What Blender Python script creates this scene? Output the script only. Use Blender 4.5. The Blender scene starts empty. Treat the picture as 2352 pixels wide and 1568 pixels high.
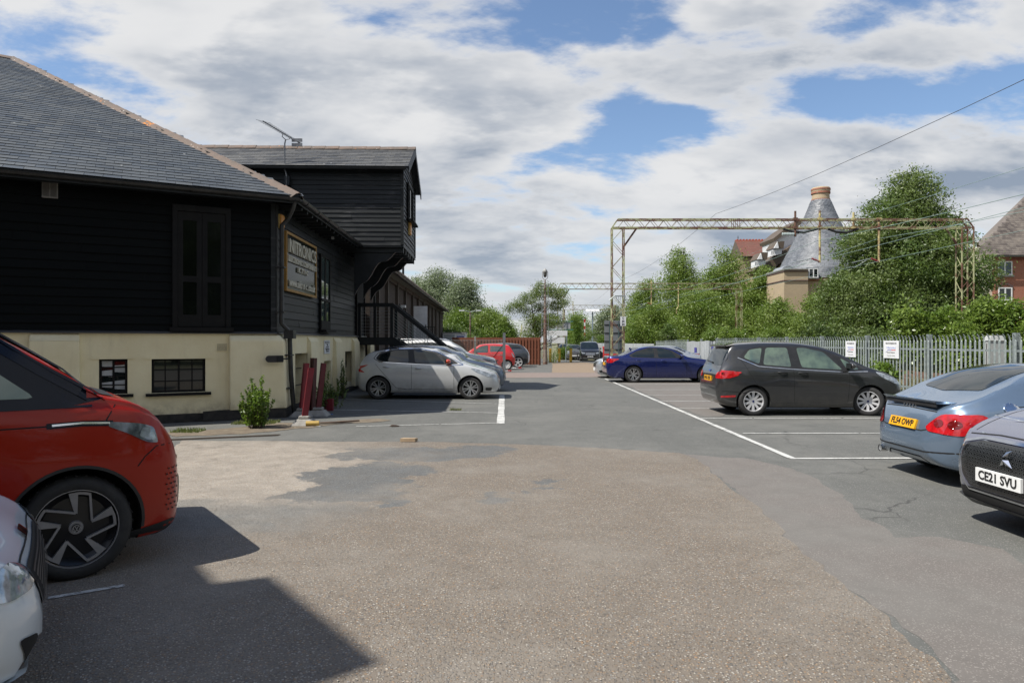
import bpy, bmesh, math, random
import numpy as np
from mathutils import Vector, Matrix
from mathutils.bvhtree import BVHTree
R = math.radians
random.seed(7)
SC = bpy.context.scene
COL = SC.collection
# ---------------------------------------------------------------- camera
EYE, FL = 1.6, 1568.0          # eye height (m); focal length in units of a 2352-wide picture
cam_d = bpy.data.cameras.new('camera'); cam_d.lens = 24; cam_d.sensor_width = 36
cam_d.clip_end = 3000; cam_d.clip_start = 0.05
SC.cycles.max_bounces = 7; SC.cycles.diffuse_bounces = 3; SC.cycles.glossy_bounces = 3; SC.cycles.transmission_bounces = 3
cam = bpy.data.objects.new('camera', cam_d); COL.objects.link(cam)
cam.location = (0, 0, EYE); cam.rotation_euler = (R(90), 0, 0); SC.camera = cam
SC.view_settings.view_transform = 'Standard'; SC.view_settings.look = 'None'
SC.view_settings.exposure = 0.47; SC.view_settings.gamma = 1
# ---------------------------------------------------------------- sun
SUNV = Vector((.62, .28, -1.0)).normalized()     # direction the light travels
sd = bpy.data.lights.new('sun', 'SUN'); sd.energy = 5.0; sd.angle = R(.5); sd.color = (1, .95, .87)
so = bpy.data.objects.new('sun', sd); COL.objects.link(so)
so.rotation_euler = SUNV.to_track_quat('-Z', 'Y').to_euler()
SUN_EL = math.asin(-SUNV.z); SUN_AZ = math.atan2(-SUNV.x, -SUNV.y)
# ---------------------------------------------------------------- node helpers
class NT:
    def __init__(s, tree): s.t = tree; s.n = tree.nodes; s.l = tree.links
    def node(s, typ, **kw):
        n = s.n.new(typ)
        for k, v in kw.items():
            if k.startswith('i_'):
                key = k[2:]; key = int(key) if key.isdigit() else key
                s.set(n.inputs[key], v)
            else: setattr(n, k, v)
        return n
    def set(s, inp, v):
        if isinstance(v, bpy.types.NodeSocket): s.l.new(v, inp)
        else: inp.default_value = v
    def math(s, op, a, b=0.0, c=None, clamp=False):
        n = s.n.new('ShaderNodeMath'); n.operation = op; n.use_clamp = clamp
        s.set(n.inputs[0], a); s.set(n.inputs[1], b)
        if c is not None: s.set(n.inputs[2], c)
        return n.outputs[0]
    def vmath(s, op, a, b=(0, 0, 0), out=0):
        n = s.n.new('ShaderNodeVectorMath'); n.operation = op
        s.set(n.inputs[0], a); s.set(n.inputs[1], b)
        return n.outputs[out]
    def noise(s, vec, scale, detail=4, rough=.55, out=0, dist=0):
        n = s.n.new('ShaderNodeTexNoise'); s.set(n.inputs['Vector'], vec)
        n.inputs['Scale'].default_value = scale; n.inputs['Detail'].default_value = detail
        n.inputs['Roughness'].default_value = rough; n.inputs['Distortion'].default_value = dist
        return n.outputs[out]
    def voro(s, vec, scale, feature='F1', out='Distance', rand=1.0):
        n = s.n.new('ShaderNodeTexVoronoi'); n.feature = feature; s.set(n.inputs['Vector'], vec)
        n.inputs['Scale'].default_value = scale; n.inputs['Randomness'].default_value = rand
        return n.outputs[out]
    def ramp(s, fac, pts, interp='LINEAR'):
        n = s.n.new('ShaderNodeValToRGB'); n.color_ramp.interpolation = interp; s.set(n.inputs[0], fac)
        e = n.color_ramp.elements
        while len(e) < len(pts): e.new(.5)
        for k, (p, c) in enumerate(pts):
            e[k].position = p; e[k].color = (c, c, c, 1) if not hasattr(c, '__len__') else (*c[:3], 1)
        return n.outputs[0]
    def mix(s, fac, a, b, mode='MIX'):
        n = s.n.new('ShaderNodeMix'); n.data_type = 'RGBA'; n.blend_type = mode
        s.set(n.inputs[0], fac)
        for i, v in ((6, a), (7, b)):
            if not isinstance(v, bpy.types.NodeSocket): v = (*v[:3], 1)
            s.set(n.inputs[i], v)
        return n.outputs[2]
    def remap(s, v, a, b, c=0., d=1.):
        n = s.n.new('ShaderNodeMapRange'); s.set(n.inputs[0], v)
        for i, q in enumerate((a, b, c, d)): n.inputs[i+1].default_value = q
        n.interpolation_type = 'SMOOTHSTEP'
        return n.outputs[0]
# ---------------------------------------------------------------- sky
def sky_world():
    w = bpy.data.worlds.new('World'); SC.world = w; w.use_nodes = True
    t = NT(w.node_tree); t.n.clear()
    sky = t.node('ShaderNodeTexSky'); sky.sky_type = 'NISHITA'; sky.sun_disc = False
    sky.sun_elevation = SUN_EL; sky.sun_rotation = SUN_AZ; sky.air_density = 1.0; sky.dust_density = .6; sky.ozone_density = 3.0
    tc = t.node('ShaderNodeTexCoord')
    d = t.vmath('NORMALIZE', tc.outputs['Generated'])
    sep = t.node('ShaderNodeSeparateXYZ'); t.set(sep.inputs[0], d)
    z = t.math('MAXIMUM', sep.outputs[2], 0.0)
    k = t.math('DIVIDE', 1.0, t.math('ADD', z, .30))
    comb = t.node('ShaderNodeCombineXYZ')
    t.set(comb.inputs[0], t.math('MULTIPLY', sep.outputs[0], k)); t.set(comb.inputs[1], t.math('MULTIPLY', sep.outputs[1], k)); t.set(comb.inputs[2], t.math('MULTIPLY', z, .6))
    p = comb.outputs[0]
    # cloud streets running down to the lower left; the second sample, a step towards the sun, gives the shaded sides
    def field(shift):
        mp = t.node('ShaderNodeMapping'); mp.inputs['Rotation'].default_value = (0, 0, R(-32)); mp.inputs['Scale'].default_value = (.85, 1.35, 1.1)
        mp.inputs['Location'].default_value = (3.1+shift[0], 1.7+shift[1], .4+shift[2])
        t.set(mp.inputs[0], p); q = mp.outputs[0]
        n1 = t.noise(q, 2.3, 9 if not shift[0] else 5, .58, dist=.1); n2 = t.noise(q, .9, 2, .5)
        return q, t.math('ADD', t.math('MULTIPLY', n1, .68), t.math('MULTIPLY', n2, .32))
    q, base = field((0, 0, 0)); q_, lit = field((-.07, -.02, .10)); base0 = base
    # gaps of blue and thick banks, each at its own bearing in the sky
    def spot(x, y, rx, ry, amp):
        c = Vector(((x-1176)/FL, 1, (784-y)/FL)).normalized()
        dv = t.vmath('SUBTRACT', d, tuple(c))
        right = Vector((c.y, -c.x, 0)).normalized(); up = right.cross(c)
        a = t.math('DIVIDE', t.vmath('DOT_PRODUCT', dv, tuple(right), 1), rx/FL)
        b = t.math('DIVIDE', t.vmath('DOT_PRODUCT', dv, tuple(up), 1), ry/FL)
        r2 = t.math('ADD', t.math('MULTIPLY', a, a), t.math('MULTIPLY', b, b))
        return t.math('MULTIPLY', t.math('EXPONENT', t.math('MULTIPLY', r2, -1.0)), amp)
    for s_ in ((60, 150, 260, 110, -.10), (1470, 50, 150, 60, -.085), (1960, 40, 90, 50, -.06), (1430, 285, 130, 50, -.065), (2050, 235, 330, 36, -.085),
               (1290, 385, 140, 45, -.045), (600, 90, 60, 30, -.05), (1000, 300, 50, 30, -.045), (1650, 380, 70, 30, -.05), (900, 60, 50, 25, -.05), (1250, 130, 40, 22, -.05), (2200, 60, 60, 30, -.05), (330, 60, 60, 30, -.05), (1560, 270, 60, 25, -.06), (1200, 530, 120, 40, -.04), (760, 50, 90, 50, -.05), (240, 20, 130, 40, -.02), (400, 250, 110, 60, -.06), (2330, 130, 60, 40, -.05),
               (800, 200, 420, 150, .06), (1750, 480, 420, 130, .08), (1900, 150, 260, 60, .06), (1150, 230, 160, 90, .04), (1250, 650, 420, 90, .05)):
        base = t.math('ADD', base, spot(*s_))
    base = t.math('SUBTRACT', base, t.remap(sep.outputs[2], .46, .75, 0., .10))     # cloud thinned above the view, added to lower the ambient light
    cov = t.math('MAXIMUM', t.remap(base, .418, .500), t.remap(sep.outputs[2], .0, .11, .85, 0.))
    thick = t.remap(base, .44, .60)
    rel = t.remap(t.math('SUBTRACT', base0, lit), -.085, .075)                # 0 = facing the sun, 1 = turned away
    sh = t.noise(q, 1.6, 5, .55)
    dark = t.math('MULTIPLY', t.math('MULTIPLY', thick, t.math('ADD', t.math('MULTIPLY', t.math('SUBTRACT', 1.0, rel), .80), t.math('MULTIPLY', t.remap(sh, .38, .62), .55))), 1.0, clamp=True)
    ccol = t.mix(dark, (1.0, 1.0, 1.0), (.35, .42, .53))
    hor = t.remap(sep.outputs[2], .0, .22, 1.0, 0.0)
    ccol = t.mix(t.math('MULTIPLY', hor, .5), ccol, (.66, .72, .80))
    b1 = t.node('ShaderNodeBackground'); t.set(b1.inputs[0], sky.outputs[0]); b1.inputs[1].default_value = .112
    b2 = t.node('ShaderNodeBackground'); t.set(b2.inputs[0], ccol); b2.inputs[1].default_value = .585
    mx = t.node('ShaderNodeMixShader'); t.set(mx.inputs[0], t.math('MULTIPLY', cov, .96)); t.set(mx.inputs[1], b1.outputs[0]); t.set(mx.inputs[2], b2.outputs[0])
    out = t.node('ShaderNodeOutputWorld'); t.set(out.inputs[0], mx.outputs[0])
sky_world()
# ---------------------------------------------------------------- materials
MATS = {}
def mat(name, c1, c2=None, scale=6., rough=.6, metal=0., bump=0., bscale=40., coat=0., spec=.5, trans=0., detail=4, stretch=None, rvar=0., flake=0.):
    m = bpy.data.materials.new(name); m.use_nodes = True; t = NT(m.node_tree)
    b = m.node_tree.nodes['Principled BSDF']
    tc = t.node('ShaderNodeTexCoord'); v = tc.outputs['Object']
    if stretch:
        mp = t.node('ShaderNodeMapping'); mp.inputs['Scale'].default_value = stretch; t.set(mp.inputs[0], v); v = mp.outputs[0]
    c2 = c2 or tuple(x*.8 for x in c1)
    f = t.ramp(t.noise(v, scale, detail, .6), [(.35, 0.), (.65, 1.)])
    t.set(b.inputs['Base Color'], t.mix(f, c1, c2))
    b.inputs['Roughness'].default_value = rough; b.inputs['Metallic'].default_value = metal
    if rvar: t.set(b.inputs['Roughness'], t.math('ADD', t.math('MULTIPLY', f, rvar), rough))
    b.inputs['Coat Weight'].default_value = coat; b.inputs['Coat Roughness'].default_value = .04
    b.inputs['Specular IOR Level'].default_value = spec
    if bump:
        bn = t.node('ShaderNodeBump'); bn.inputs['Strength'].default_value = bump; bn.inputs['Distance'].default_value = .01
        t.set(bn.inputs['Height'], t.noise(v, bscale, 5, .6)); t.set(b.inputs['Normal'], bn.outputs[0])
    MATS[name] = m; return m
def paint(name, c, metal=.0, dirt=.25, rough=.35, coat=1.):
    m = bpy.data.materials.new(name); m.use_nodes = True; t = NT(m.node_tree); b = m.node_tree.nodes['Principled BSDF']
    tc = t.node('ShaderNodeTexCoord'); v = tc.outputs['Object']; sp = t.node('ShaderNodeSeparateXYZ'); t.set(sp.inputs[0], v)
    low = t.remap(sp.outputs[2], .22, .62, 1., 0.)             # road film settled on the sills
    f = t.math('MULTIPLY', t.math('MULTIPLY', low, t.remap(t.noise(v, 5, 5), .25, .75)), dirt, clamp=True)
    f = t.math('ADD', f, t.math('MULTIPLY', t.noise(v, 30, 4), .03*dirt/.25))
    t.set(b.inputs['Base Color'], t.mix(f, c, (.20, .18, .15)))
    b.inputs['Metallic'].default_value = metal; t.set(b.inputs['Roughness'], t.math('ADD', rough, t.math('MULTIPLY', f, .4)))
    b.inputs['Coat Weight'].default_value = coat; b.inputs['Coat Roughness'].default_value = .03; b.inputs['Specular IOR Level'].default_value = .5 if coat == 1 else .2
    return m
def lichen(name, c1, c2, dens=.06, orange=True):
    m = mat(name, c1, c2, 3, .85, bump=.5, bscale=60); t = NT(m.node_tree); b = m.node_tree.nodes['Principled BSDF']
    src = b.inputs['Base Color'].links[0].from_socket
    tc = t.node('ShaderNodeTexCoord'); v = tc.outputs['Object']
    w = t.remap(t.math('ADD', t.voro(v, 9), t.math('MULTIPLY', t.noise(v, 25, 3), .25)), .20, .26, 1., 0.)
    w = t.math('MULTIPLY', w, t.remap(t.noise(v, 1.3, 3), .42, .55))
    c = t.mix(w, src, (.62, .60, .55))
    if orange:
        o = t.math('MULTIPLY', t.remap(t.noise(v, 1.7, 5, .7), .60, .66), t.remap(t.noise(v, 14, 4), .45, .55))
        c = t.mix(o, c, (.50, .18, .02))
    t.set(b.inputs['Base Color'], c); return m
def slate_mat(name, c1, c2):
    m = bpy.data.materials.new(name); m.use_nodes = True; t = NT(m.node_tree); b = m.node_tree.nodes['Principled BSDF']
    g = t.node('ShaderNodeNewGeometry'); tc = t.node('ShaderNodeTexCoord'); v = tc.outputs['Object']
    c = t.mix(g.outputs['Random Per Island'], c1, c2)
    c = t.mix(t.math('MULTIPLY', t.remap(t.noise(v, .8, 5), .35, .7), .45), c, tuple(x*1.5 for x in c2))
    sp = t.math('MULTIPLY', t.remap(t.voro(v, 3.0), .05, .10, 1., 0.), t.remap(t.noise(v, 1.1, 2), .5, .6))
    c = t.mix(sp, c, (.4, .41, .40)); t.set(b.inputs['Base Color'], c)
    t.set(b.inputs['Roughness'], t.math('ADD', .42, t.math('MULTIPLY', g.outputs['Random Per Island'], .25)))
    bn = t.node('ShaderNodeBump'); bn.inputs['Strength'].default_value = .4; bn.inputs['Distance'].default_value = .01
    t.set(bn.inputs['Height'], t.noise(v, 20, 5)); t.set(b.inputs['Normal'], bn.outputs[0]); return m
def wood_mat(name, c1, c2, worn, rough=.55, wamt=.3, spec=.5):
    m = bpy.data.materials.new(name); m.use_nodes = True; t = NT(m.node_tree); b = m.node_tree.nodes['Principled BSDF']
    g = t.node('ShaderNodeNewGeometry'); tc = t.node('ShaderNodeTexCoord'); mp = t.node('ShaderNodeMapping')
    mp.inputs['Scale'].default_value = (1, 1, 12); t.set(mp.inputs[0], tc.outputs['Object']); v = mp.outputs[0]
    c = t.mix(t.noise(v, 2.2, 6, .65), c1, c2)
    c = t.mix(t.math('MULTIPLY', g.outputs['Random Per Island'], .5), c, c1)
    wr = t.math('MULTIPLY', t.remap(t.noise(v, 1.3, 7, .7), .5, .72), t.remap(t.noise(tc.outputs['Object'], .9, 3), .4, .62))
    c = t.mix(t.math('MULTIPLY', wr, wamt, clamp=True), c, worn); t.set(b.inputs['Base Color'], c)
    t.set(b.inputs['Roughness'], t.math('ADD', rough, t.math('MULTIPLY', wr, .2)))
    b.inputs['Specular IOR Level'].default_value = spec
    bn = t.node('ShaderNodeBump'); bn.inputs['Strength'].default_value = .6; bn.inputs['Distance'].default_value = .004
    t.set(bn.inputs['Height'], t.noise(v, 9, 6, .7)); t.set(b.inputs['Normal'], bn.outputs[0]); return m
def brick_mat(name, c1, c2, mortar, scale=1.):
    m = bpy.data.materials.new(name); m.use_nodes = True; t = NT(m.node_tree); b = m.node_tree.nodes['Principled BSDF']
    tc = t.node('ShaderNodeTexCoord'); sp = t.node('ShaderNodeSeparateXYZ'); t.set(sp.inputs[0], tc.outputs['Object'])
    cb = t.node('ShaderNodeCombineXYZ'); t.set(cb.inputs[0], t.math('ADD', sp.outputs[0], sp.outputs[1])); t.set(cb.inputs[1], sp.outputs[2])
    br = t.node('ShaderNodeTexBrick'); t.set(br.inputs['Vector'], cb.outputs[0]); br.inputs['Scale'].default_value = scale
    br.inputs['Color1'].default_value = (*c1, 1); br.inputs['Color2'].default_value = (*c2, 1); br.inputs['Mortar'].default_value = (*mortar, 1)
    br.inputs['Brick Width'].default_value = .225; br.inputs['Row Height'].default_value = .075; br.inputs['Mortar Size'].default_value = .008
    c = t.mix(t.math('MULTIPLY', t.noise(tc.outputs['Object'], .9, 5), .35), br.outputs[0], tuple(x*.6 for x in c1))
    t.set(b.inputs['Base Color'], c); b.inputs['Roughness'].default_value = .85; return m
def aggregate(name, matrix, stones, scale, cover=.55, big=None, bump=.6, areas=(), cracks=False):
    """stone chips set in a binder; big = colour the surface drifts to in wide worn areas"""
    m = bpy.data.materials.new(name); m.use_nodes = True; t = NT(m.node_tree); b = m.node_tree.nodes['Principled BSDF']
    tc = t.node('ShaderNodeTexCoord'); v = tc.outputs['Object']
    mp = t.vmath('ADD', v, t.vmath('MULTIPLY', t.noise(v, scale*.7, 2, out=1), (.012, .012, 0)))
    vo = t.node('ShaderNodeTexVoronoi'); vo.inputs['Scale'].default_value = scale; t.set(vo.inputs['Vector'], mp)
    sp = t.node('ShaderNodeSeparateColor'); t.set(sp.inputs[0], vo.outputs['Color'])
    k = len(stones); col = t.ramp(sp.outputs[0], [(i/k, s) for i, s in enumerate(stones)], 'CONSTANT')
    inside = t.math('MULTIPLY', t.remap(vo.outputs['Distance'], .34, .52, 1., 0.), t.math('LESS_THAN', sp.outputs[1], cover))
    mt = t.mix(t.noise(v, scale*2.2, 3), matrix, tuple(x*.6 for x in matrix))
    c = t.mix(inside, mt, col)
    if cracks:      # hairline cracks, oil drips and rubbed tyre marks
        ce = t.voro(t.vmath('ADD', v, t.vmath('MULTIPLY', t.noise(v, 2.5, 5, out=1), (.5, .5, 0))), .42, 'DISTANCE_TO_EDGE'); c = t.mix(t.math('MULTIPLY', t.remap(ce, .002, .008, 1., 0.), t.remap(t.noise(v, .35, 3), .50, .60, 0., .7)), c, (.03, .03, .03))
        c = t.mix(t.math('MULTIPLY', t.remap(t.voro(v, .9), .10, .22, 1., 0.), t.remap(t.noise(v, 1.9, 5, .7), .48, .62, 0., .45)), c, (.05, .048, .045))
        st_ = t.node('ShaderNodeMapping'); st_.inputs['Scale'].default_value = (3.2, .12, 1); t.set(st_.inputs[0], v); c = t.mix(t.remap(t.noise(st_.outputs[0], 1.2, 5, .6), .52, .75, 0., .28), c, tuple(x*.55 for x in matrix))
    for (ells, m2, st2, soft) in areas:       # other surfacings laid over this one: (centre x, y, radius x, y, turn)
        wob = t.vmath('ADD', v, t.vmath('MULTIPLY', t.vmath('SUBTRACT', t.noise(v, 1.1, 6, .68, out=1), (.5, .5, .5)), (1.9, 1.9, 0)))
        d = None
        for (cx, cy, rx, ry, an) in ells:
            mpp = t.node('ShaderNodeMapping'); mpp.vector_type = 'TEXTURE'; mpp.inputs['Location'].default_value = (cx, cy, 0); mpp.inputs['Rotation'].default_value = (0, 0, R(an)); mpp.inputs['Scale'].default_value = (rx, ry, 1)
            t.set(mpp.inputs[0], wob); e = t.vmath('LENGTH', t.vmath('MULTIPLY', mpp.outputs[0], (1, 1, 0)), out=1); d = e if d is None else t.math('MINIMUM', d, e)
        mk = t.remap(d, 1-soft, 1+soft, 1., 0.)
        col2 = t.ramp(sp.outputs[2], [(i/len(st2), q) for i, q in enumerate(st2)], 'CONSTANT')
        c2_ = t.mix(t.math('MULTIPLY', inside, .8), t.mix(t.noise(v, 3.5, 6, .7), m2, tuple(x*.72 for x in m2)), col2)
        c = t.mix(mk, c, c2_)
    wide = t.noise(v, .55, 4, .62); mid = t.noise(v, 3.5, 4, .65)
    if big: c = t.mix(t.math('MULTIPLY', t.remap(wide, .42, .68), .6), c, big)
    c = t.mix(t.remap(mid, .3, .75, 0., .30), c, tuple(x*.55 for x in matrix))
    c = t.mix(t.remap(t.noise(v, 1.4, 4, .7), .58, .72, 0., .45), c, tuple(x*.6 for x in matrix))
    t.set(b.inputs['Base Color'], c); b.inputs['Roughness'].default_value = .85; b.inputs['Specular IOR Level'].default_value = .3
    bn = t.node('ShaderNodeBump'); bn.inputs['Strength'].default_value = bump; bn.inputs['Distance'].default_value = .006
    t.set(bn.inputs['Height'], t.math('ADD', inside, t.math('MULTIPLY', t.noise(v, 70, 4), .6))); t.set(b.inputs['Normal'], bn.outputs[0])
    return m
def leaf_mat(name, c1, c2, c3, trans=.35, gloss=.45):
    m = bpy.data.materials.new(name); m.use_nodes = True; t = NT(m.node_tree); b = m.node_tree.nodes['Principled BSDF']
    g = t.node('ShaderNodeNewGeometry'); tc = t.node('ShaderNodeTexCoord'); v = tc.outputs['Object']
    c = t.mix(g.outputs['Random Per Island'], c1, c2)
    c = t.mix(t.math('MULTIPLY', t.remap(t.noise(v, .45, 4), .35, .65), .7), c, c3)
    t.set(b.inputs['Base Color'], c); b.inputs['Roughness'].default_value = gloss; b.inputs['Specular IOR Level'].default_value = .45
    tr = t.node('ShaderNodeBsdfTranslucent'); t.set(tr.inputs[0], t.mix(.35, c, (.25, .38, .02)))
    mx = t.node('ShaderNodeMixShader'); mx.inputs[0].default_value = trans
    t.set(mx.inputs[1], b.outputs[0]); t.set(mx.inputs[2], tr.outputs[0]); t.set(m.node_tree.nodes['Material Output'].inputs[0], mx.outputs[0])
    return m
BLACK = mat('black_plastic', (.012, .013, .014), (.02, .02, .022), 8, .5)
RUBBER = mat('tyre_rubber', (.016, .016, .017), (.03, .029, .028), 9, .75, bump=.3, bscale=60)
DARK = mat('dark_cavity', (.006, .006, .006), (.01, .01, .01), 5, .9)
GLASSD = mat('tinted_glass', (.006, .009, .010), (.012, .018, .018), 1.5, .03, spec=.7, coat=.15)
GLASSG = mat('green_tinted_glass', (.030, .045, .045), (.06, .085, .08), 1.8, .03, spec=.9, coat=.6)
CHROME = mat('bright_chrome', (.75, .76, .78), (.6, .6, .62), 8, .12, metal=1)
ALLOY = mat('silver_alloy', (.55, .56, .58), (.45, .46, .48), 8, .3, metal=.85)
ALLOYB = mat('dark_alloy', (.03, .03, .033), (.05, .05, .05), 8, .35, metal=.5)
LAMPC = mat('clear_lamp_lens', (.45, .50, .55), (.14, .16, .18), 14, .06, metal=.35, coat=1)
LAMPD = mat('dark_lamp_lens', (.05, .06, .07), (.18, .20, .22), 12, .06, coat=1)
LAMPR = mat('red_lamp_lens', (.50, .010, .014), (.28, .006, .01), 14, .08, coat=1)
LAMPO = mat('orange_lamp_lens', (.6, .12, .02), (.5, .2, .02), 14, .08, coat=1)
PLATEY = mat('yellow_plate', (.72, .36, .01), (.68, .33, .01), 8, .4)
PLATEW = mat('white_plate', (.72, .73, .72), (.66, .67, .66), 8, .4)
INK = mat('black_lettering', (.01, .01, .012), (.015, .015, .015), 8, .5)
WHITE = mat('white_painted_board', (.72, .73, .74), (.62, .63, .64), 4, .5)
GALV = mat('galvanised_steel', (.30, .34, .335), (.20, .235, .235), 14, .55, metal=.35, bump=.15, bscale=30)
STEELD = mat('dark_painted_steel', (.008, .010, .012), (.014, .017, .02), 6, .5, spec=.3)
# ---------------------------------------------------------------- mesh helper
def tag(o, label=None, cat=None, group=None, kind=None):
    if label: o['label'] = label
    if cat: o['category'] = cat
    if group: o['group'] = group
    if kind: o['kind'] = kind
    return o
def empty(name, loc, label, cat, rz=0, group=None):
    o = bpy.data.objects.new(name, None); o.location = loc; o.rotation_euler = (0, 0, rz); o.empty_display_size = .1
    COL.objects.link(o); return tag(o, label, cat, group)
class MB:
    def __init__(s, M=None): s.v = []; s.f = []; s.mi = []; s.M = M or Matrix.Identity(4); s.m = 0
    def add(s, vs, fs):
        o = len(s.v); s.v += [s.M @ Vector(p) for p in vs]
        s.f += [tuple(i+o for i in f) for f in fs]; s.mi += [s.m]*len(fs)
    def box(s, x0, x1, y0, y1, z0, z1):
        s.add([(x0,y0,z0),(x1,y0,z0),(x1,y1,z0),(x0,y1,z0),(x0,y0,z1),(x1,y0,z1),(x1,y1,z1),(x0,y1,z1)],
              [(0,3,2,1),(4,5,6,7),(0,1,5,4),(1,2,6,5),(2,3,7,6),(3,0,4,7)])
    def hexa(s, p): s.add(p, [(0,3,2,1),(4,5,6,7),(0,1,5,4),(1,2,6,5),(2,3,7,6),(3,0,4,7)])
    def beam(s, a, b, w, h=None, up=(0,0,1)):
        a, b = Vector(a), Vector(b); h = h or w; d = (b-a).normalized(); u = Vector(up)
        if abs(d.dot(u)) > .99: u = Vector((1,0,0))
        r = d.cross(u).normalized()*w/2; q = r.cross(d).normalized()*h/2
        s.hexa([a-r-q, a+r-q, b+r-q, b-r-q, a-r+q, a+r+q, b+r+q, b-r+q])
    def tube(s, pts, r, n=8, caps=True):
        pts = [Vector(p) for p in pts]; rr = r if hasattr(r, '__len__') else [r]*len(pts); rings = []; N = None
        for i, p in enumerate(pts):
            d = (pts[min(i+1, len(pts)-1)] - pts[max(i-1, 0)]).normalized()
            if N is None: N = d.orthogonal().normalized()
            else: N = (N - d*N.dot(d)); N = N.normalized() if N.length > 1e-5 else d.orthogonal().normalized()
            B = d.cross(N)
            rings.append([p + (N*math.cos(a)+B*math.sin(a))*rr[i] for a in [2*math.pi*k/n for k in range(n)]])
        vs = [v for g in rings for v in g]; fs = []
        for i in range(len(rings)-1):
            for k in range(n): a = i*n+k; b = i*n+(k+1) % n; fs.append((a, b, b+n, a+n))
        if caps: fs += [tuple(range(n))[::-1], tuple((len(rings)-1)*n+k for k in range(n))]
        s.add(vs, fs)
    def lathe(s, prof, n=24, axis='z', caps=False):
        vs = []; fs = []
        for (r, h) in prof:
            for k in range(n):
                a = 2*math.pi*k/n; c, q = r*math.cos(a), r*math.sin(a)
                vs.append((c, q, h) if axis == 'z' else (c, h, q))
        for i in range(len(prof)-1):
            for k in range(n):
                a = i*n+k; b = i*n+(k+1) % n; fs.append((a, b, b+n, a+n) if axis == 'z' else (a, a+n, b+n, b))
        if caps: fs += [tuple(range(n))[::-1], tuple((len(prof)-1)*n+k for k in range(n))]
        s.add(vs, fs)
    def prism(s, poly, h0, h1, axis='z'):
        n = len(poly)
        g = (lambda a, b, h: (a, b, h)) if axis == 'z' else ((lambda a, b, h: (a, h, b)) if axis == 'y' else (lambda a, b, h: (h, a, b)))
        s.add([g(a, b, h0) for a, b in poly]+[g(a, b, h1) for a, b in poly],
              [tuple(range(n))[::-1], tuple(range(n, 2*n))]+[(i, (i+1) % n, (i+1) % n+n, i+n) for i in range(n)])
    def build(s, name, mats, parent=None, world=False, smooth=None, label=None):
        me = bpy.data.meshes.new(name)
        off = Vector(parent.location) if (parent is not None and world) else Vector((0,0,0))
        me.from_pydata([tuple(v-off) for v in s.v], [], s.f)
        mats = mats if isinstance(mats, (list, tuple)) else [mats]
        for m in mats: me.materials.append(m)
        if len(mats) > 1: me.polygons.foreach_set('material_index', s.mi)
        bm = bmesh.new(); bm.from_mesh(me); bmesh.ops.recalc_face_normals(bm, faces=bm.faces); bm.to_mesh(me); bm.free()
        if smooth is not None:
            me.shade_smooth(); me.set_sharp_from_angle(angle=R(smooth))
        o = bpy.data.objects.new(name, me); COL.objects.link(o)
        if parent is not None: o.parent = parent
        if label: o['label'] = label
        return o
def text_mb(txt, size, width=None, depth=.004, bold=0., align='CENTER'):
    """flat text as verts/faces in the x-z plane (reading along +x, facing -y)"""
    cu = bpy.data.curves.new('t', 'FONT'); cu.body = txt; cu.size = size; cu.align_x = align; cu.align_y = 'CENTER'
    cu.extrude = depth/2; cu.offset = bold; cu.resolution_u = 3
    o = bpy.data.objects.new('t', cu); COL.objects.link(o)
    dg = bpy.context.evaluated_depsgraph_get(); me = bpy.data.meshes.new_from_object(o.evaluated_get(dg))
    vs = [Vector(v.co) for v in me.vertices]; fs = [tuple(p.vertices) for p in me.polygons]
    bpy.data.objects.remove(o); bpy.data.curves.remove(cu); bpy.data.meshes.remove(me)
    k = 1.
    if width and vs:
        w = max(v.x for v in vs)-min(v.x for v in vs); k = width/w
    mb = MB(); mb.add([(v.x*k, -v.z, v.y) for v in vs], fs); return mb
def copy_tree(o, parent=None):
    c = o.copy(); COL.objects.link(c)
    if parent is not None: c.parent = parent
    for ch in list(o.children): copy_tree(ch, c)
    return c
# ---------------------------------------------------------------- ground shape and bearings
def gz(Y):
    t = min(max((Y-30)/38, 0), 1); return -.30*t*t*(3-2*t)
def ground(x, y):
    """point of the ground seen at (x, y) of the 2352-wide picture"""
    Y = FL*EYE/max(y-784, 1)
    for _ in range(12): Y = FL*(EYE-gz(Y))/(y-784)
    return Vector(((x-1176)/FL*Y, Y, gz(Y)))
def at(x, y, Y): return Vector(((x-1176)/FL*Y, Y, EYE+(784-y)/FL*Y))
def frame(o, u):          # x along the wall (left to right for a viewer), y into it, z up
    u = Vector((u[0], u[1], 0)).normalized(); n = Vector((-u.y, u.x, 0))
    M = Matrix.Identity(4)
    M.col[0][:3] = u; M.col[1][:3] = n; M.col[3][:3] = (o[0], o[1], 0); return M
def onplane(M, x, y, off=0.):
    """(along, height) where the bearing (x, y) meets the vertical plane of frame M, off metres out"""
    o = M.col[3].xyz - M.col[1].xyz*off; u = M.col[0].xyz; r = (x-1176)/FL
    t = (r*o.y-o.x)/(u.x-r*u.y); P = o+u*t
    return t, EYE+(784-y)/FL*P.y
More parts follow.
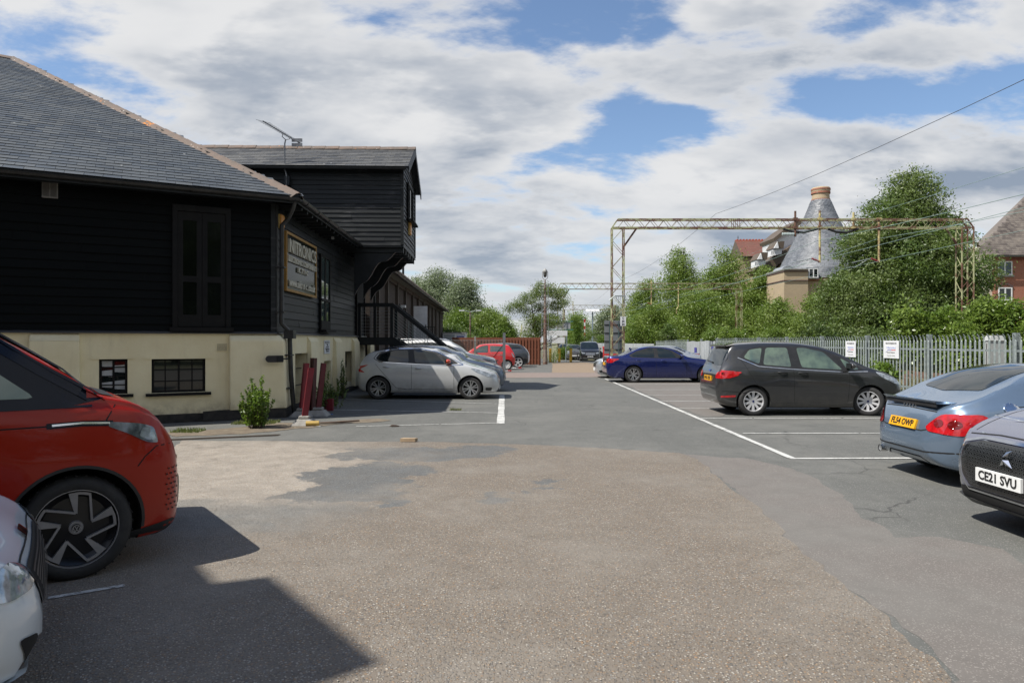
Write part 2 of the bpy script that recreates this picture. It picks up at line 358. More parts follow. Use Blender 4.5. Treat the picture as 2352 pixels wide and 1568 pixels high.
# ================================================================ ground
ASPH = aggregate('worn_asphalt', (.130, .132, .122), [(.175,.175,.165),(.11,.11,.106),(.27,.26,.24),(.15,.148,.136)], 110, .5, (.160,.158,.145), .35, cracks=True)
CHIP = aggregate('chipped_tarmac', (.205, .175, .142), [(.30,.24,.175),(.34,.30,.245),(.115,.112,.108),(.29,.195,.12),(.25,.243,.23),(.14,.115,.09),(.40,.37,.32),(.21,.175,.135)], 70, .88, (.235,.215,.185), 1.0,
   areas=[([(-4.2, 9.0, 2.3, 2.3, 0), (-3.2, 7.2, 1.5, 1.6, 20)], (.35, .31, .26), [(.42,.37,.30),(.50,.46,.40),(.30,.27,.24),(.35,.27,.19),(.52,.49,.43)], .30), ([(-1.55, 9.7, .95, .75, 0), (-1.75, 8.3, .85, .5, 10), (-1.75, 7.3, .70, .65, 0), (-.75, 10.0, .8, .45, 0), (.27, 7.2, .17, .10, 0), (.38, 7.6, .2, .10, 0), (-.15, 7.0, .2, .15, 0)], (.135, .14, .138), [(.17,.17,.165),(.11,.11,.11),(.24,.24,.23)], .07), ([(-3.2, 6.0, 1.6, .7, 10)], (.17, .17, .16), [(.2,.2,.19),(.15,.15,.14),(.3,.29,.27)], .4)])
PALE = aggregate('pale_gravel', (.30, .265, .22), [(.36,.31,.25),(.46,.42,.36),(.22,.20,.18),(.30,.22,.14),(.52,.49,.44)], 65, .6, (.22,.205,.185), .8)
PINK = aggregate('pink_tarmac', (.178, .162, .147), [(.22,.20,.18),(.15,.14,.13),(.28,.26,.235)], 100, .5, (.16,.156,.143), .4)
PATCH = aggregate('patching_asphalt', (.15, .155, .15), [(.18,.18,.175),(.12,.12,.12),(.26,.26,.25)], 90, .5, (.15,.15,.145), .5)
TAN = aggregate('tan_gravel', (.27, .205, .14), [(.33,.25,.17),(.22,.17,.12)], 40, .6, (.24,.19,.14), .4)
DIRT = mat('bare_dirt', (.11, .085, .06), (.17, .14, .10), 6, .95, bump=.8, bscale=50)
LINE = mat('worn_white_paint', (.58, .58, .55), (.42, .42, .40), 7, .75, bump=.2, bscale=90)
def chip(m):
    t = NT(m.node_tree); b = m.node_tree.nodes['Principled BSDF']; src = b.inputs['Base Color'].links[0].from_socket; tc = t.node('ShaderNodeTexCoord'); v = tc.outputs['Object']
    f = t.math('MULTIPLY', t.remap(t.noise(v, 38, 5, .75), .47, .60), t.remap(t.noise(v, 1.2, 4), .36, .62, .25, 1.)); t.set(b.inputs['Base Color'], t.mix(f, src, (.17, .17, .16)))
chip(LINE)
GRASS = leaf_mat('grass_blades', (.06, .11, .02), (.13, .18, .04), (.16, .15, .07), .3)
def sheet(name, poly, lift, m, jag=.05, step=.12, seed=1, stuff=False):
    rnd = random.Random(seed); pts = []
    for i, a in enumerate(poly):
        b = poly[(i+1) % len(poly)]; a = Vector(a[:2]); b = Vector(b[:2]); L = (b-a).length; k = max(1, min(160, int(L/step)))
        nrm = Vector((-(b-a).y, (b-a).x)).normalized()
        w = 0.
        for j in range(k):
            w = w*.75+rnd.uniform(-1, 1)*jag; pts.append(a.lerp(b, j/k)+nrm*w)
    bm = bmesh.new(); vs = [bm.verts.new((p.x, p.y, 0)) for p in pts]; f = bm.faces.new(vs)
    bmesh.ops.triangulate(bm, faces=[f])
    for yy in (30, 36, 42, 48, 54, 60, 68):
        bmesh.ops.bisect_plane(bm, geom=bm.verts[:]+bm.edges[:]+bm.faces[:], plane_co=(0, yy, 0), plane_no=(0, 1, 0))
    for v in bm.verts: v.co.z = gz(v.co.y)+lift
    bmesh.ops.recalc_face_normals(bm, faces=bm.faces)
    me = bpy.data.meshes.new(name); bm.to_mesh(me); bm.free(); me.materials.append(m)
    o = bpy.data.objects.new(name, me); COL.objects.link(o); return tag(o, kind='structure')
def base_ground():
    ys = [-60, -20, 0, 10, 20, 30, 34, 38, 42, 46, 50, 54, 58, 62, 68, 90, 150, 400, 1500]; xs = [-1500, -300, -60, -20, 0, 10.4, 30, 100, 400, 1500]
    mb = MB(); vs = [(x, y, gz(y)) for y in ys for x in xs]; n = len(xs)
    mb.add(vs, [(j*n+i, j*n+i+1, (j+1)*n+i+1, (j+1)*n+i) for j in range(len(ys)-1) for i in range(n-1)])
    o = mb.build('ground', mat('rough_ground', (.10, .12, .05), (.16, .14, .09), 1.5, .95, bump=.8, bscale=15)); tag(o, kind='structure')
base_ground()
G = lambda pts: [tuple(ground(x, y)[:2]) for x, y in pts]
sheet('car_park', [(-22, -12), (10.9, -12), (10.9, 70), (3.4, 70), (3.0, 120), (-2.6, 120), (-2.6, 70), (-22, 70)], .004, ASPH, 0)
chip = G([(1045,1017),(1200,1021),(1380,1030),(1560,1041),(1605,1060),(1700,1140),(1800,1232),(1900,1312),(1980,1374),(2060,1442),(2140,1512),(2190,1562)])
sheet('chipped_surface', chip + [(1.2, 2.2), (.2, -9), (-14, -9), (-14, 9.0)] + G([(400, 1030), (420, 1012)]) , .008, CHIP, .03, seed=3)
pk = G([(1560,1041),(1700,1052),(1830,1078),(1900,1120),(1960,1165),(2000,1200),(2060,1238),(2160,1236),(2300,1262),(2420,1330)])
sheet('pink_strip', pk + [(9, 3.0), (9, -8), (.2, -8), (1.2, 2.2)] + G([(2190,1562),(2140,1512),(2060,1442),(1980,1374),(1900,1312),(1800,1232),(1700,1140),(1605,1060)]), .006, PINK, .04, seed=4)
0 and sheet('pale_apron', G([(380,1003),(640,1000),(760,1007),(870,1015),(830,1040),(790,1085),(770,1130),(735,1165),(700,1190),(640,1212),(560,1215),(470,1208),(330,1190),(300,1090)]), .012, PALE, .06, seed=5)
0 and sheet('asphalt_patch', G([(868,1016),(960,1014),(1070,1016),(1105,1028),(1065,1041),(1020,1047),(985,1058),(960,1078),(940,1112),(925,1140),(850,1152),(775,1146),(790,1125),(835,1112),(790,1090),(805,1070),(795,1050),(850,1043),(880,1036)]), .016, PATCH, .05, seed=6)
0 and sheet('asphalt_patch', G([(1038,1044),(1085,1038),(1142,1044),(1120,1053),(1065,1055)]), .016, PATCH, .03, .1, 7)
0 and sheet('asphalt_patch', G([(1205,1128),(1255,1125),(1262,1134),(1210,1139)]), .012, PATCH, .015, .08, 8)
0 and sheet('asphalt_patch', G([(1225,1113),(1275,1112),(1280,1119),(1235,1121)]), .012, PATCH, .015, .08, 9)
0 and sheet('asphalt_patch', G([(1120,1138),(1170,1134),(1190,1143),(1130,1150)]), .012, PATCH, .03, .08, 10)
sheet('dirt_margin', G([(370,995),(520,985),(640,972),(700,972),(780,966),(870,962),(900,966),(760,976),(690,985),(560,997),(400,1004)]), .010, DIRT, .05, seed=11)
sheet('pink_bays', G([(1420,876),(1660,876),(1660,956),(1622,957),(1555,935),(1480,903)]), .008, PINK, .03, seed=12)
sheet('pink_crossing', G([(1158,856),(1370,856),(1385,866),(1155,868)]), .008, aggregate('faded_red_tarmac', (.25,.20,.175), [(.27,.22,.19),(.2,.17,.15)], 60, .5, None, .3), .03, .5, seed=13)
sheet('tan_gravel_patch', G([(1268,834),(1345,832),(1400,840),(1400,856),(1268,856)]), .010, TAN, .03, .5, seed=14)
# ---- painted lines
def line(a, b, w, seed=0, broken=.0):
    rnd = random.Random(seed); a = Vector(a); b = Vector(b); d = (b-a).normalized(); n = Vector((-d.y, d.x))*w/2; L = (b-a).length; s = 0; mb = MB()
    while s < L:
        e = min(L, s+rnd.uniform(.3, 1.1)); g = rnd.uniform(.01, .05) if rnd.random() < broken else 0
        p, q = a+d*s, a+d*(e-g); k = 1+rnd.uniform(-.1, .08)
        mb.add([(p.x-n.x*k, p.y-n.y*k, gz(p.y)+.013), (p.x+n.x*k, p.y+n.y*k, gz(p.y)+.013), (q.x+n.x*k, q.y+n.y*k, gz(q.y)+.013), (q.x-n.x*k, q.y-n.y*k, gz(q.y)+.013)], [(0,1,2,3)]); s = e
    return tag(mb.build('painted_line', LINE), kind='structure')
line((3.82, 9.33), (3.98, 29.2), .10, 1, .3)
line((3.78, 9.28), (6.6, 9.34), .09, 2, .2)
for i, (Y, w, x0) in enumerate(((11.83,.065,4.1),(14.13,.07,4.0),(16.24,.05,4.0),(18.2,.07,3.95),(20.2,.05,3.95),(22.5,.06,3.95),(25.4,.06,3.95),(28.0,.06,3.98))):
    line((x0-.1, Y), (9.9, Y+.02), w, 20+i, .3)
line((-.22, 13.2), (-.30, 20.4), .15, 3, .9); line((-.42, 25.2), (-.50, 32), .15, 4, .6)
for i, (a, b) in enumerate((((818,980),(1147,972)),((740,941),(1147,949)),((795,917),(1145,928)))):
    line(ground(*a)[:2], ground(*b)[:2], .055, 40+i, .4)
line((-.25, 20.3), (-1.4, 20.35), .06, 44); line(ground(690,977)[:2], ground(738,980)[:2], .05, 45, .6)
line(ground(110,1377)[:2], ground(300,1345)[:2], .045, 46, .8)
# ================================================================ black weatherboarded building
CC = Vector((-4.99, 14.38)); D2 = Vector((.881, .4726)).normalized(); DS = Vector((-.0357, .9994)).normalized()
FR = frame(CC, D2); SD = frame(CC, DS)            # front wall runs x<0, side wall runs x>0
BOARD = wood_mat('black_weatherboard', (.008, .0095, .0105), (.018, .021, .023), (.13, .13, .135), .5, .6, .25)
BOARDF = wood_mat('black_shaded_weatherboard', (.0025, .0035, .004), (.005, .0065, .007), (.03, .033, .036), .75, .12, .12)  # darker copy of the boarding, the front wall's shade put into its colour
CREAM = mat('cream_painted_render', (.74, .65, .42), (.79, .71, .48), 2.2, .8, bump=.7, bscale=5)
def stain(m):
    t = NT(m.node_tree); b = m.node_tree.nodes['Principled BSDF']; src = b.inputs['Base Color'].links[0].from_socket; tc = t.node('ShaderNodeTexCoord'); v = tc.outputs['Object']
    sp = t.node('ShaderNodeSeparateXYZ'); t.set(sp.inputs[0], v); mp = t.node('ShaderNodeMapping'); mp.inputs['Scale'].default_value = (5, 5, .7); t.set(mp.inputs[0], v)
    run = t.math('MULTIPLY', t.remap(t.noise(mp.outputs[0], 1.0, 5, .65),   .52, .72), .14)             # rain runs
    spl = t.math('MULTIPLY', t.math('MULTIPLY', t.remap(sp.outputs[2], .15, .55, 1., 0.), t.remap(t.noise(v, 7, 6, .7), .35, .65)), .55)   # mud splash
    c = t.mix(t.math('MAXIMUM', run, spl), src, (.30, .25, .16)); t.set(b.inputs['Base Color'], c)
stain(CREAM)
TAR = mat('tarred_plinth', (.012, .012, .012), (.04, .035, .03), 9, .8, bump=.4)
SLATE = slate_mat('blue_slate', (.038, .045, .051), (.056, .064, .070)); SLATED = slate_mat('weathered_slate', (.045, .046, .046), (.085, .085, .082))
RIDGE = lichen('lichen_ridge_tile', (.165, .118, .092), (.115, .095, .08))
GUT = mat('black_gutter', (.014, .015, .016), (.03, .031, .032), 5, .4)
def boards(mb, x0, x1, z0, z1, step, y=0., seed=0, lap=.022, out=.03, breaks=4.2, topcut=None):
    rnd = random.Random(seed); z = z0; i = 0
    while z < z1-.01:
        h = min(step, z1-z); xs = [x0]; p = x0+rnd.uniform(.5, breaks)
        while p < x1-.5: xs.append(p); p += rnd.uniform(breaks*.6, breaks*1.2)
        xs.append(x1)
        for a, b in zip(xs, xs[1:]):
            if topcut:
                a, b = topcut(a, z+h*.5), topcut(b, z+h*.5)
                if b-a < .02: continue
            w0, w1 = rnd.uniform(-.008, .008), rnd.uniform(-.008, .008); t = .012
            yb, yt = y-out+w0, y-.004
            mb.hexa([(a, yb, z-lap+w1*.6), (b-.003, yb, z-lap+w0*.6), (b-.003, y+.01, z-lap), (a, y+.01, z-lap), (a, yt, z+h), (b-.003, yt, z+h), (b-.003, y+.01, z+h), (a, y+.01, z+h)])
        z += h
def wall_open(mb, x0, x1, z0, z1, t, holes):
    xs = sorted({x0, x1, *[h[0] for h in holes], *[h[1] for h in holes]}); zs = sorted({z0, z1, *[h[2] for h in holes], *[h[3] for h in holes]})
    for a, b in zip(xs, xs[1:]):
        for c, d in zip(zs, zs[1:]):
            if not any(h[0] <= (a+b)/2 <= h[1] and h[2] <= (c+d)/2 <= h[3] for h in holes): mb.box(a, b, 0, t, c, d)
def slates(mb, O, U, V, W, Hh, w=.30, h=.20, inside=lambda a, b: True, seed=0, th=.006):
    """courses of slates on the plane O + a*U + b*V (unit vectors), N outward"""
    rnd = random.Random(seed); N = Vector(U).cross(Vector(V)).normalized(); U = Vector(U); V = Vector(V); O = Vector(O); j = 0; b = 0
    while b < Hh:
        a = -(w/2 if j % 2 else 0)
        while a < W:
            if a+w > .05 and W-a > .05 and inside(a+w/2, b+h/2):
                a0 = max(a, 0)+.003; a1 = min(a+w, W)-.003; dz = rnd.uniform(0, .004); e = rnd.uniform(-.006, .006)
                lo, hi = b-.03+e, min(b+h, Hh+.1)
                mb.hexa([O+U*a0+V*lo+N*(.010+dz), O+U*a1+V*lo+N*(.010+dz+rnd.uniform(-.002, .002)), O+U*a1+V*hi+N*0.0, O+U*a0+V*hi+N*0.0,
                         O+U*a0+V*lo+N*(.018+dz), O+U*a1+V*lo+N*(.018+dz), O+U*a1+V*hi+N*.006, O+U*a0+V*hi+N*.006])
            a += w
        b += h; j += 1
def ridge_run(mb, a, b, wid=.20, seg=.45, drop=.075, seed=0):
    a, b = Vector(a), Vector(b); d = (b-a).normalized(); L = (b-a).length; r = d.cross(Vector((0, 0, 1))).normalized(); u = r.cross(d); s = 0; rnd = random.Random(seed)
    while s < L-.05:
        e = min(L, s+seg); k = rnd.uniform(0, .012); P, Q = a+d*s, a+d*(e+.01); t = .018
        prof = [(-wid, -drop), (-wid*.45, .015), (0, .045), (wid*.45, .015), (wid, -drop)]; lift = .012*(1)
        vs = [];
        for X, g in ((P, 0), (Q, lift)):
            for (x, z) in prof: vs.append(X+r*x*(1+g)+u*(z+k+g))
            for (x, z) in prof[::-1]: vs.append(X+r*x*(1+g)+u*(z+k+g-t))
        n = 10; mb.add(vs, [tuple(range(n))[::-1], tuple(range(n, 2*n))]+[(i, (i+1) % n, (i+1) % n+n, i+n) for i in range(n)]); s = e
def gutter(mb, a, b, r=.065, brk=1.8):
    a, b = Vector(a), Vector(b); d = (b-a).normalized(); sd = d.cross(Vector((0, 0, 1))).normalized(); n = 9; L = (b-a).length
    vs = [];
    for X in (a, b):
        for rr in (r, r-.008):
            ang = [math.pi*k/(n-1) for k in range(n)]; ang = ang if rr == r else ang[::-1]
            vs += [X+sd*rr*math.cos(t)-Vector((0, 0, 1))*rr*math.sin(t) for t in ang]
    m = 2*n; mb.add(vs, [tuple(range(m))[::-1], tuple(range(m, 2*m))]+[(i, (i+1) % m, (i+1) % m+m, i+m) for i in range(m)])
    s = .4
    while s < L:
        p = a+d*s; q = p+d*.06; ring = []
        for X in (p, q): ring += [X+sd*(r+.012)*math.cos(math.pi*k/(n-1))-Vector((0,0,1))*(r+.012)*math.sin(math.pi*k/(n-1)) for k in range(n)]
        mb.add(ring, [(i, i+1, i+1+n, i+n) for i in range(n-1)]+[tuple(range(n)), tuple(range(n, 2*n))[::-1]]); s += brk
def W(M, x, y, z): return M @ Vector((x, y, z))
bld = empty('weatherboarded_warehouse', (-8, 17, 0), 'black weatherboarded warehouse on a cream rendered base with a slate hip roof', 'building')
B = lambda mb, name, m, par=bld, **k: mb.build(name, m, par, world=True, **k)
ZB = 1.76; ZE = 4.62
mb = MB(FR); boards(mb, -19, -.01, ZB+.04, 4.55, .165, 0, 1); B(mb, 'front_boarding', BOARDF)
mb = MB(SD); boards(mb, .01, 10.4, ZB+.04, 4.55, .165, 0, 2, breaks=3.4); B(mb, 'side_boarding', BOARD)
mb = MB(FR); mb.box(-19, -.1, .015, .25, ZB, 4.6); mb.m = 0; mb.M = SD; mb.box(.0, 10.4, .015, .25, ZB, 4.6); B(mb, 'timber_frame', STEELD)
mb = MB(FR); mb.box(-.09, .0, -.04, .01, ZB+.03, 4.5); mb.M = SD; mb.box(-.035, .07, -.045, .01, ZB+.03, 4.5); B(mb, 'corner_board', BOARD)
mb = MB(FR); mb.hexa([(-19, -.09, ZB-.005), (.03, -.09, ZB-.005), (.03, .0, ZB-.005), (-19, .0, ZB-.005), (-19, -.08, ZB+.03), (.03, -.08, ZB+.03), (.03, .0, ZB+.06), (-19, .0, ZB+.06)])
mb.M = SD; mb.hexa([(-.02, -.09, ZB-.005), (10.4, -.09, ZB-.005), (10.4, .0, ZB-.005), (-.02, .0, ZB-.005), (-.02, -.08, ZB+.03), (10.4, -.08, ZB+.03), (10.4, .0, ZB+.06), (-.02, .0, ZB+.06)]); B(mb, 'drip_board', wood_mat('drip_board_wood', (.015,.016,.017), (.03,.03,.03), (.25,.25,.25), .5, .5))
# --- cream lower storey with real openings
fh = []
for (x0, x1, y0, y1) in ((227, 293, 823, 906), (348, 472, 822, 903)):
    a, za = onplane(FR, x0, y1, .03); b, zb = onplane(FR, x1, y0, .03); fh.append((a, b, za, zb))
mb = MB(FR @ Matrix.Translation((0, -.03, 0))); wall_open(mb, -19, .0, .0, ZB, .35, fh); B(mb, 'front_rendered_wall', CREAM)
sh = []
for (x0, x1, y0, y1) in ((678, 706, 812, 940), (744.7, 760, 829, 915), (793, 810, 807, 890)):
    a, _ = onplane(SD, x0, y1, .03); b, _ = onplane(SD, x1, y0, .03); zt = onplane(SD, x0, y0, .03)[1]; sh.append((a, b, .30 if x0 > 700 else .06, zt))
mb = MB(SD @ Matrix.Translation((0, -.03, 0))); wall_open(mb, .01, 10.4, .0, ZB, .45, sh); B(mb, 'side_rendered_wall', CREAM)
def pier(M, x0, x1, out, zt, batter=.05, name='rendered_pier'):
    mb = MB(M); o = out
    mb.hexa([(x0-.02, -o-batter, .14), (x1+.02, -o-batter, .14), (x1+.02, -.025, .14), (x0-.02, -.025, .14), (x0, -o, zt-.13), (x1, -o, zt-.13), (x1, -.025, zt-.13), (x0, -.025, zt-.13)])
    mb.hexa([(x0, -o, zt-.13), (x1, -o, zt-.13), (x1, -.025, zt-.13), (x0, -.025, zt-.13), (x0, -.05, zt), (x1, -.05, zt), (x1, -.025, zt), (x0, -.025, zt)])
    o_ = B(mb, name, CREAM); bv = o_.modifiers.new('bevel', 'BEVEL'); bv.width = .03; bv.segments = 3; bv.limit_method = 'ANGLE'; bv.angle_limit = R(30); return o_
a, _ = onplane(FR, 66, 900, .15); b, _ = onplane(FR, 182, 900, .15); pier(FR, a, b, .14, ZB-.02)
a, _ = onplane(FR, 527, 900, .15); 
# corner pier wraps both faces
mb = MB(FR); q = .16; c_ = W(FR, 0, 0, 0)
P0 = [W(FR, a, -q-.04, .2), W(FR, .20, -q-.04, .2), W(SD, .95, -q+.02, .2), W(SD, .95, .02, .2), W(FR, a, .0, .2)]
P1 = [W(FR, a, -q, ZB-.14), W(FR, .15, -q, ZB-.14), W(SD, .9, -q+.05, ZB-.14), W(SD, .9, .02, ZB-.14), W(FR, a, .0, ZB-.14)]
P2 = [W(FR, a, -.05, ZB-.02), W(FR, .06, -.05, ZB-.02), W(SD, .9, -.05, ZB-.02), W(SD, .9, .02, ZB-.02), W(FR, a, .0, ZB-.02)]
mb.M = Matrix.Identity(4); n = 5; mb.add(P0+P1+P2, [tuple(range(5))[::-1], tuple(range(10, 15))]+[(k*5+i, k*5+(i+1) % 5, k*5+(i+1) % 5+5, k*5+i+5) for k in (0, 1) for i in range(5)])
o_ = B(mb, 'rendered_pier', CREAM); bv = o_.modifiers.new('bevel', 'BEVEL'); bv.width = .035; bv.segments = 3
for (x0, x1) in ((714, 733), (772, 795), (814, 832), (850, 862)):
    a, _ = onplane(SD, x0, 900, .12); b, _ = onplane(SD, x1, 900, .12)
    pier(SD, a, min(b, a+.85), .13, ZB-.05)
mb = MB(FR); mb.box(-19, .18, -.10, .0, 0, .17); mb.M = SD; mb.box(-.05, 10.4, -.10, .0, .0, .15)
mb.M = Matrix.Identity(4); mb.add([v+Vector((0, 0, 0)) for v in [W(FR, -1.40, -q-.03, 0), W(FR, .19, -q-.03, 0), W(SD, .94, -q+.03, 0), W(SD, .94, 0, 0)]]+[W(FR, -1.40, -q-.03, .21), W(FR, .19, -q-.03, .21), W(SD, .94, -q+.03, .21), W(SD, .94, 0, .21)], [(4,5,6,7),(0,1,5,4),(1,2,6,5),(2,3,7,6),(3,0,4,7)])
B(mb, 'tarred_plinth', TAR)
# windows of the front base
WINF = mat('black_window_frame', (.004, .004, .005), (.008, .008, .008), 5, .6, spec=.2)
DOORG = mat('dark_door_glass', (.003, .004, .004), (.006, .008, .007), 1.5, .06, spec=.22)
PAPER = mat('grey_paper', (.40, .42, .44), (.3, .31, .32), 5, .8)
def casement(M, x0, x1, z0, z1, y, nx, nz, glass=GLASSD, fr=.045, bar=.022, par=bld, fm=WINF, name='window', sill=None, label=None):
    mb = MB(M)
    mb.box(x0, x1, y-.05, y, z0, z0+fr); mb.box(x0, x1, y-.05, y, z1-fr, z1); mb.box(x0, x0+fr, y-.05, y, z0+fr, z1-fr); mb.box(x1-fr, x1, y-.05, y, z0+fr, z1-fr)
    for i in range(1, nx): X = x0+(x1-x0)*i/nx; w = bar*(1.6 if i*2 == nx else 1); mb.box(X-w/2, X+w/2, y-.04, y-.008, z0+fr, z1-fr)
    for i in range(1, nz): Z = z0+(z1-z0)*i/nz; mb.box(x0+fr, x1-fr, y-.037, y-.011, Z-bar/2, Z+bar/2)
    w = mb.build(name, fm, par, world=True, label=label)
    g = MB(M); g.box(x0+fr*.5, x1-fr*.5, y-.022, y-.016, z0+fr*.5, z1-fr*.5)
    gg = g.build('pane', glass, None); gg.parent = w
    for v in gg.data.vertices: v.co -= Vector(par.location)
    if sill:
        s_ = MB(M); s_.box(x0-sill, x1+sill, y-.2, y-.03, z0-.06, z0-.005); s_.build('sill', fm, None); s = COL.objects[-1]; s.parent = w
        for v in s.data.vertices: v.co -= Vector(par.location)
    return w
for k, h in enumerate(fh):
    w = casement(FR, h[0], h[1], h[2], h[3], .10, 2 if k == 0 else 4, 3 if k else 4, sill=.1, label=None)
    mb = MB(FR); mb.box(h[0]-.13, h[1]+.13, -.045, -.026, h[3]-.01, h[3]+.02); B(mb, 'lintel_edge', CREAM)
    if k == 0:
        pp = MB(FR); rnd = random.Random(3)
        for (u, v, ww, hh) in ((.03, .78, .42, .13), (.03, .50, .38, .10), (.52, .62, .4, .12), (.52, .14, .4, .15), (.04, .2, .38, .08)):
            X = h[0]+(h[1]-h[0])*u; Z = h[2]+(h[3]-h[2])*v; pp.hexa([(X, .072, Z), (X+ww*.55, .072, Z-.02), (X+ww*.55, .076, Z-.02), (X, .076, Z), (X, .072, Z+hh), (X+ww*.55, .072, Z+hh+.02), (X+ww*.55, .076, Z+hh+.02), (X, .076, Z+hh)])
        o_ = pp.build('paper_sheet', PAPER, None); o_.parent = w
        for v in o_.data.vertices: v.co -= Vector(bld.location)
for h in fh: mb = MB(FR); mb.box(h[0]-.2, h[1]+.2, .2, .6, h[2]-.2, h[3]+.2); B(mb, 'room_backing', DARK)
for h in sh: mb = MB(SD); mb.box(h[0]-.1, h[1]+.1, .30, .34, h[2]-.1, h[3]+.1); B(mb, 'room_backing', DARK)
mb = MB(); a, b = ground(372, 1013), ground(640, 1001)
for o_ in (0, .09): mb.beam(a+Vector((0, o_, .012)), b+Vector((0, o_, .012)), .018, .016)
tag(mb.build('buried_rail', mat('dull_iron', (.12, .09, .07), (.08, .065, .05), 5, .7)), kind='structure')
mb = MB(SD)
for z in (.55, .95, 1.3): mb.tube([(sh[0][0], .12, z), (sh[0][1], .12, z)], .012, 6)
mb.box(sh[0][0]+.02, sh[0][0]+.06, .09, .14, .06, sh[0][3]); B(mb, 'window_bar', STEELD)
casement(SD, sh[2][0], sh[2][1], .75, sh[2][3], .22, 1, 2)
# air brick, vent
a, za = onplane(FR, 497, 806, .03); b, zb = onplane(FR, 522, 789, .03)
mb = MB(FR); mb.box(a, b, -.045, -.02, za, zb); v1 = B(mb, 'air_brick', CREAM); mb = MB(FR)
for i in range(9):
    for j in range(6): X = a+.02+(b-a-.04)*i/8; Z = za+.015+(zb-za-.03)*j/5; mb.box(X-.006, X+.006, -.048, -.046, Z-.006, Z+.006)
o_ = mb.build('vent_hole', DARK, None); o_.parent = v1
for v in o_.data.vertices: v.co -= Vector(bld.location)
a, za = onplane(FR, 96, 453, .05); b, zb = onplane(FR, 133, 419, .05)
mb = MB(FR); mb.box(a, b, -.055, -.02, za, zb)
for i in range(14):
    for (u0, u1) in ((.06, .46), (.54, .94)): Z = za+.03+(zb-za-.06)*i/13; mb.hexa([(a+(b-a)*u0, -.075, Z-.008), (a+(b-a)*u1, -.075, Z-.008), (a+(b-a)*u1, -.055, Z), (a+(b-a)*u0, -.055, Z), (a+(b-a)*u0, -.073, Z-.003), (a+(b-a)*u1, -.073, Z-.003), (a+(b-a)*u1, -.053, Z+.006), (a+(b-a)*u0, -.053, Z+.006)])
B(mb, 'louvre_vent', mat('faded_grey_plastic', (.26, .25, .24), (.2, .19, .18), 8, .6))
# tall black double door in the front wall
a, za = onplane(FR, 396, 757, .05); b, zb = onplane(FR, 530, 480, .05)
mb = MB(FR); mb.box(a, a+.09, -.09, 0, za, zb); mb.box(b-.09, b, -.09, 0, za, zb); mb.box(a+.09, b-.09, -.09, 0, zb-.12, zb); mb.box(a-.05, b+.05, -.13, 0, za-.03, za+.05)
dr = B(mb, 'double_door', WINF); m_ = (a+b)/2
for (x0, x1) in ((a+.09, m_), (m_, b-.09)):
    mb = MB(FR); w = .1; mb.box(x0+.004, x0+w, -.06, -.02, za+.06, zb-.125); mb.box(x1-w, x1-.004, -.06, -.02, za+.06, zb-.125)
    for z0, z1 in ((za+.06, za+.30), (za+.95, za+1.07), (zb-.30, zb-.125)): mb.box(x0+w, x1-w, -.06, -.02, z0, z1)
    o_ = mb.build('door_leaf', WINF, None); o_.parent = dr
    g = MB(FR); g.box(x0+w*.8, x1-w*.8, -.045, -.035, za+.2, zb-.2); g_ = g.build('door_pane', DOORG, None); g_.parent = dr
    for q_ in (o_, g_):
        for v in q_.data.vertices: v.co -= Vector(bld.location)
# side wall: tall slit window, doorway to the stair
a, _ = onplane(SD, 735, 700, .05); b, _ = onplane(SD, 757, 700, .05); zt = onplane(SD, 735, 582, .05)[1]; zb_ = onplane(SD, 735, 757, .05)[1]
casement(SD, a, b, zb_, zt, -.03, 2, 1, glass=GLASSG, fr=.07, bar=.05, name='slit_window', sill=.05)
mb = MB(SD); zm = zb_+(zt-zb_)*.40; mb.box(a+.02, b-.02, -.10, -.03, zm-.03, zm+.03); mb.box(a+.05, b-.05, -.09, -.03, zb_+.03, zb_+.25); B(mb, 'window_transom', WINF)
da, _ = onplane(SD, 819, 700, .05); db, _ = onplane(SD, 836, 700, .05)
mb = MB(SD); mb.box(da, db, -.045, .0, 1.74, 3.95); d_ = B(mb, 'doorway', DARK); mb = MB(SD)
mb.box(da-.08, da, -.09, 0, 1.74, 4.03); mb.box(db, db+.08, -.09, 0, 1.74, 4.03); mb.box(da, db, -.09, 0, 3.95, 4.03); o_ = mb.build('door_frame', WINF, None); o_.parent = d_
for v in o_.data.vertices: v.co -= Vector(bld.location)
# --- roof planes
T = .528; nf = Vector((-FR.col[1].x, -FR.col[1].y)); ns = Vector((-SD.col[1].x, -SD.col[1].y))
def isect(df, ds_):     # plan point df outside the front wall line and ds_ outside the side wall line
    A = Matrix(((nf.x, nf.y), (ns.x, ns.y))); c = Vector((nf.dot(CC)+df, ns.dot(CC)+ds_)); return A.inverted() @ c
E = isect(.41, .544); EC = Vector((E.x, E.y, ZE)); Pp = isect(.41-10, .544-10); PK = Vector((Pp.x, Pp.y, ZE+10*T))
D3 = Vector((D2.x, D2.y, 0)); S3 = Vector((DS.x, DS.y, 0)); LL = EC-D3*26; LP = PK-D3*18
Vf = (Vector((-nf.x, -nf.y, T))).normalized(); Vs = (Vector((-ns.x, -ns.y, T))).normalized()
SE = EC+S3*10.6; SP = PK+S3*5.2
th = Vector((0, 0, -.12))
mb = MB()
for poly in ([LL, EC, PK, LP], [EC, SE, SP, PK]): mb.add(list(poly)+[p+th for p in poly], [(0,1,2,3),(7,6,5,4),(0,4,5,1),(1,5,6,2),(2,6,7,3),(3,7,4,0)])
rf = B(mb, 'roof', STEELD)
hd = (PK-EC); hu, hv = hd.dot(D3), hd.dot(Vf)
mb = MB(); slates(mb, LL, D3, Vf, 26.1, hd.dot(Vf), .30, .20, lambda u, v: u < 26+hu*(v/hv)+.12, 5)
hs_u, hs_v = hd.dot(S3), hd.dot(Vs)
o_ = mb.build('slates', SLATE, None); o_.parent = rf
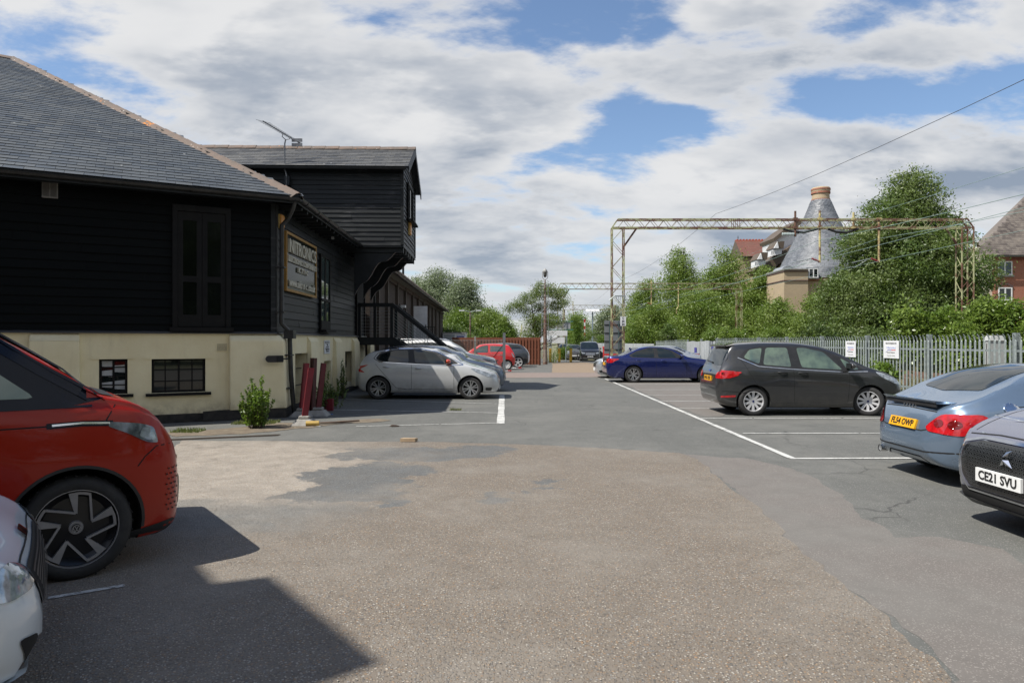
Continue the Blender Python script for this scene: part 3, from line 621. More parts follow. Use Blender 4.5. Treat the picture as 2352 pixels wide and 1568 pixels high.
mb = MB(); slates(mb, EC, S3, Vs, 10.6, hs_v, .30, .20, lambda u, v: u > hs_u*(v/hs_v), 6); o2_ = mb.build('slates', SLATE, None); o2_.parent = rf
mb = MB(); ridge_run(mb, EC+Vector((0, 0, .02)), PK+Vector((0, 0, .02)), .17, seed=2); ridge_run(mb, PK+Vector((0, 0, .02)), LP+Vector((0, 0, .02)), .17, seed=3); o3_ = mb.build('ridge_tiles', RIDGE, None); o3_.parent = rf
for o in (o_, o2_, o3_):
    for v in o.data.vertices: v.co -= Vector(bld.location)
# eaves: soffit, fascia, gutter
mb = MB(FR); mb.box(-24, .5, -.40, .0, 4.50, 4.53); mb.M = SD; mb.box(-.3, 10.6, -.52, 0, 4.50, 4.53)
for i in range(24): mb.box(.2+i*.44, .26+i*.44, -.5, 0, 4.40, 4.50)
mb.M = FR; mb.box(-24, .40, -.42, -.40, 4.46, 4.60); mb.M = SD; mb.box(-.2, 10.6, -.54, -.52, 4.46, 4.60); B(mb, 'eaves_boarding', STEELD)
mb = MB(); g0 = EC-D3*24+Vector((nf.x, nf.y, 0))*.03; gz_ = Vector((0, 0, -.055))
gutter(mb, g0+gz_, EC+Vector((nf.x, nf.y, 0))*.03+gz_+D3*.02); gutter(mb, EC+Vector((ns.x, ns.y, 0))*.03+gz_, SE+Vector((ns.x, ns.y, 0))*.03+gz_, brk=1.0)
B(mb, 'gutter', GUT, smooth=40)
mb = MB(); c = EC+Vector((-.12, .0, -.13)); w0 = W(SD, -.02, -.14, 4.1)
mb.tube([c+Vector((.05, -.02, .02)), c+Vector((0, 0, -.12)), W(SD, .05, -.25, 4.18), W(SD, .03, -.13, 4.05), W(SD, .02, -.13, 3.0), W(SD, .0, -.13, 1.98), W(SD, .10, -.22, 1.86), W(SD, .14, -.24, 1.80)], .045, 10)
mb.tube([W(SD, .16, -.26, 1.80), W(SD, .16, -.26, 1.60), W(SD, .17, -.28, .9), W(SD, .22, -.34, .02)], .05, 10); mb.box(*[0]*6) if False else None
mb.M = SD; mb.box(.06, .28, -.36, -.16, 1.66, 1.84)
for z in (3.15, 2.2, 1.3, .6): mb.box(-.06, .1 if z > 2 else .24, -.20 if z > 2 else -.33, -.03, z, z+.025)
B(mb, 'downpipe', GUT, smooth=40)
# --- lucam (hoist housing) over the side wall
LN = Vector((-.1605*21, 21.0)); LA = frame(LN, DS)           # x along the gable end, y back into the building
WL = 3.42; LB = 4.57; LE = 6.90; LR = LE+.5+.0; DEP = 7.5
lu = LA
ridge_z = 7.98; ov = .20; eave_z = 6.95
mb = MB(lu @ Matrix.Rotation(R(90), 4, 'Z')) # local x into building reversed below
# near long wall: runs inward from LN, faces the viewer
NW = frame(LN-Vector((ns.x, ns.y))*DEP, (ns.x, ns.y))       # left to right: from inside the roof out to the gable corner
mb = MB(NW); boards(mb, 0, DEP, LB, 7.0, .142, 0, 11, breaks=6); B(mb, 'lucam_side_boarding', BOARD)
mb = MB(LA)
def cut(x, z):
    k = max(0, (z-6.95)/.56); return min(max(x, k), WL-k)
boards(mb, 0, WL, LB, 7.95, .142, 0, 12, breaks=9, topcut=cut); B(mb, 'lucam_gable_boarding', BOARD)
mb = MB(LA); mb.prism([(0.02, LB+.01), (WL-.02, LB+.01), (WL-.02, 6.95), (WL/2, 7.9), (.02, 6.95)], .01, DEP, 'y'); B(mb, 'lucam_frame', STEELD)
mb = MB(LA); mb.box(-.04, .06, -.045, .05, LB, 6.98); B(mb, 'lucam_corner_board', BOARD); mb = MB(LA); mb.box(WL-.06, WL+.04, -.045, .05, LB, 6.98); B(mb, 'lucam_corner_board', BOARD)
lr = MB(LA); x0, x1 = -.22, WL+.22; zs = eave_z-.02
for s_, (xa, xb) in enumerate(((x0, WL/2), (x1, WL/2))):
    lr.add([(xa, -ov, zs), (xb, -ov, ridge_z), (xb, DEP+2, ridge_z), (xa, DEP+2, zs), (xa, -ov, zs-.06), (xb, -ov, ridge_z-.06), (xb, DEP+2, ridge_z-.06), (xa, DEP+2, zs-.06)], [(0,1,2,3),(7,6,5,4),(0,4,5,1),(1,5,6,2),(2,6,7,3),(3,7,4,0)])
lro = B(lr, 'lucam_roof', STEELD)
A3 = LA.col[1].xyz; pe = W(LA, x0, DEP+2, zs); U = -A3; V = (W(LA, WL/2, 0, ridge_z)-W(LA, x0, 0, zs)); Lv = V.length; V = V.normalized()
mb = MB(); slates(mb, pe, U, V, DEP+2+ov, Lv, .30, .20, seed=8); pe2 = W(LA, x1, -ov, zs); V2 = (W(LA, WL/2, 0, ridge_z)-W(LA, x1, 0, zs)).normalized(); slates(mb, pe2, -U, V2, DEP+2+ov, Lv, .30, .20, seed=9)
s1 = mb.build('slates', SLATED, None); mb = MB(); ridge_run(mb, W(LA, WL/2, DEP+2, ridge_z+.03), W(LA, WL/2, -ov-.02, ridge_z+.03), .14, seed=6); s2 = mb.build('ridge_tiles', RIDGE, None)
mb = MB(LA)
for xa in (x0, x1): mb.add([(xa, -ov-.03, zs+.01), (WL/2, -ov-.03, ridge_z+.01), (WL/2, -ov-.03, ridge_z-.22), (xa, -ov-.03, zs-.22), (xa, -ov, zs+.01), (WL/2, -ov, ridge_z+.01), (WL/2, -ov, ridge_z-.22), (xa, -ov, zs-.22)], [(0,1,2,3),(7,6,5,4),(0,4,5,1),(1,5,6,2),(2,6,7,3),(3,7,4,0)])
s3 = mb.build('barge_board', BOARD, None)
for s in (s1, s2, s3):
    s.parent = lro
    for v in s.data.vertices: v.co -= Vector(bld.location)
mb = MB(); gutter(mb, W(LA, x0-.05, DEP, zs-.06), W(LA, x0-.05, -ov+.05, zs-.06), .06, 3); B(mb, 'lucam_gutter', GUT, smooth=40)
casement(LA, .95, 2.35, 5.55, 6.72, -.04, 3, 1, fr=.07, bar=.06, name='lucam_window', sill=.04)
mb = MB(LA); mb.box(-.02, WL+.02, -.04, DEP, LB-.07, LB-.03)
for i in range(6): mb.box(.1+i*.6, .22+i*.6, -.02, DEP, LB-.22, LB-.07)
B(mb, 'lucam_soffit', STEELD)
def scroll(M, x, name='scroll_bracket'):
    mb = MB(M); pts = []
    for k in range(21): t = k/20; pts.append((-1.55+1.75*t, LB-.22-1.25*(1-math.cos(t*math.pi/2))-.10*math.sin(t*9.4)))
    lo = [(p[0], p[1]) for p in pts]; poly = lo+[(.2, LB-.2), (-1.55, LB-.2)]
    mb.add([(x, -p[0]-1.42, p[1]) for p in poly]+[(x+.12, -p[0]-1.42, p[1]) for p in poly], [tuple(range(len(poly)))[::-1], tuple(range(len(poly), 2*len(poly)))]+[(i, (i+1) % len(poly), (i+1) % len(poly)+len(poly), i+len(poly)) for i in range(len(poly))])
    for (yy, zz, r) in ((.10, LB-.30, .14), (.95, LB-1.2, .13)):
        n = 14; c = [(yy+r*math.cos(a), zz+r*math.sin(a)) for a in [2*math.pi*k/n for k in range(n)]]
        mb.add([(x-.02, p, q) for p, q in c]+[(x+.14, p, q) for p, q in c], [tuple(range(n))[::-1], tuple(range(n, 2*n))]+[(i, (i+1) % n, (i+1) % n+n, i+n) for i in range(n)])
    B(mb, name, STEELD)
def scroll2(M, x):
    """curved timber bracket from the wall foot out to the lucam's gable end"""
    mb = MB(M); up = []; n = 22
    for k in range(n+1):
        t = k/n; yy = 1.50-1.50*t; zz = (LB-1.55)+1.33*math.sin(t*math.pi/2)+.07*math.sin(t*16); up.append((yy, zz))
    poly = up+[(0.0, LB-.08), (1.5, LB-.08)]
    m = len(poly); mb.add([(x, p, q) for p, q in poly]+[(x+.14, p, q) for p, q in poly], [tuple(range(m))[::-1], tuple(range(m, 2*m))]+[(i, (i+1) % m, (i+1) % m+m, i+m) for i in range(m)])
    B(mb, 'scroll_bracket', STEELD)
for x in (.15, WL/2, WL-.3): scroll2(LA, x)
# ================================================================ things fixed to the building
def alarm(M, x, z, s=.3, label='', y=-.03):
    r = empty('alarm_box', W(M, x, y, z), label, 'alarm box', math.atan2(M.col[0].y, M.col[0].x))
    mb = MB(); mb.prism([(-s*.4, -s*.25), (-s*.25, -s*.5), (s*.25, -s*.5), (s*.4, -s*.25), (s*.4, s*.45), (-s*.4, s*.45)], -.07, 0, 'y'); mb.build('housing', mat('amber_plastic', (.65, .27, .03), (.55, .22, .03), 6, .4), r)
    mb = MB(); mb.box(-s*.42, s*.42, -.045, 0, -s*.52, s*.47); mb.build('backplate', mat('faded_yellow_plastic', (.55, .40, .15), (.5, .33, .1), 6, .5), r)
a, z = onplane(LA, 941, 525, .05); alarm(LA, a, z, .42, 'amber alarm box high on the end wall of the projecting hoist housing')
a, z = onplane(SD, 650, 509, .1); alarm(SD, a, z, .30, 'amber alarm box under the eaves beside the downpipe above the company sign')
# company sign
a0, zt = onplane(SD, 652.5, 529, .05); a1, _ = onplane(SD, 722.7, 600, .05); zb2 = zt-1.31; sw = a1-a0; sc = (a0+a1)/2
sg = empty('company_sign', W(SD, sc, -.05, (zt+zb2)/2), 'large glossy black company sign with gold frame and raised cream lettering', 'sign', math.atan2(DS.y, DS.x))
mb = MB(); mb.box(-sw/2+.04, sw/2-.04, -.03, 0, -.62, .62); mb.build('board', mat('reflected_green_gloss', (.008, .010, .009), (.012, .018, .008), 1.2, .10, spec=.10), sg)  # black board; the green of its reflection is put into the colour
mb = MB()
for (x0, x1, z0, z1) in ((-sw/2, sw/2, .60, .655), (-sw/2, sw/2, -.655, -.60), (-sw/2, -sw/2+.06, -.6, .6), (sw/2-.06, sw/2, -.6, .6)): mb.box(x0, x1, -.055, .0, z0, z1)
mb.build('frame', mat('gold_painted_wood', (.32, .17, .035), (.26, .15, .04), 5, .6), sg)
LET = mat('cream_letters', (.50, .48, .40), (.42, .40, .33), 7, .5)
for txt, size, z, wd, x, dp in (('NITRONICS', .42, .34, sw-.32, 0, .05), ('ELECTRONIC COMPONENTS', .17, .06, sw-.2, 0, .04), ('K T I C', .15, -.12, .85, .02, .035), ('www.nitr n c .co.uk', .25, -.45, sw-.36, .0, .03)):
    t_ = text_mb(txt, size, None, dp, .006)
    xs = [v.x for v in t_.v]; k = wd/(max(xs)-min(xs)); mid = (max(xs)+min(xs))/2; t_.v = [Vector(((v.x-mid)*k+x, v.y-.035-dp/2, v.z+z)) for v in t_.v]
    t_.build('lettering', LET, sg)
# small beware notice
a0, zt = onplane(SD, 745, 781, .05); a1, _ = onplane(SD, 758, 800, .05); zb3 = onplane(SD, 750, 812, .05)[1]
sn = empty('warning_notice', W(SD, (a0+a1)/2, -.04, (zt+zb3)/2), 'small white warning notice fixed to the cream wall between two piers', 'notice', math.atan2(DS.y, DS.x)); w, h = (a1-a0)/2, (zt-zb3)/2
mb = MB(); mb.box(-w, w, -.012, 0, -h, h); mb.build('panel', WHITE, sn)
mb = MB(); mb.box(-w*.7, w*.7, -.016, -.012, h*.5, h*.85); mb.build('header', INK, sn)
t_ = text_mb('BEWARE', .1, w*1.2, .003); t_.v = [v+Vector((0, -.018, h*.67)) for v in t_.v]; t_.build('lettering', WHITE, sn)
for i, s in enumerate(('This', 'area is', 'dangerous', 'do not', 'enter')[:4]):
    t_ = text_mb(s, .08, w*(.5, 1., 1.3, .9)[i], .003); t_.v = [v+Vector((0, -.015, h*(.3-.3*i))) for v in t_.v]; t_.build('lettering', INK, sn)
# black rounded bracket by the downpipe
a, z = onplane(FR, 632, 824, .3); br = empty('wall_bracket', W(FR, a, -.30, z), 'black round-ended metal flap sticking out beside the downpipe', 'bracket', math.atan2(D2.y, D2.x))
mb = MB(); poly = [(.16, -.07), (.16, .07)]+[(-.12+.07*math.cos(t), .07*math.sin(t)) for t in [math.pi/2+math.pi*k/10 for k in range(11)]]; mb.prism(poly, -.02, .02, 'y'); mb.build('flap', BLACK, br)
mb = MB(); mb.box(.04, .16, -.05, .06, -.05, .05); mb.tube([(.1, -.02, 0), (.26, .0, .0)], .015, 8); mb.build('hinge', STEELD, br)
# wall lamp and camera under the side eaves
a, z = onplane(SD, 762, 552, .3); o = empty('security_camera', W(SD, a, -.3, 4.35), 'small dark security camera under the side eaves right of the sign', 'camera', math.atan2(DS.y, DS.x))
mb = MB(); mb.tube([(0, .1, .1), (0, 0, .05)], .015, 6); mb.build('arm', BLACK, o); mb = MB(); mb.beam((-.12, -.05, 0), (.12, .0, .05), .07); mb.build('body', mat('grey_plastic', (.2, .2, .2), (.15, .15, .15), 5, .5), o)
# tv aerial on the near side of the lucam
ax, az = onplane(NW, 654, 425, .15); P = W(NW, ax, -.13, 0)
ae = empty('television_aerial', (P.x, P.y, onplane(NW, 654, 432, .15)[1]), 'thin metal television aerial on a bent mast in front of the slate roof', 'aerial')
h0 = ae.location.z; k = P.y/FL; Pz = lambda x, y: Vector(((x-1176)*k-P.x, 0, EYE+(784-y)*k-h0))
STEELG = mat('aerial_metal', (.22, .23, .24), (.12, .12, .13), 10, .4, metal=.8)
mb = MB(); mb.tube([Pz(658, 432), Pz(658, 402)+Vector((0, 0, 0)), Pz(654, 388), Pz(654, 330), Pz(656, 321)], .022, 8); mb.build('mast', STEELG, ae)
mb = MB(); mb.box(-.10+.08, .14, -.02, .12, Pz(658, 425).z, Pz(658, 405).z); mb.build('wall_bracket', STEELD, ae)
mb = MB(); A_, B_ = Pz(610, 284)+Vector((0, -.25, 0)), Pz(685, 325)+Vector((0, .25, 0)); mb.beam(A_, B_, .028)
for i in range(17): q = A_.lerp(B_, .02+i*.055); mb.tube([q+Vector((-.16+.004*i, -.16, -.0)), q+Vector((.16-.004*i, .16, .0))], .005, 5)
mb.tube([Pz(650, 306), Pz(648, 314), Pz(656, 321), Pz(664, 320), Pz(667, 314)], .013, 6)
mb.build('boom', STEELG, ae); mb = MB(); q = Pz(684, 325)
for dz in (-.07, .07): mb.box(q.x-.22, q.x+.1, .1, .13, q.z+dz-.05, q.z+dz+.05)
mb.build('reflector', STEELG, ae)
# ================================================================ external stair
zf = 1.73; sx = onplane(SD, 829, 700, 0)[0]       # along the side wall
st = empty('external_staircase', W(SD, sx, -1.2, 0), 'black metal external staircase with wire balustrade running down beside the white cars', 'staircase')
def SW(along, out, z): return W(SD, sx-.75+along, -out, z)
PX = 1.22; RX = 3.42                               # landing edge, foot of the flight (metres out from the wall)
mb = MB(); 
mb.beam(SW(0, 0, zf-.12), SW(0, PX+.05, zf-.12), .12, .26); mb.beam(SW(1.5, 0, zf-.12), SW(1.5, PX+.05, zf-.12), .12, .26); mb.beam(SW(0, PX, zf-.12), SW(1.5, PX, zf-.12), .12, .26)
mb.beam(SW(.75, 0, zf-.01), SW(.75, PX, zf-.01), 1.45, .04); B2 = lambda mb, n, m=STEELD, **k: mb.build(n, m, st, world=True, **k); B2(mb, 'landing')
dn = (zf-.1)/(RX-PX)
for s in (0, 1.1):
    mb = MB(); mb.beam(SW(s, PX, zf-.10), SW(s, RX, .0), .07, .26); B2(mb, 'stringer')
    mb = MB(); mb.beam(SW(s, 0 if s == 0 else PX, zf+1.12), SW(s, PX+.02, zf+1.12), .10, .13); mb.beam(SW(s, PX, zf+1.12), SW(s, RX+.05, 1.02), .10, .13); B2(mb, 'handrail')
    for (o_, z0, z1) in ((PX-.03, 0, zf+1.08), (RX, 0, 1.02)): mb = MB(); mb.beam(SW(s, o_, z0), SW(s, o_, z1), .10); B2(mb, 'post')
    mb = MB()
    for i in range(8):
        z = .15+i*.11
        if s == 0: mb.tube([SW(s, .05, zf+z), SW(s, PX, zf+z)], .005, 5)
        mb.tube([SW(s, PX, zf+z), SW(s, RX, z-.0)], .005, 5)
    for i in range(1, 4): o_ = PX+(RX-PX)*i/4; mb.beam(SW(s, o_, zf-dn*(o_-PX)-.1), SW(s, o_, zf-dn*(o_-PX)+1.06), .02)
    B2(mb, 'wire_balustrade', GALV)
for p in ((0, .1), (0, .62)): mb = MB(); mb.beam(SW(p[0], p[1], zf), SW(p[0], p[1], zf+1.1), .09); B2(mb, 'post')
for i in range(9): mb = MB(); t = (i+.5)/9; mb.beam(SW(0, PX+(RX-PX)*t, zf*(1-t)), SW(1.1, PX+(RX-PX)*t, zf*(1-t)), .24, .04); B2(mb, 'tread')
for s in (0, 1.5): mb = MB(); mb.beam(SW(s, PX-.05, 0), SW(s, PX-.05, zf-.1), .1); B2(mb, 'post')
# ================================================================ long brick and timber building
BRK = brick_mat('shaded_brick', (.045, .030, .022), (.03, .02, .016), (.04, .036, .03)); OAK = wood_mat('weathered_post', (.07, .055, .042), (.04, .03, .024), (.16, .13, .10), .8, .4)  # brick colour lowered to carry the shade on this wall
L0 = onplane(SD, 849, 700)[0]+.02; L1 = 54.0
bb = empty('long_brick_outbuilding', W(SD, L0+5, 2, 0), 'long low dark brick building with timber posts and a tiled roof behind the staircase', 'building'); BB = lambda mb, n, m, **k: mb.build(n, m, bb, world=True, **k)
BS = SD
doors = [(onplane(SD, 945, 700)[0], onplane(SD, 945, 700)[0]+1.0)]
mb = MB(BS); mb.box(L0, L1, .0, .3, 0, 4.5); mb.box(L0, L0+.3, .3, 6, 0, 4.5); mb.box(L1-.3, L1, .3, 6, 0, 4.5); BB(mb, 'brick_wall', BRK)
for xd in (864.7, 885.8, 909, 928, 945, 958, 970, 983, 991.6, 999.6, 1008.7):
    a = onplane(SD, xd, 700)[0]; mb = MB(BS); mb.box(a-.14, a+.14, -.13, 0, .1, 4.45); BB(mb, 'timber_post', OAK)
mb = MB(BS); mb.box(L0, L1, -.10, 0, 4.3, 4.5); mb.box(L0, L1, -.05, 0, 1.5, 1.65); BB(mb, 'wall_plate', OAK)
p0 = W(SD, L0, -.544, ZE); p1 = W(SD, L1+.4, -.544, ZE); q0 = W(SD, L0, 3.6, ZE+T*4.144); q1 = W(SD, L1-3, 3.6, ZE+T*4.144); dz = Vector((0, 0, -.12))
r1 = W(SD, L1+.4, 7.7, ZE); r0 = W(SD, L0, 7.7, ZE)
mb = MB()
for poly in ([p0, p1, q1, q0], [r0, q0, q1, r1], [p1, r1, q1, q1]): 
    if len({tuple(v) for v in poly}) == 4: mb.add(list(poly)+[p+dz for p in poly], [(0,1,2,3),(7,6,5,4),(0,4,5,1),(1,5,6,2),(2,6,7,3),(3,7,4,0)])
    else: mb.add([p1, r1, q1], [(0, 1, 2)])
TILE = lichen('brown_roof_tile', (.10, .085, .075), (.06, .05, .045), orange=False); rr = BB(mb, 'tiled_roof', TILE)
mb = MB(); d = S3; t = 0
while t < L1-L0: mb.tube([p0+d*t+Vector((.03, 0, .02)), p0+d*(t)+Vector((-.28, 0, .19))], .075, 6); t += .33
o_ = mb.build('eaves_tiles', TILE, None); o_.parent = rr
for v in o_.data.vertices: v.co -= Vector(bb.location)
mb = MB(); gutter(mb, p0+Vector((.03, 0, -.09)), p1+Vector((.03, 0, -.09)), .06, 3); mb.tube([W(SD, L0+.9, -.58, 4.45), W(SD, L0+.9, -.35, 4.2), W(SD, L0+.2, -.2, 4.0), W(SD, L0+.2, -.15, 3.7), W(SD, L0+.2, -.15, 1.5)], .05, 8)
BB(mb, 'gutter', GUT, smooth=40)
mb = MB(); q = q0.lerp(q1, .2); c = W(SD, 21, -.1, 4.9); mb.tube([c, c+Vector((0, 0, .75))], .06, 8); BB(mb, 'flue', STEELD)
# open white door with its railing
a = onplane(SD, 945, 750)[0]; P0 = W(SD, a, -.05, 0); zt = EYE+(784-703)/FL*P0.y; z0 = 1.45
dd = empty('open_white_door', P0, 'plain white door standing open at right angles to the brick building', 'door')
mb = MB(); mb.box(0, .88, -.02, .025, z0, zt); mb.build('leaf', WHITE, dd); mb = MB(); mb.box(.78, .82, -.06, -.02, z0+.95, z0+1.15); mb.build('handle', BLACK, dd)
mb = MB(BS); mb.box(a+.02, a+1.0, -.006, .0, z0, zt); BB(mb, 'door_opening', DARK)
rl = empty('landing_railing', W(SD, a-.3, -.3, 0), 'dark metal railing around the small landing in front of the white door', 'railing')
mb = MB(); mb.M = Matrix.Translation((0, -.4, 0)); mb.box(.1, 1.15, 0, .04, z0+.98, z0+1.02)
for i in range(10): mb.box(.1+i*.112, .125+i*.112, .01, .03, 0 if i % 9 == 0 else z0, z0+1.0)
mb.build('rail', STEELD, rl)
mb = MB(); mb.box(-.1, 1.3, -.4, 1.3, z0-.12, z0-.02); mb.build('landing', STEELD, rl)
for (x, y, lbl) in ((924, 703, 'small white floodlight under the brick building eaves by the flue'), (881, 634, 'white floodlight high on the first bay of the brick building')):
    a, z = onplane(SD, x, y, .15); o = empty('floodlight', W(SD, a, -.12, z), lbl, 'floodlight'); mb = MB(); mb.box(-.04, .2, -.12, .12, -.08, .05); mb.build('lamp_head', WHITE, o); mb = MB(); mb.tube([(-.06, 0, .0), (-.12, 0, .12)], .015, 6); mb.build('arm', STEELD, o)
# ================================================================ yard clutter by the corner
def mound(name, loc, sc, m, lbl, cat, seed=0, n=1, grp=None):
    bm = bmesh.new(); bmesh.ops.create_icosphere(bm, subdivisions=2, radius=1); rnd = random.Random(seed)
    for v in bm.verts: v.co = Vector((v.co.x*sc[0], v.co.y*sc[1], max(v.co.z, -.05)*sc[2]))*(1+rnd.uniform(-.18, .18))
    me = bpy.data.meshes.new(name); bm.to_mesh(me); bm.free(); me.materials.append(m); o = bpy.data.objects.new(name, me); o.location = loc; COL.objects.link(o); return tag(o, lbl, cat, grp)
REDP = mat('dull_red_paint', (.20, .012, .022), (.13, .01, .018), 4, .55, bump=.2, bscale=30); CONC = mat('grey_concrete', (.22, .21, .19), (.30, .29, .27), 6, .9, bump=.6, bscale=30)
def upright(base, top, lbl, m=REDP, w=.105, block=True, h0=.12, rz=0):
    b = ground(*base); X = b; r = empty('racking_upright', X, lbl, 'metal upright', group='red racking uprights by the building corner')
    if block:
        mb = MB(); mb.hexa([(-.24, -.18, 0), (.24, -.18, 0), (.24, .2, 0), (-.24, .2, 0), (-.13, -.10, .13), (.13, -.10, .13), (.13, .12, .13), (-.13, .12, .13)]); mb.box(-.10, .10, -.08, .1, .13, .19); o = mb.build('concrete_block', CONC, r); bv = o.modifiers.new('b', 'BEVEL'); bv.width = .015
    k = X.y/FL; tp = Vector(((top[0]-1176)*k-X.x, .05, EYE+(784-top[1])*k)); bt = Vector((0, 0, .17 if block else .02)); d = (tp-bt); L = d.length; M = d.to_track_quat('Z', 'Y').to_matrix().to_4x4(); M = Matrix.Translation(bt) @ M @ Matrix.Rotation(rz, 4, 'Z')
    mb = MB(M); t = .008; mb.box(-w/2, w/2, -w/2, -w/2+t, 0, L); mb.box(-w/2, -w/2+t, -w/2+t, w/2, 0, L); mb.box(w/2-t, w/2, -w/2+t, w/2, 0, L); mb.box(-w/2, -w*.15, w/2-t, w/2, 0, L); mb.box(w*.15, w/2, w/2-t, w/2, 0, L); mb.build('steel_channel', m, r)
    for f in (.10, .22, .72, .86):
        mb = MB(M); pl = [(.016*math.cos(a), .026*math.sin(a)+f*L) for a in [2*math.pi*i/12 for i in range(12)]]; mb.prism(pl, -w/2-.004, -w/2+.002, 'y'); mb.box(-.009, .009, -w/2-.0045, -w/2+.001, f*L-.055, f*L-.02); mb.build('keyhole_slot', DARK, r)
    return r
upright((700, 977), (713, 845), 'bright red steel racking upright in front, leaning, on a concrete block')
upright((731, 955), (742, 834), 'darker red steel racking upright right of the leaning front one', mat('dark_red_paint', (.11, .01, .016), (.08, .01, .014), 4, .6))
upright((694, 957), (702, 834), 'dull red racking upright behind the front one beside the window opening', MATS['dull_red_paint'], block=True)
upright((716, 952), (719, 822), 'brownish racking upright standing farthest back, tallest of the cluster', mat('brown_rust_paint', (.09, .02, .018), (.06, .03, .02), 4, .7), block=False)
p = ground(718, 979); o = empty('yellow_pipe', p, 'short yellow pipe offcut lying at the foot of the red uprights', 'pipe'); mb = MB(); n = 14
mb.M = Matrix.Translation((0, 0, .055)) @ Matrix.Rotation(R(8), 4, 'Z') @ Matrix.Rotation(R(90), 4, 'Y'); mb.lathe([(.05, -.12), (.05, .12), (.042, .12), (.042, -.12), (.05, -.12)], 20); mb.build('tube', mat('ochre_plastic', (.42, .28, .05), (.3, .2, .06), 5, .6), o, smooth=40)
mb = MB(); p = ground(940, 1015); mb.hexa([(-.14, -.04, 0), (.1, -.06, 0), (.13, .03, 0), (-.1, .06, 0), (-.14, -.04, .05), (.1, -.06, .055), (.13, .03, .05), (-.1, .06, .05)]); o = mb.build('timber_offcut', mat('pale_wood', (.38, .28, .18), (.3, .22, .14), 6, .8)); o.location = p+Vector((0, 0, .014)); tag(o, 'small pale block of wood lying at the edge of the asphalt patch', 'wood block')
mound('dirt_clod', ground(906, 980)+Vector((0, 0, .01)), (.09, .04, .03), mat('dark_soil', (.05, .03, .018), (.03, .02, .015), 8, .95), 'small clump of dark soil on the parking bay line', 'soil', 3)
mb = MB(); mb.tube([tuple(ground(735, 973)+Vector((0, 0, .02))), tuple(ground(780, 972)+Vector((0, 0, .03))), tuple(ground(825, 968)+Vector((0, 0, .02)))], .018, 6); tag(mb.build('metal_rod', mat('rusty_rod', (.07, .05, .04), (.1, .06, .04), 6, .8)), 'long thin rusty rod lying on the tarmac beside the yellow pipe', 'rod')
mb = MB(); mb.box(-.10, .10, -.06, .06, 0, .3); o = mb.build('grey_container', mat('dull_grey_box', (.3, .31, .32), (.2, .2, .2), 5, .7)); o.location = ground(722, 945); tag(o, 'small pale grey box standing between the red uprights', 'box')
mb = MB(); mb.box(-.22, .22, -.04, .06, 0, .28); mb.box(-.16, .16, -.042, -.04, .06, .22); o = mb.build('red_crate', MATS['dull_red_paint']); o.location = ground(736, 946)+Vector((0, .25, 0)); tag(o, 'low red plate leaning behind the right-hand racking upright', 'metal plate')
mb = MB(); mb.box(-.12, .12, -.03, .03, 0, .015); o = mb.build('blue_scrap', mat('blue_scrap_plastic', (.03, .14, .45), (.03, .1, .35), 5, .5)); o.location = ground(752, 952); tag(o, 'scrap of bright blue plastic on the tarmac near the red uprights', 'litter')
# ================================================================ plants
def leaves_arrays(P, size, rnd, up=.35, flat=0.):
    n = len(P); d = rnd.normal(size=(n, 3)); d[:, 2] = d[:, 2]*(1-flat)+up*abs(rnd.normal(size=n)); d /= np.linalg.norm(d, axis=1)[:, None]
    a = rnd.normal(size=(n, 3)); u = np.cross(d, a); u /= np.linalg.norm(u, axis=1)[:, None]; v = np.cross(d, u)
    s = size*rnd.uniform(.6, 1.3, (n, 1)); w = s*.42
    V = np.stack([P-u*s*.5, P+v*w*.5+d*s*.08, P+u*s*.5, P-v*w*.5+d*s*.08], 1).reshape(-1, 3)
    return V
def quad_mesh(name, V, m, smooth=False):
    n = len(V)//4; me = bpy.data.meshes.new(name); me.vertices.add(4*n); me.vertices.foreach_set('co', V.astype(np.float32).ravel())
    me.loops.add(4*n); me.loops.foreach_set('vertex_index', np.arange(4*n, dtype=np.int32)); me.polygons.add(n)
    me.polygons.foreach_set('loop_start', np.arange(0, 4*n, 4, dtype=np.int32)); me.update(calc_edges=True); me.materials.append(m); return me
def crown_mesh(name, blobs, nclump, nleaf, size, csize, m, seed, shell=.45, droop=0.):
    rnd = np.random.default_rng(seed); w = np.array([b[3]*b[4]*b[5] for b in blobs])**.67; w /= w.sum(); P = []
    for bi, b in enumerate(blobs):
        k = max(3, int(nclump*w[bi])); d = rnd.normal(size=(k, 3)); d /= np.linalg.norm(d, axis=1)[:, None]
        r = (shell+(1-shell)*rnd.random(k)**.5)*(1+.22*rnd.normal(size=k)*(rnd.random(k) < .35))
        P.append(np.array(b[:3])+d*r[:, None]*np.array(b[3:6]))
    C = np.concatenate(P); C = C[C[:, 2] > .15]
    sc = csize*rnd.uniform(.5, 1.25, len(C)); L = np.repeat(C, nleaf, 0); s = np.repeat(sc, nleaf)[:, None]
    q = rnd.normal(size=L.shape)*np.array([1, 1, .55])*s*.43
    if droop: q[:, 2] -= droop*np.abs(rnd.normal(size=len(L)))*s[:, 0]*.6
    L = L+q; L = L[L[:, 2] > .02]
    return quad_mesh(name, leaves_arrays(L, size, rnd), m)
BARK = mat('tree_bark', (.10, .08, .06), (.055, .045, .035), 7, .95, bump=.8, bscale=25)
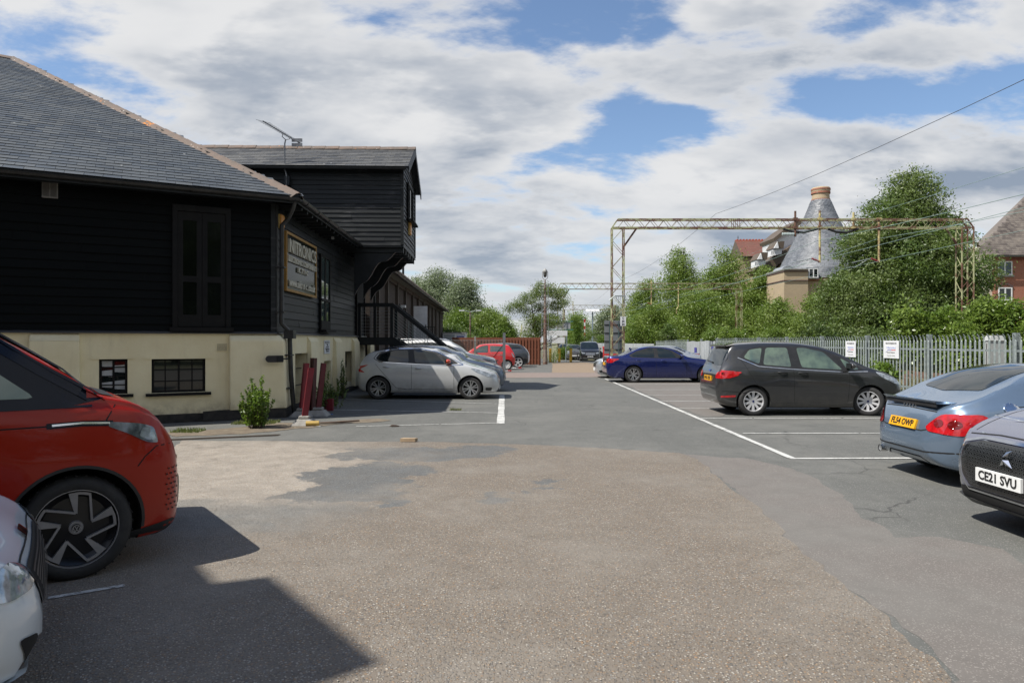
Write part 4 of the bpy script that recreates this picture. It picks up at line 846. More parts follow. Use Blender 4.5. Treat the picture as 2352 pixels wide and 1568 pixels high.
def trunk_mb(h, r, spread, n, seed, lean=(0, 0), z0=.25):
    rnd = random.Random(seed); mb = MB(); pts = [Vector((lean[0]*h*t*t+rnd.uniform(-.05, .05)*h*.2*t, lean[1]*h*t*t, h*t)) for t in (0, .15, .35, .55, .75, .92)]
    mb.tube(pts, [r*1.25, r, r*.8, r*.6, r*.4, r*.15], 9)
    for i in range(n):
        t = z0+(.85-z0)*i/n; k = int(t*5); p = pts[0].lerp(pts[-1], t/.92); a = rnd.uniform(0, 6.28); L = spread*rnd.uniform(.55, 1.); up = rnd.uniform(.3, .8)
        q1 = p+Vector((math.cos(a), math.sin(a), up))*L*.5; q2 = q1+Vector((math.cos(a+.4), math.sin(a+.4), up*.5+rnd.uniform(-.1, .3)))*L*.5
        mb.tube([p, q1, q2], [r*.45*(1-t*.5), r*.28*(1-t*.5), r*.08], 6)
        for _ in range(2): q3 = q1+Vector((rnd.uniform(-1, 1), rnd.uniform(-1, 1), rnd.uniform(.1, .9)))*L*.4; mb.tube([q1, q3], [r*.18*(1-t*.4), r*.04], 5)
    return mb
def tree(name, loc, h, blobs, leaf, seed, label, cat='tree', nclump=420, nleaf=34, size=.2, cs=.75, r=None, group=None, n=9, lean=(0, 0), shell=.45, droop=0., z0=.2, spread=None):
    o = empty(name, loc, label, cat, group=group); me = crown_mesh('crown', blobs, int(nclump*1.8), int(nleaf*1.35), size*.78, cs, leaf, seed, shell, droop)
    c = bpy.data.objects.new('crown', me); COL.objects.link(c); c.parent = o
    trunk_mb(h, r or h*.018, spread or max(b[3] for b in blobs)*.62, n, seed, lean, z0).build('trunk', BARK, o, smooth=60); return o
def dome(h, w, seed, base=.12, k=9, top=1.):
    w *= 1.12
    """lobes that together make an uneven crown h tall and w wide"""
    rnd = random.Random(seed); b = []
    for i in range(k):
        t = base+(1-base)*(i+.5)/k; prof = max(.12, 1-t**2.4)**.62*(1 if t > .25 else .8+t*.8)
        for j in range(3 if t < .7 else 2):
            a = rnd.uniform(0, 6.28); rr = w/2*prof*rnd.uniform(.25, .62); s = w/2*prof*rnd.uniform(.45, .62)
            b.append((math.cos(a)*rr, math.sin(a)*rr*.8, h*t*.93, s, s, min(s*.8, h*.13)))
    return b
LF1 = leaf_mat('broad_leaf_green', (.08, .145, .02), (.15, .23, .04), (.22, .28, .07)); LF2 = leaf_mat('dark_leaf_green', (.055, .10, .022), (.10, .16, .04), (.19, .235, .09), .35)
LF3 = leaf_mat('willow_leaf', (.13, .165, .09), (.20, .24, .15), (.25, .29, .20), .3); LF4 = leaf_mat('laurel_leaf', (.08, .15, .02), (.20, .28, .06), (.24, .32, .08), .4, .3)
LF5 = leaf_mat('fresh_leaf', (.06, .13, .015), (.12, .20, .03), (.15, .20, .04), .4)
def T(x, ytop, Y, wpx, leaf, seed, label, h_=None, **k):
    w = wpx/FL*Y; P = Vector(((x-1176)/FL*Y, Y, gz(Y))); h = EYE+(784-ytop)/FL*Y-gz(Y)
    return tree(k.pop('name', 'tree'), P, h, dome(h, w, seed, k.pop('base', .1), k.pop('lobes', 9)), leaf, seed, label, **k)
GR = 'trees beyond the railway'
T(2085, 368, 46, 315, LF2, 21, 'tallest dark green tree, between the slate kiln and the red brick house', nclump=2100, nleaf=44, size=.26, cs=1.0, name='broadleaf_tree', group=GR, lobes=11)
T(1955, 592, 47.5, 190, LF2, 22, 'dark tree shoulder left of the tallest tree, in front of the slate kiln', nclump=700, nleaf=36, size=.22, cs=.85, name='broadleaf_tree', group=GR)
T(2192, 474, 49, 105, LF2, 23, 'dark tree behind the gantry leg, right of the tallest tree', nclump=520, nleaf=36, size=.22, cs=.85, name='broadleaf_tree', group=GR)
T(1570, 548, 104, 130, LF1, 24, 'round green tree topped by a wispy crown, left end of the big tree mass', nclump=750, nleaf=34, size=.38, cs=1.7, name='broadleaf_tree', group=GR)
T(1668, 553, 92, 165, LF1, 25, 'full green tree rising in front of the red tiled roof', nclump=900, nleaf=36, size=.36, cs=1.6, name='broadleaf_tree', group=GR)
T(1745, 596, 80, 130, LF1, 26, 'green tree just left of the yellow brick kiln base', nclump=760, nleaf=36, size=.32, cs=1.4, name='broadleaf_tree', group=GR)
T(1490, 625, 112, 120, LF1, 27, 'green tree directly right of the near gantry leg', nclump=560, nleaf=34, size=.38, cs=1.8, name='broadleaf_tree', group=GR)
T(1620, 660, 76, 190, LF1, 28, 'broad green tree in front of the taller ones, behind the second gantry', nclump=800, nleaf=36, size=.3, cs=1.3, name='broadleaf_tree', group=GR)
T(1495, 690, 84, 130, LF1, 29, 'bushy green tree low beside the sign panel', nclump=460, nleaf=34, size=.3, cs=1.3, name='broadleaf_tree', group=GR)
T(1795, 676, 66, 130, LF1, 30, 'light green tree at the foot of the yellow brick wall', nclump=560, nleaf=34, size=.26, cs=1.1, name='broadleaf_tree', group=GR)
T(1405, 690, 120, 95, LF3, 31, 'pale grey-green willow behind the floodlight mast', nclump=420, nleaf=34, size=.42, cs=1.8, name='willow_tree', group='pale willows in the distance', droop=.5)
T(1465, 668, 125, 60, LF3, 32, 'pale feathery willow just beside the near gantry leg', nclump=260, nleaf=34, size=.42, cs=1.8, name='willow_tree', group='pale willows in the distance', droop=.5)
T(1325, 712, 150, 70, LF1, 33, 'distant bluish green tree above the teal sign frame', nclump=240, nleaf=30, size=.5, cs=2.2, name='broadleaf_tree', group='far trees down the lane')
GL = 'trees behind the brick building'
T(1000, 604, 92, 150, LF3, 41, 'tall grey-green willow rising directly behind the brick building roof', nclump=900, nleaf=36, size=.34, cs=1.5, name='willow_tree', group=GL)
T(1066, 622, 88, 125, LF3, 42, 'tall grey-green willow at the right end of the left tree mass', nclump=800, nleaf=36, size=.33, cs=1.4, name='willow_tree', group=GL)
T(955, 620, 96, 90, LF3, 43, 'grey-green willow half hidden by the hoist housing', nclump=400, nleaf=36, size=.34, cs=1.5, name='willow_tree', group=GL)
T(1050, 700, 78, 90, LF5, 44, 'fresh green tree low in front of the willows by the double street lamp', nclump=420, nleaf=34, size=.28, cs=1.1, name='broadleaf_tree', group=GL)
T(1125, 700, 82, 105, LF1, 45, 'mid green tree right of the double street lamp', nclump=420, nleaf=34, size=.3, cs=1.2, name='broadleaf_tree', group=GL)
T(1162, 722, 80, 50, LF1, 46, 'small green tree ending the left tree mass by the footbridge', nclump=240, nleaf=34, size=.28, cs=1.1, name='broadleaf_tree', group=GL)
T(1045, 742, 70, 130, LF2, 47, 'dark low bush behind the brown board fence', nclump=380, nleaf=34, size=.25, cs=1.0, name='bush', cat='bush')
# sparse crooked tree in the middle
P = Vector(((1235-1176)/FL*60, 60, gz(60))); k_ = 60/FL
bl = [((x-1235)*k_, random.Random(x).uniform(-1.2, 1.2), EYE+(784-y)*k_+.25, rx*k_, rx*k_*.8, ry*k_) for (x, y, rx, ry) in
      ((1190,700,20,10),(1172,712,12,8),(1215,685,22,14),(1240,672,22,14),(1262,668,18,16),(1285,676,18,16),(1298,690,12,12),(1275,700,20,14),(1240,705,20,10),(1220,735,20,14),(1250,740,28,22),(1225,762,24,18),(1270,735,20,16),(1205,712,14,8),(1240,655,14,8))]
tree('crooked_tree', P, 5.6, bl, leaf_mat('thorn_leaf', (.09, .14, .03), (.16, .21, .06), (.2, .24, .09)), 51, 'crooked open-crowned tree behind the rusty ladder mast', nclump=330, nleaf=26, size=.17, cs=.7, r=.16, n=14, lean=(-.12, 0), shell=.2, z0=.15, spread=2.6)
# hedges and bushes along the lane and the far side of the fence
def bush(x, ytop, Y, wpx, leaf, seed, label, name='bush', group=None, nc=240, nl=30, size=.14, cs=.5, cat='bush', X=None):
    P = Vector(((x-1176)/FL*Y if X is None else X, Y, gz(Y))); w = wpx/FL*Y; h = EYE+(784-ytop)/FL*Y-gz(Y); rnd = random.Random(seed)
    b = [(rnd.uniform(-.36, .36)*w, rnd.uniform(-.25, .25)*min(w, 3), h*(.15+.62*rnd.random()), w*.2, min(w, 3)*.2, h*.2) for _ in range(12)]
    o = empty(name, P, label, cat, group=group); me = crown_mesh('foliage', b, nc, nl, size, cs, leaf, seed, .3); c = bpy.data.objects.new('foliage', me); COL.objects.link(c); c.parent = o
    trunk_mb(h*.7, .04, w*.3, 5, seed, z0=.1).build('stems', BARK, o); return o
bush(1325, 752, 76, 75, LF5, 61, 'bright green hedge between the white boards and the parked black van', 'hedge', nc=300); bush(1400, 757, 80, 75, LF5, 62, 'clipped yellow-green hedge behind the black people carrier', 'hedge', nc=300)
bush(1325, 715, 74, 26, LF5, 63, 'narrow upright green shrub right of the teal sign frame', nc=160); bush(1295, 793, 70, 26, LF5, 64, 'low ivy bush among the yellow bollards', nc=120)
bush(1545, 735, 62, 60, LF2, 65, 'dark ivy-covered bush over the fence left of the palisade', nc=300, size=.16); bush(1868, 655, 56, 120, LF1, 66, 'tangled light green scrub behind the fence in front of the dark trees', nc=420, size=.17, cs=.7)
bush(1700, 745, 60, 90, LF4, 67, 'pale-leaved shrub above the palisade behind the grey people carrier', nc=260, size=.18); bush(1640, 740, 64, 100, LF1, 68, 'green scrub behind the fence above the dark blue saloon', nc=300, size=.18)
bush(1765, 735, 54, 90, LF1, 69, 'green scrub right of the pale-leaved shrub', nc=300, size=.16)
GQ = 'laurel bushes beyond the fence'
for i, (x, y, Y, w, lbl) in enumerate(((2130, 690, 33, 130, 'leftmost bright laurel bush, under the tallest tree'), (2215, 705, 32.2, 110, 'laurel bush partly behind the near gantry leg on the right'), (2300, 672, 32, 115, 'large pale laurel bush in front of the red brick house'), (2385, 690, 31, 120, 'laurel bush cut by the right edge of the view'))):
    bush(x, y, Y, w, LF4, 70+i, lbl, 'laurel_bush', GQ, nc=420, nl=30, size=.20, cs=.6)
for i, (x, y, Y, w, lbl) in enumerate(((1900, 735, 36, 120, 'shaded green scrub behind the palisade left of the first private parking board'), (2010, 748, 34, 130, 'shaded green scrub behind the private parking boards'))):
    bush(x, y, Y, w, LF2, 80+i, lbl, nc=330, nl=30, size=.18, cs=.6)
# creeper growing through the palisade
o = empty('creeper', Vector((10.33, 19.0, 0)), 'bright green creeper climbing through the palisade below the right-hand board', 'creeper')
bl = [(random.Random(i).uniform(-.1, .25), -.55+1.1*random.Random(i+9).random(), .15+.75*random.Random(i+19).random(), .12, .20, .16) for i in range(14)]
me = crown_mesh('foliage', bl, 90, 14, .15, .3, LF5, 5, .1); c = bpy.data.objects.new('foliage', me); COL.objects.link(c); c.parent = o; trunk_mb(1.0, .02, .35, 6, 4, z0=.05).build('stems', BARK, o)
# upright weed clumps at the wall foot
def weed(name, loc, h, n, label, leaf, seed, lsize=.09, spread=.2, cat='plant', group=None, dens=44):
    rnd = np.random.default_rng(seed); o = empty(name, loc, label, cat, group=group); mb = MB(); P = []
    for i in range(n):
        a = rnd.uniform(0, 6.28); r = spread*rnd.random()**.6; hh = h*rnd.uniform(.55, 1.)*(1-.35*r/spread); b = Vector((math.cos(a)*r*.45, math.sin(a)*r*.45, 0)); tp = Vector((math.cos(a)*r*1.1, math.sin(a)*r*1.1, hh)); md = b.lerp(tp, .5)+Vector((rnd.normal()*.02, rnd.normal()*.02, 0))
        mb.tube([b, md, tp], [.007, .005, .002], 4)
        for t in np.linspace(.12, 1, dens):
            q = (b.lerp(md, t*2) if t < .5 else md.lerp(tp, t*2-1)); aa = rnd.uniform(0, 6.28); P.append(q+Vector((math.cos(aa), math.sin(aa), .25))*lsize*.42*(1.15-t*.75))
    me = quad_mesh('leaves', leaves_arrays(np.array([tuple(p) for p in P]), lsize, rnd, .2), leaf); c = bpy.data.objects.new('leaves', me); COL.objects.link(c); c.parent = o; mb.build('stems', BARK, o); return o
weed('tall_weed', ground(588, 984)+Vector((0, .05, 0)), 1.08, 44, 'bushy bright green weed growing at the foot of the cream corner pier', LF5, 1, .085, .30)
weed('tall_weed', ground(742, 945)+Vector((.0, .1, 0)), 1.25, 5, 'tall slender grey-green weed behind the red uprights', LF2, 2, .07, .12, dens=60)
weed('tall_weed', ground(755, 940)+Vector((.1, .1, 0)), .85, 12, 'bushy grey-green weed right of the red uprights', LF2, 3, .07, .28)
weed('tall_weed', ground(722, 950)+Vector((.0, .3, 0)), .95, 10, 'dark green weed between the red uprights', LF2, 4, .07, .2)
weed('tall_weed', ground(803, 915)+Vector((-.2, 0, 0)), 1.15, 12, 'dark weed standing in the third cream wall recess', LF2, 5, .07, .2)
weed('dead_weed', ground(1222, 838), 1.3, 14, 'dry reddish weed stems in front of the board fence end', leaf_mat('dry_leaf', (.12, .07, .04), (.2, .12, .08), (.15, .1, .07), .2), 6, .07, .5, dens=16)
weed('tall_weed', ground(1268, 834), 1.3, 24, 'tangled green weed mound at the foot of the rusty mast', LF2, 7, .11, .8, dens=24)
# grass tufts: moss and grass in cracks; rough grass along the track
def grass(name, boxes, m, n, h, seed, label=None):
    rnd = np.random.default_rng(seed); V = []
    A = np.array([(b[1]-b[0])*(b[3]-b[2]) for b in boxes]); A = A/A.sum()
    for b, a in zip(boxes, A):
        k = int(n*a); x = rnd.uniform(b[0], b[1], k); y = rnd.uniform(b[2], b[3], k); an = rnd.uniform(0, 6.28, k); hh = h*rnd.uniform(.4, 1.2, k); w = .012+.012*hh
        z0 = np.array([gz(q) for q in y]); dx, dy = np.cos(an)*w, np.sin(an)*w; lx, ly = rnd.normal(size=k)*hh*.3, rnd.normal(size=k)*hh*.3
        V.append(np.stack([np.stack([x-dx, y-dy, z0], 1), np.stack([x+dx, y+dy, z0], 1), np.stack([x+lx+dx*.2, y+ly, z0+hh], 1), np.stack([x+lx-dx*.2, y+ly, z0+hh], 1)], 1).reshape(-1, 3))
    o = bpy.data.objects.new(name, quad_mesh(name, np.concatenate(V), m)); COL.objects.link(o); return tag(o, label, 'grass', kind='stuff')
DRYG = leaf_mat('rough_grass_blades', (.12, .15, .04), (.26, .24, .12), (.30, .25, .16), .3)
grass('grass', [(10.9, 12.9, 8, 45), (20.5, 27, 12, 60)], DRYG, 26000, .55, 1); grass('grass', [(10.25, 10.6, 7, 30)], GRASS, 2600, .16, 7)
def loose():
    rnd = np.random.default_rng(12); n = 3400; x = rnd.uniform(-4.5, 1.6, n); y = 2.2+8.5*rnd.random(n)**1.2; keep = np.abs(x) < .8*y; x, y = x[keep], y[keep]; k = len(x); s = rnd.uniform(.003, .007, k)*(1+.0*y); O = np.array([(1,0,0),(0,1,0),(-1,0,0),(0,-1,0),(0,0,.7),(0,0,-.4)]); F = [(0,1,4),(1,2,4),(2,3,4),(3,0,4),(1,0,5),(2,1,5),(3,2,5),(0,3,5)]
    V = (O[None]*rnd.uniform(.6, 1.2, (k, 6, 1))*s[:, None, None]); a = rnd.uniform(0, 6.28, k); ca, sa = np.cos(a)[:, None], np.sin(a)[:, None]; V = np.stack([V[..., 0]*ca-V[..., 1]*sa+x[:, None], V[..., 0]*sa+V[..., 1]*ca+y[:, None], V[..., 2]+.014], 2)
    me = bpy.data.meshes.new('loose_stones'); me.from_pydata(V.reshape(-1, 3).tolist(), [], [tuple(i*6+j for j in f) for i in range(k) for f in F]); m = slate_mat('loose_stone_colours', (.08, .07, .06), (.36, .32, .26)); me.materials.append(m)
    tag(bpy.data.objects.new('loose_stones', me), None, 'gravel', kind='stuff'); COL.objects.link(bpy.data.objects['loose_stones'])
loose()
a = ground(395, 993); b = ground(470, 990); grass('grass', [(a.x, b.x, a.y-.12, b.y+.1), (-5.4, -4.6, 13.1, 13.6)], GRASS, 900, .06, 2)
q = ground(1045, 942); grass('grass', [(q.x-.12, q.x+.15, q.y-.05, q.y+.06)], GRASS, 120, .05, 3)
# ================================================================ vehicles
def interp(pts, s):
    """monotone cubic through (s, value)"""
    n = len(pts)
    if s <= pts[0][0]: return pts[0][1]
    if s >= pts[-1][0]: return pts[-1][1]
    for i in range(n-1):
        if s <= pts[i+1][0]: break
    x0, y0 = pts[i]; x1, y1 = pts[i+1]; h = x1-x0
    def slope(j):
        if j <= 0 or j >= n-1: return (pts[min(j+1, n-1)][1]-pts[max(j-1, 0)][1])/(pts[min(j+1, n-1)][0]-pts[max(j-1, 0)][0])
        a = (pts[j][1]-pts[j-1][1])/(pts[j][0]-pts[j-1][0]); b = (pts[j+1][1]-pts[j][1])/(pts[j+1][0]-pts[j][0])
        return 0 if a*b <= 0 else 2*a*b/(a+b)
    m0, m1 = slope(i), slope(i+1); t = (s-x0)/h
    return (2*t**3-3*t**2+1)*y0+(t**3-2*t**2+t)*h*m0+(-2*t**3+3*t**2)*y1+(t**3-t**2)*h*m1
class Car:
    def __init__(c, name, label, cat, pos, head, spec, body, group=None):
        """pos: ground point under the middle of the wheelbase; head: heading angle; spec in metres, s measured from the nose"""
        c.S = spec; c.L = spec['L']; c.h = c.L/2; c.pa = body
        c.fx = spec['fo']; c.rx = spec['fo']+spec['wb']; c.mid = (c.fx+c.rx)/2
        c.root = empty(name, pos, label, cat, head, group); c.shell()
    def X(c, s): return c.mid-s
    def section(c, s):
        S = c.S; T = interp(S['top'], s); Bt = interp(S['bot'], s); w = interp(S['plan'], s); Sh = min(interp(S['belt'], s), T-.02); Sh = max(Sh, Bt+.6*(T-Bt) if T-Bt < .3 else Sh)
        H = T-Sh; tum = S.get('tum', .34); hh = Sh-Bt; e = min(1, hh/.35)
        fl = 0
        for ax in (c.fx, c.rx):
            d = abs(s-ax); fl += S.get('flare', .018)*math.exp(-((max(d-.20, 0))/.24)**2)
        p = [(0, Bt), (w-.22*e, Bt), (w-.07*e, Bt+.015*e), (w-.035*e, Bt+.12*hh), (w-.010+fl*.5, Bt+.30*hh), (w+fl, Bt+.52*hh), (w+fl*.6, Bt+.72*hh), (w-.012, Bt+.90*hh), (w-.035, Sh)]
        cs = S.get('crown', .045)
        p += [(w-.045-tum*.30*H, Sh+.30*H), (w-.05-tum*.62*H, Sh+.62*H)]
        we = w-.06-tum*.86*H
        p += [(we, Sh+.86*H), (we-.07, T-max(.02, cs*.75)+.0*H), (we*.62, T-cs*.30), (we*.3, T-cs*.07), (0, T)]
        # keep monotone upward
        q = [p[0]]
        for y, z in p[1:]: q.append((max(y, 0), max(z, q[-1][1]+.0005) if len(q) > 2 else z))
        return q
    def shell(c):
        S = c.S; L = c.L; ss = sorted(set([0, .012, .03, .055, .09, .13, .18, .24]+[.24+(L-.48)*i/62 for i in range(63)]+[L-.18, L-.13, L-.09, L-.055, L-.03, L-.012, L])); vs = []; fs = []; rings = []
        for s in ss:
            p = c.section(s); out = []
            for i in range(len(p)-1):      # Catmull-Rom resample
                a = p[max(i-1, 0)]; b = p[i]; d = p[i+1]; e = p[min(i+2, len(p)-1)]
                for t in (0, .5):
                    f = lambda k: .5*((2*b[k])+(-a[k]+d[k])*t+(2*a[k]-5*b[k]+4*d[k]-e[k])*t*t+(-a[k]+3*b[k]-3*d[k]+e[k])*t**3)
                    out.append((f(0), f(1)))
            out.append(p[-1]); out[0] = (0, out[0][1])
            full = [(y, z) for y, z in out]+[(-y, z) for y, z in out[-2:0:-1]]
            rings.append(len(full)); vs += [(c.X(s), y, z) for y, z in full]
        n = rings[0]
        for i in range(len(ss)-1):
            for k in range(n): a = i*n+k; b = i*n+(k+1) % n; fs.append((a, a+n, b+n, b))
        fs += [tuple(range(n)), tuple((len(ss)-1)*n+k for k in range(n))[::-1]]
        bm = bmesh.new(); bv = [bm.verts.new(v) for v in vs]
        for f in fs: bm.faces.new([bv[i] for i in f])
        bmesh.ops.recalc_face_normals(bm, faces=bm.faces); c.bvh = BVHTree.FromBMesh(bm)
        me = bpy.data.meshes.new('body'); bm.to_mesh(me); bm.free()
        o = bpy.data.objects.new('body', me); COL.objects.link(o); me.materials.append(c.pa); me.materials.append(DARK)
        r = S['wr']+S.get('gap', .045); cut = MB()
        for ax in (c.fx, c.rx):
            for sy in (1, -1):
                w = interp(S['plan'], ax); y0, y1 = sorted((sy*(w-.30), sy*(w+.4))); n = 40
                pl = [(c.X(ax)+r*math.cos(2*math.pi*k/n), S['wr']+r*math.sin(2*math.pi*k/n)) for k in range(n)]
                cut.prism(pl, y0, y1, 'y')
        k = cut.build('cutter', DARK); k.data.polygons.foreach_set('material_index', [0]*len(k.data.polygons))
        md = o.modifiers.new('b', 'BOOLEAN'); md.operation = 'DIFFERENCE'; md.object = k; md.solver = 'EXACT'; md.material_mode = 'TRANSFER'
        dg = bpy.context.evaluated_depsgraph_get(); me2 = bpy.data.meshes.new_from_object(o.evaluated_get(dg)); o.modifiers.clear(); o.data = me2; bpy.data.meshes.remove(me)
        bpy.data.objects.remove(k); me2.name = 'body'; me2.shade_smooth(); me2.set_sharp_from_angle(angle=R(38)); o.parent = c.root; c.body = o
    # ---- patches laid on the shell
    def cast(c, plane, a, b, off, side=-1):
        if plane == 'side': o = Vector((c.X(a), 3*side, b)); d = Vector((0, -side, 0))
        elif plane == 'front': o = Vector((c.X(-2), a, b)); d = Vector((-1, 0, 0))
        elif plane == 'rear': o = Vector((c.X(c.L+2), a, b)); d = Vector((1, 0, 0))
        else: o = Vector((c.X(a), b, 4)); d = Vector((0, 0, -1))
        h = c.bvh.ray_cast(o, d)
        if h[0] is None: h = c.bvh.find_nearest(o+d*2.2 if plane == 'side' else o+d*2.05)
        n = h[1]; n = n if n.dot(d) < 0 else -n
        return h[0]+n*off
    def patch(c, name, poly, plane, m, off=.004, par=None, both=False, res=.07, label=None, thick=.0):
        if len(poly) > 2 and plane != 'x': poly = c.round(poly)
        bm = bmesh.new(); f = bm.faces.new([bm.verts.new((a, b, 0)) for a, b in poly])
        A = [p[0] for p in poly]; Bq = [p[1] for p in poly]
        for ax, lo, hi in ((0, min(A), max(A)), (1, min(Bq), max(Bq))):
            k = int((hi-lo)/res); no = Vector((1, 0, 0)) if ax == 0 else Vector((0, 1, 0))
            for i in range(1, k+1):
                v = lo+(hi-lo)*i/(k+1); bmesh.ops.bisect_plane(bm, geom=bm.verts[:]+bm.edges[:]+bm.faces[:], plane_co=no*v, plane_no=no)
        bmesh.ops.triangulate(bm, faces=[f for f in bm.faces if len(f.verts) > 4])
        out = []
        for side in ((-1, 1) if both else (-1,)):
            b2 = bm.copy()
            for v in b2.verts:
                a, b = v.co.x, v.co.y
                if plane == 'side': v.co = c.cast('side', a, b, off, side)
                else:
                    if side == 1: v.co = c.cast(plane, -a if plane != 'top' else a, b if plane != 'top' else -b, off)
                    else: v.co = c.cast(plane, a, b, off)
            bmesh.ops.recalc_face_normals(b2, faces=b2.faces)
            # orient outward
            cen = Vector((0, 0, .6)); f0 = max(b2.faces, key=lambda q: q.calc_area())
            if f0.normal.dot(f0.calc_center_median()-cen) < 0: bmesh.ops.reverse_faces(b2, faces=b2.faces)
            me = bpy.data.meshes.new(name); b2.to_mesh(me); b2.free(); me.materials.append(m); me.shade_smooth()
            o = bpy.data.objects.new(name, me); COL.objects.link(o); o.parent = par or c.root
            if label: o['label'] = label
            out.append(o)
        bm.free(); return out
    def round(c, poly, k=.22):
        out = []; n = len(poly)
        for i in range(n):
            p, q, r = Vector(poly[i-1]), Vector(poly[i]), Vector(poly[(i+1) % n]); a = q+(p-q)*min(k, .05/max((p-q).length, .01)); b = q+(r-q)*min(k, .05/max((r-q).length, .01))
            for t in (0, .5, 1): out.append(tuple(a.lerp(q, t).lerp(q.lerp(b, t), t)))
        return out
    def ribbon(c, name, pts, plane, w, m, off=.002, both=False, par=None, closed=False, n=None):
        P = []; pts = list(pts)+([pts[0]] if closed else [])
        for a, b in zip(pts, pts[1:]):
            a, b = Vector(a), Vector(b); k = max(2, int((b-a).length/.06))
            P += [a.lerp(b, i/k) for i in range(k)]
        P.append(Vector(pts[-1]))
        for side in ((-1, 1) if both else (-1,)):
            vs = []
            for i, p in enumerate(P):
                d = (P[min(i+1, len(P)-1)]-P[max(i-1, 0)]).normalized(); q = Vector((-d.y, d.x))*w/2
                for r in (p+q, p-q):
                    if plane == 'side': vs.append(c.cast('side', r.x, r.y, off, side))
                    else: vs.append(c.cast(plane, r.x*(-side if plane != 'top' else 1), r.y*(-side if plane == 'top' else 1), off))
            mb = MB(); mb.add(vs, [(2*i, 2*i+1, 2*i+3, 2*i+2) for i in range(len(P)-1)]); mb.build(name, m, par or c.root, smooth=60)
    # ---- wheels
    def wheels(c, style, rim_m, steer=0., track=None, rim_r=None, cap=None, back=None):
        r = c.S['wr']; rr = rim_r or r*.68; w = c.S.get('tw', .2); n = 36
        t = MB(); h = w/2
        t.lathe([(rr*1.0, -h*.92), (rr+.015, -h), (r-.035, -h*1.02), (r-.012, -h*.88), (r, -h*.6), (r, h*.6), (r-.012, h*.88), (r-.035, h*1.02), (rr+.015, h), (rr, h*.92)], 40, 'y')
        for k in range(n*2):     # tread blocks
            a = 2*math.pi*k/(n*2); M = Matrix.Rotation(a, 4, 'Y'); old = t.M; t.M = M; t.box(r-.002, r+.004, -h*.75, h*.75, -.007, .004) if k % 2 == 0 else None; t.M = old
        tm = t.build('tyre', RUBBER, None, smooth=40)
        rb = MB(); rb.lathe([(rr*1.02, -h*.90), (rr*1.02, -h*.97), (rr*.95, -h*.97), (rr*.93, -h*.80), (rr*.90, h*.5)] if style[0] != 'blade' else [(rr*1.015, -h*.90), (rr*1.015, -h*.95), (rr*.995, -h*.95), (rr*.99, -h*.7)], 40, 'y'); y = -h*.80
        def spoke(a0, pts, yo=0., dep=.03, curve=.03):
            vs = []
            for (q, x, z) in [(0, *p) for p in pts]:
                rad = math.hypot(x, z)/rr; yy = y+curve*(1-rad)*0.8+yo; ca, sa = math.cos(a0), math.sin(a0); X, Z = (x*ca-z*sa), (x*sa+z*ca); vs.append((X, yy, Z))
            m = len(vs); rb.add(vs+[(a, b+dep, e) for a, b, e in vs], [tuple(range(m)), tuple(range(m, 2*m))[::-1]]+[(i, (i+1) % m, (i+1) % m+m, i+m) for i in range(m)])
        kind, num = style
        for i in range(num):
            a = 2*math.pi*i/num+.3
            if kind == 'plain': spoke(a, [(rr*.12, -.03*rr/.2), (rr*.94, -.045*rr/.2), (rr*.94, .045*rr/.2), (rr*.12, .03*rr/.2)])
            elif kind == 'thin': spoke(a, [(rr*.12, -.02*rr/.2), (rr*.96, -.026*rr/.2), (rr*.96, .026*rr/.2), (rr*.12, .02*rr/.2)])
            elif kind == 'twin':
                for s in (-1, 1): spoke(a+s*.13, [(rr*.12, -.013), (rr*.95, -.016+s*.012), (rr*.95, .016+s*.012), (rr*.12, .013)])
            elif kind == 'blade':   # wide blade and thin blade meeting in a point near the hub
                P1 = [(rr*.40, -.012), (rr*.42, .012), (rr*.93, .13*rr+.06), (rr*.90, -.02*rr+.02)]
                pc = lambda r_, d_: (rr*r_*math.cos(R(d_)), rr*r_*math.sin(R(d_)))
                spoke(a, [pc(.37, -3), pc(.95, -1.5), pc(.95, 12), pc(.43, 8)], yo=-.004, curve=.02)
                A1, A2 = Vector(pc(.39, 3)), Vector(pc(.90, 52)); nn = (A2-A1).normalized(); nn = Vector((-nn.y, nn.x))*.028*rr
                spoke(a, [tuple(A1-nn), tuple(A2-nn), tuple(A2+nn), tuple(A1+nn)], yo=-.004, curve=.02)
                spoke(a, [pc(.95, -1.5-3.2*j) for j in range(7)]+[pc(.88, -20.7+3.2*j) for j in range(7)], yo=-.004, dep=.02, curve=.02)
        hub = MB(); hub.M = rb.M
        rb.lathe([(0.001, y+.02), (rr*.17, y+.02), (rr*.19, y+.045), (rr*.19, y+.09)], 20, 'y')
        ri = rb.build('rim', rim_m, None, smooth=35)
        d = MB(); d.lathe([(rr*.98, h*.4), (rr*.9, y+.075), (.001, y+.075)] if kind != 'blade' else [(rr*.97, y+.005), (rr*.8, y+.05), (.001, y+.035)], 32, 'y'); di = d.build('wheel', back or DARK, None, smooth=40)
        if cap: cp = MB(); cp.lathe([(rr*.11, y+.012), (.001, y+.010)], 18, 'y'); co = cp.build('hub_cap', cap, None)
        k = 0
        for ax in (c.fx, c.rx):
            hw = interp(c.S['plan'], ax)-h-.012+c.S.get('wo', 0)
            for sy in (-1, 1):
                W_ = di if k == 0 else di.copy(); T_ = tm if k == 0 else tm.copy(); R_ = ri if k == 0 else ri.copy(); P_ = [T_, R_]
                if cap: P_.append(co if k == 0 else co.copy())
                if k: [COL.objects.link(q) for q in [W_]+P_]
                W_.parent = c.root; W_.location = (c.X(ax), sy*hw, r); W_.rotation_euler = (0, .4*k, (math.pi if sy > 0 else 0)+(steer if ax == c.fx else 0))
                W_.rotation_euler[1] = 0
                for q in P_: q.parent = W_
                k += 1
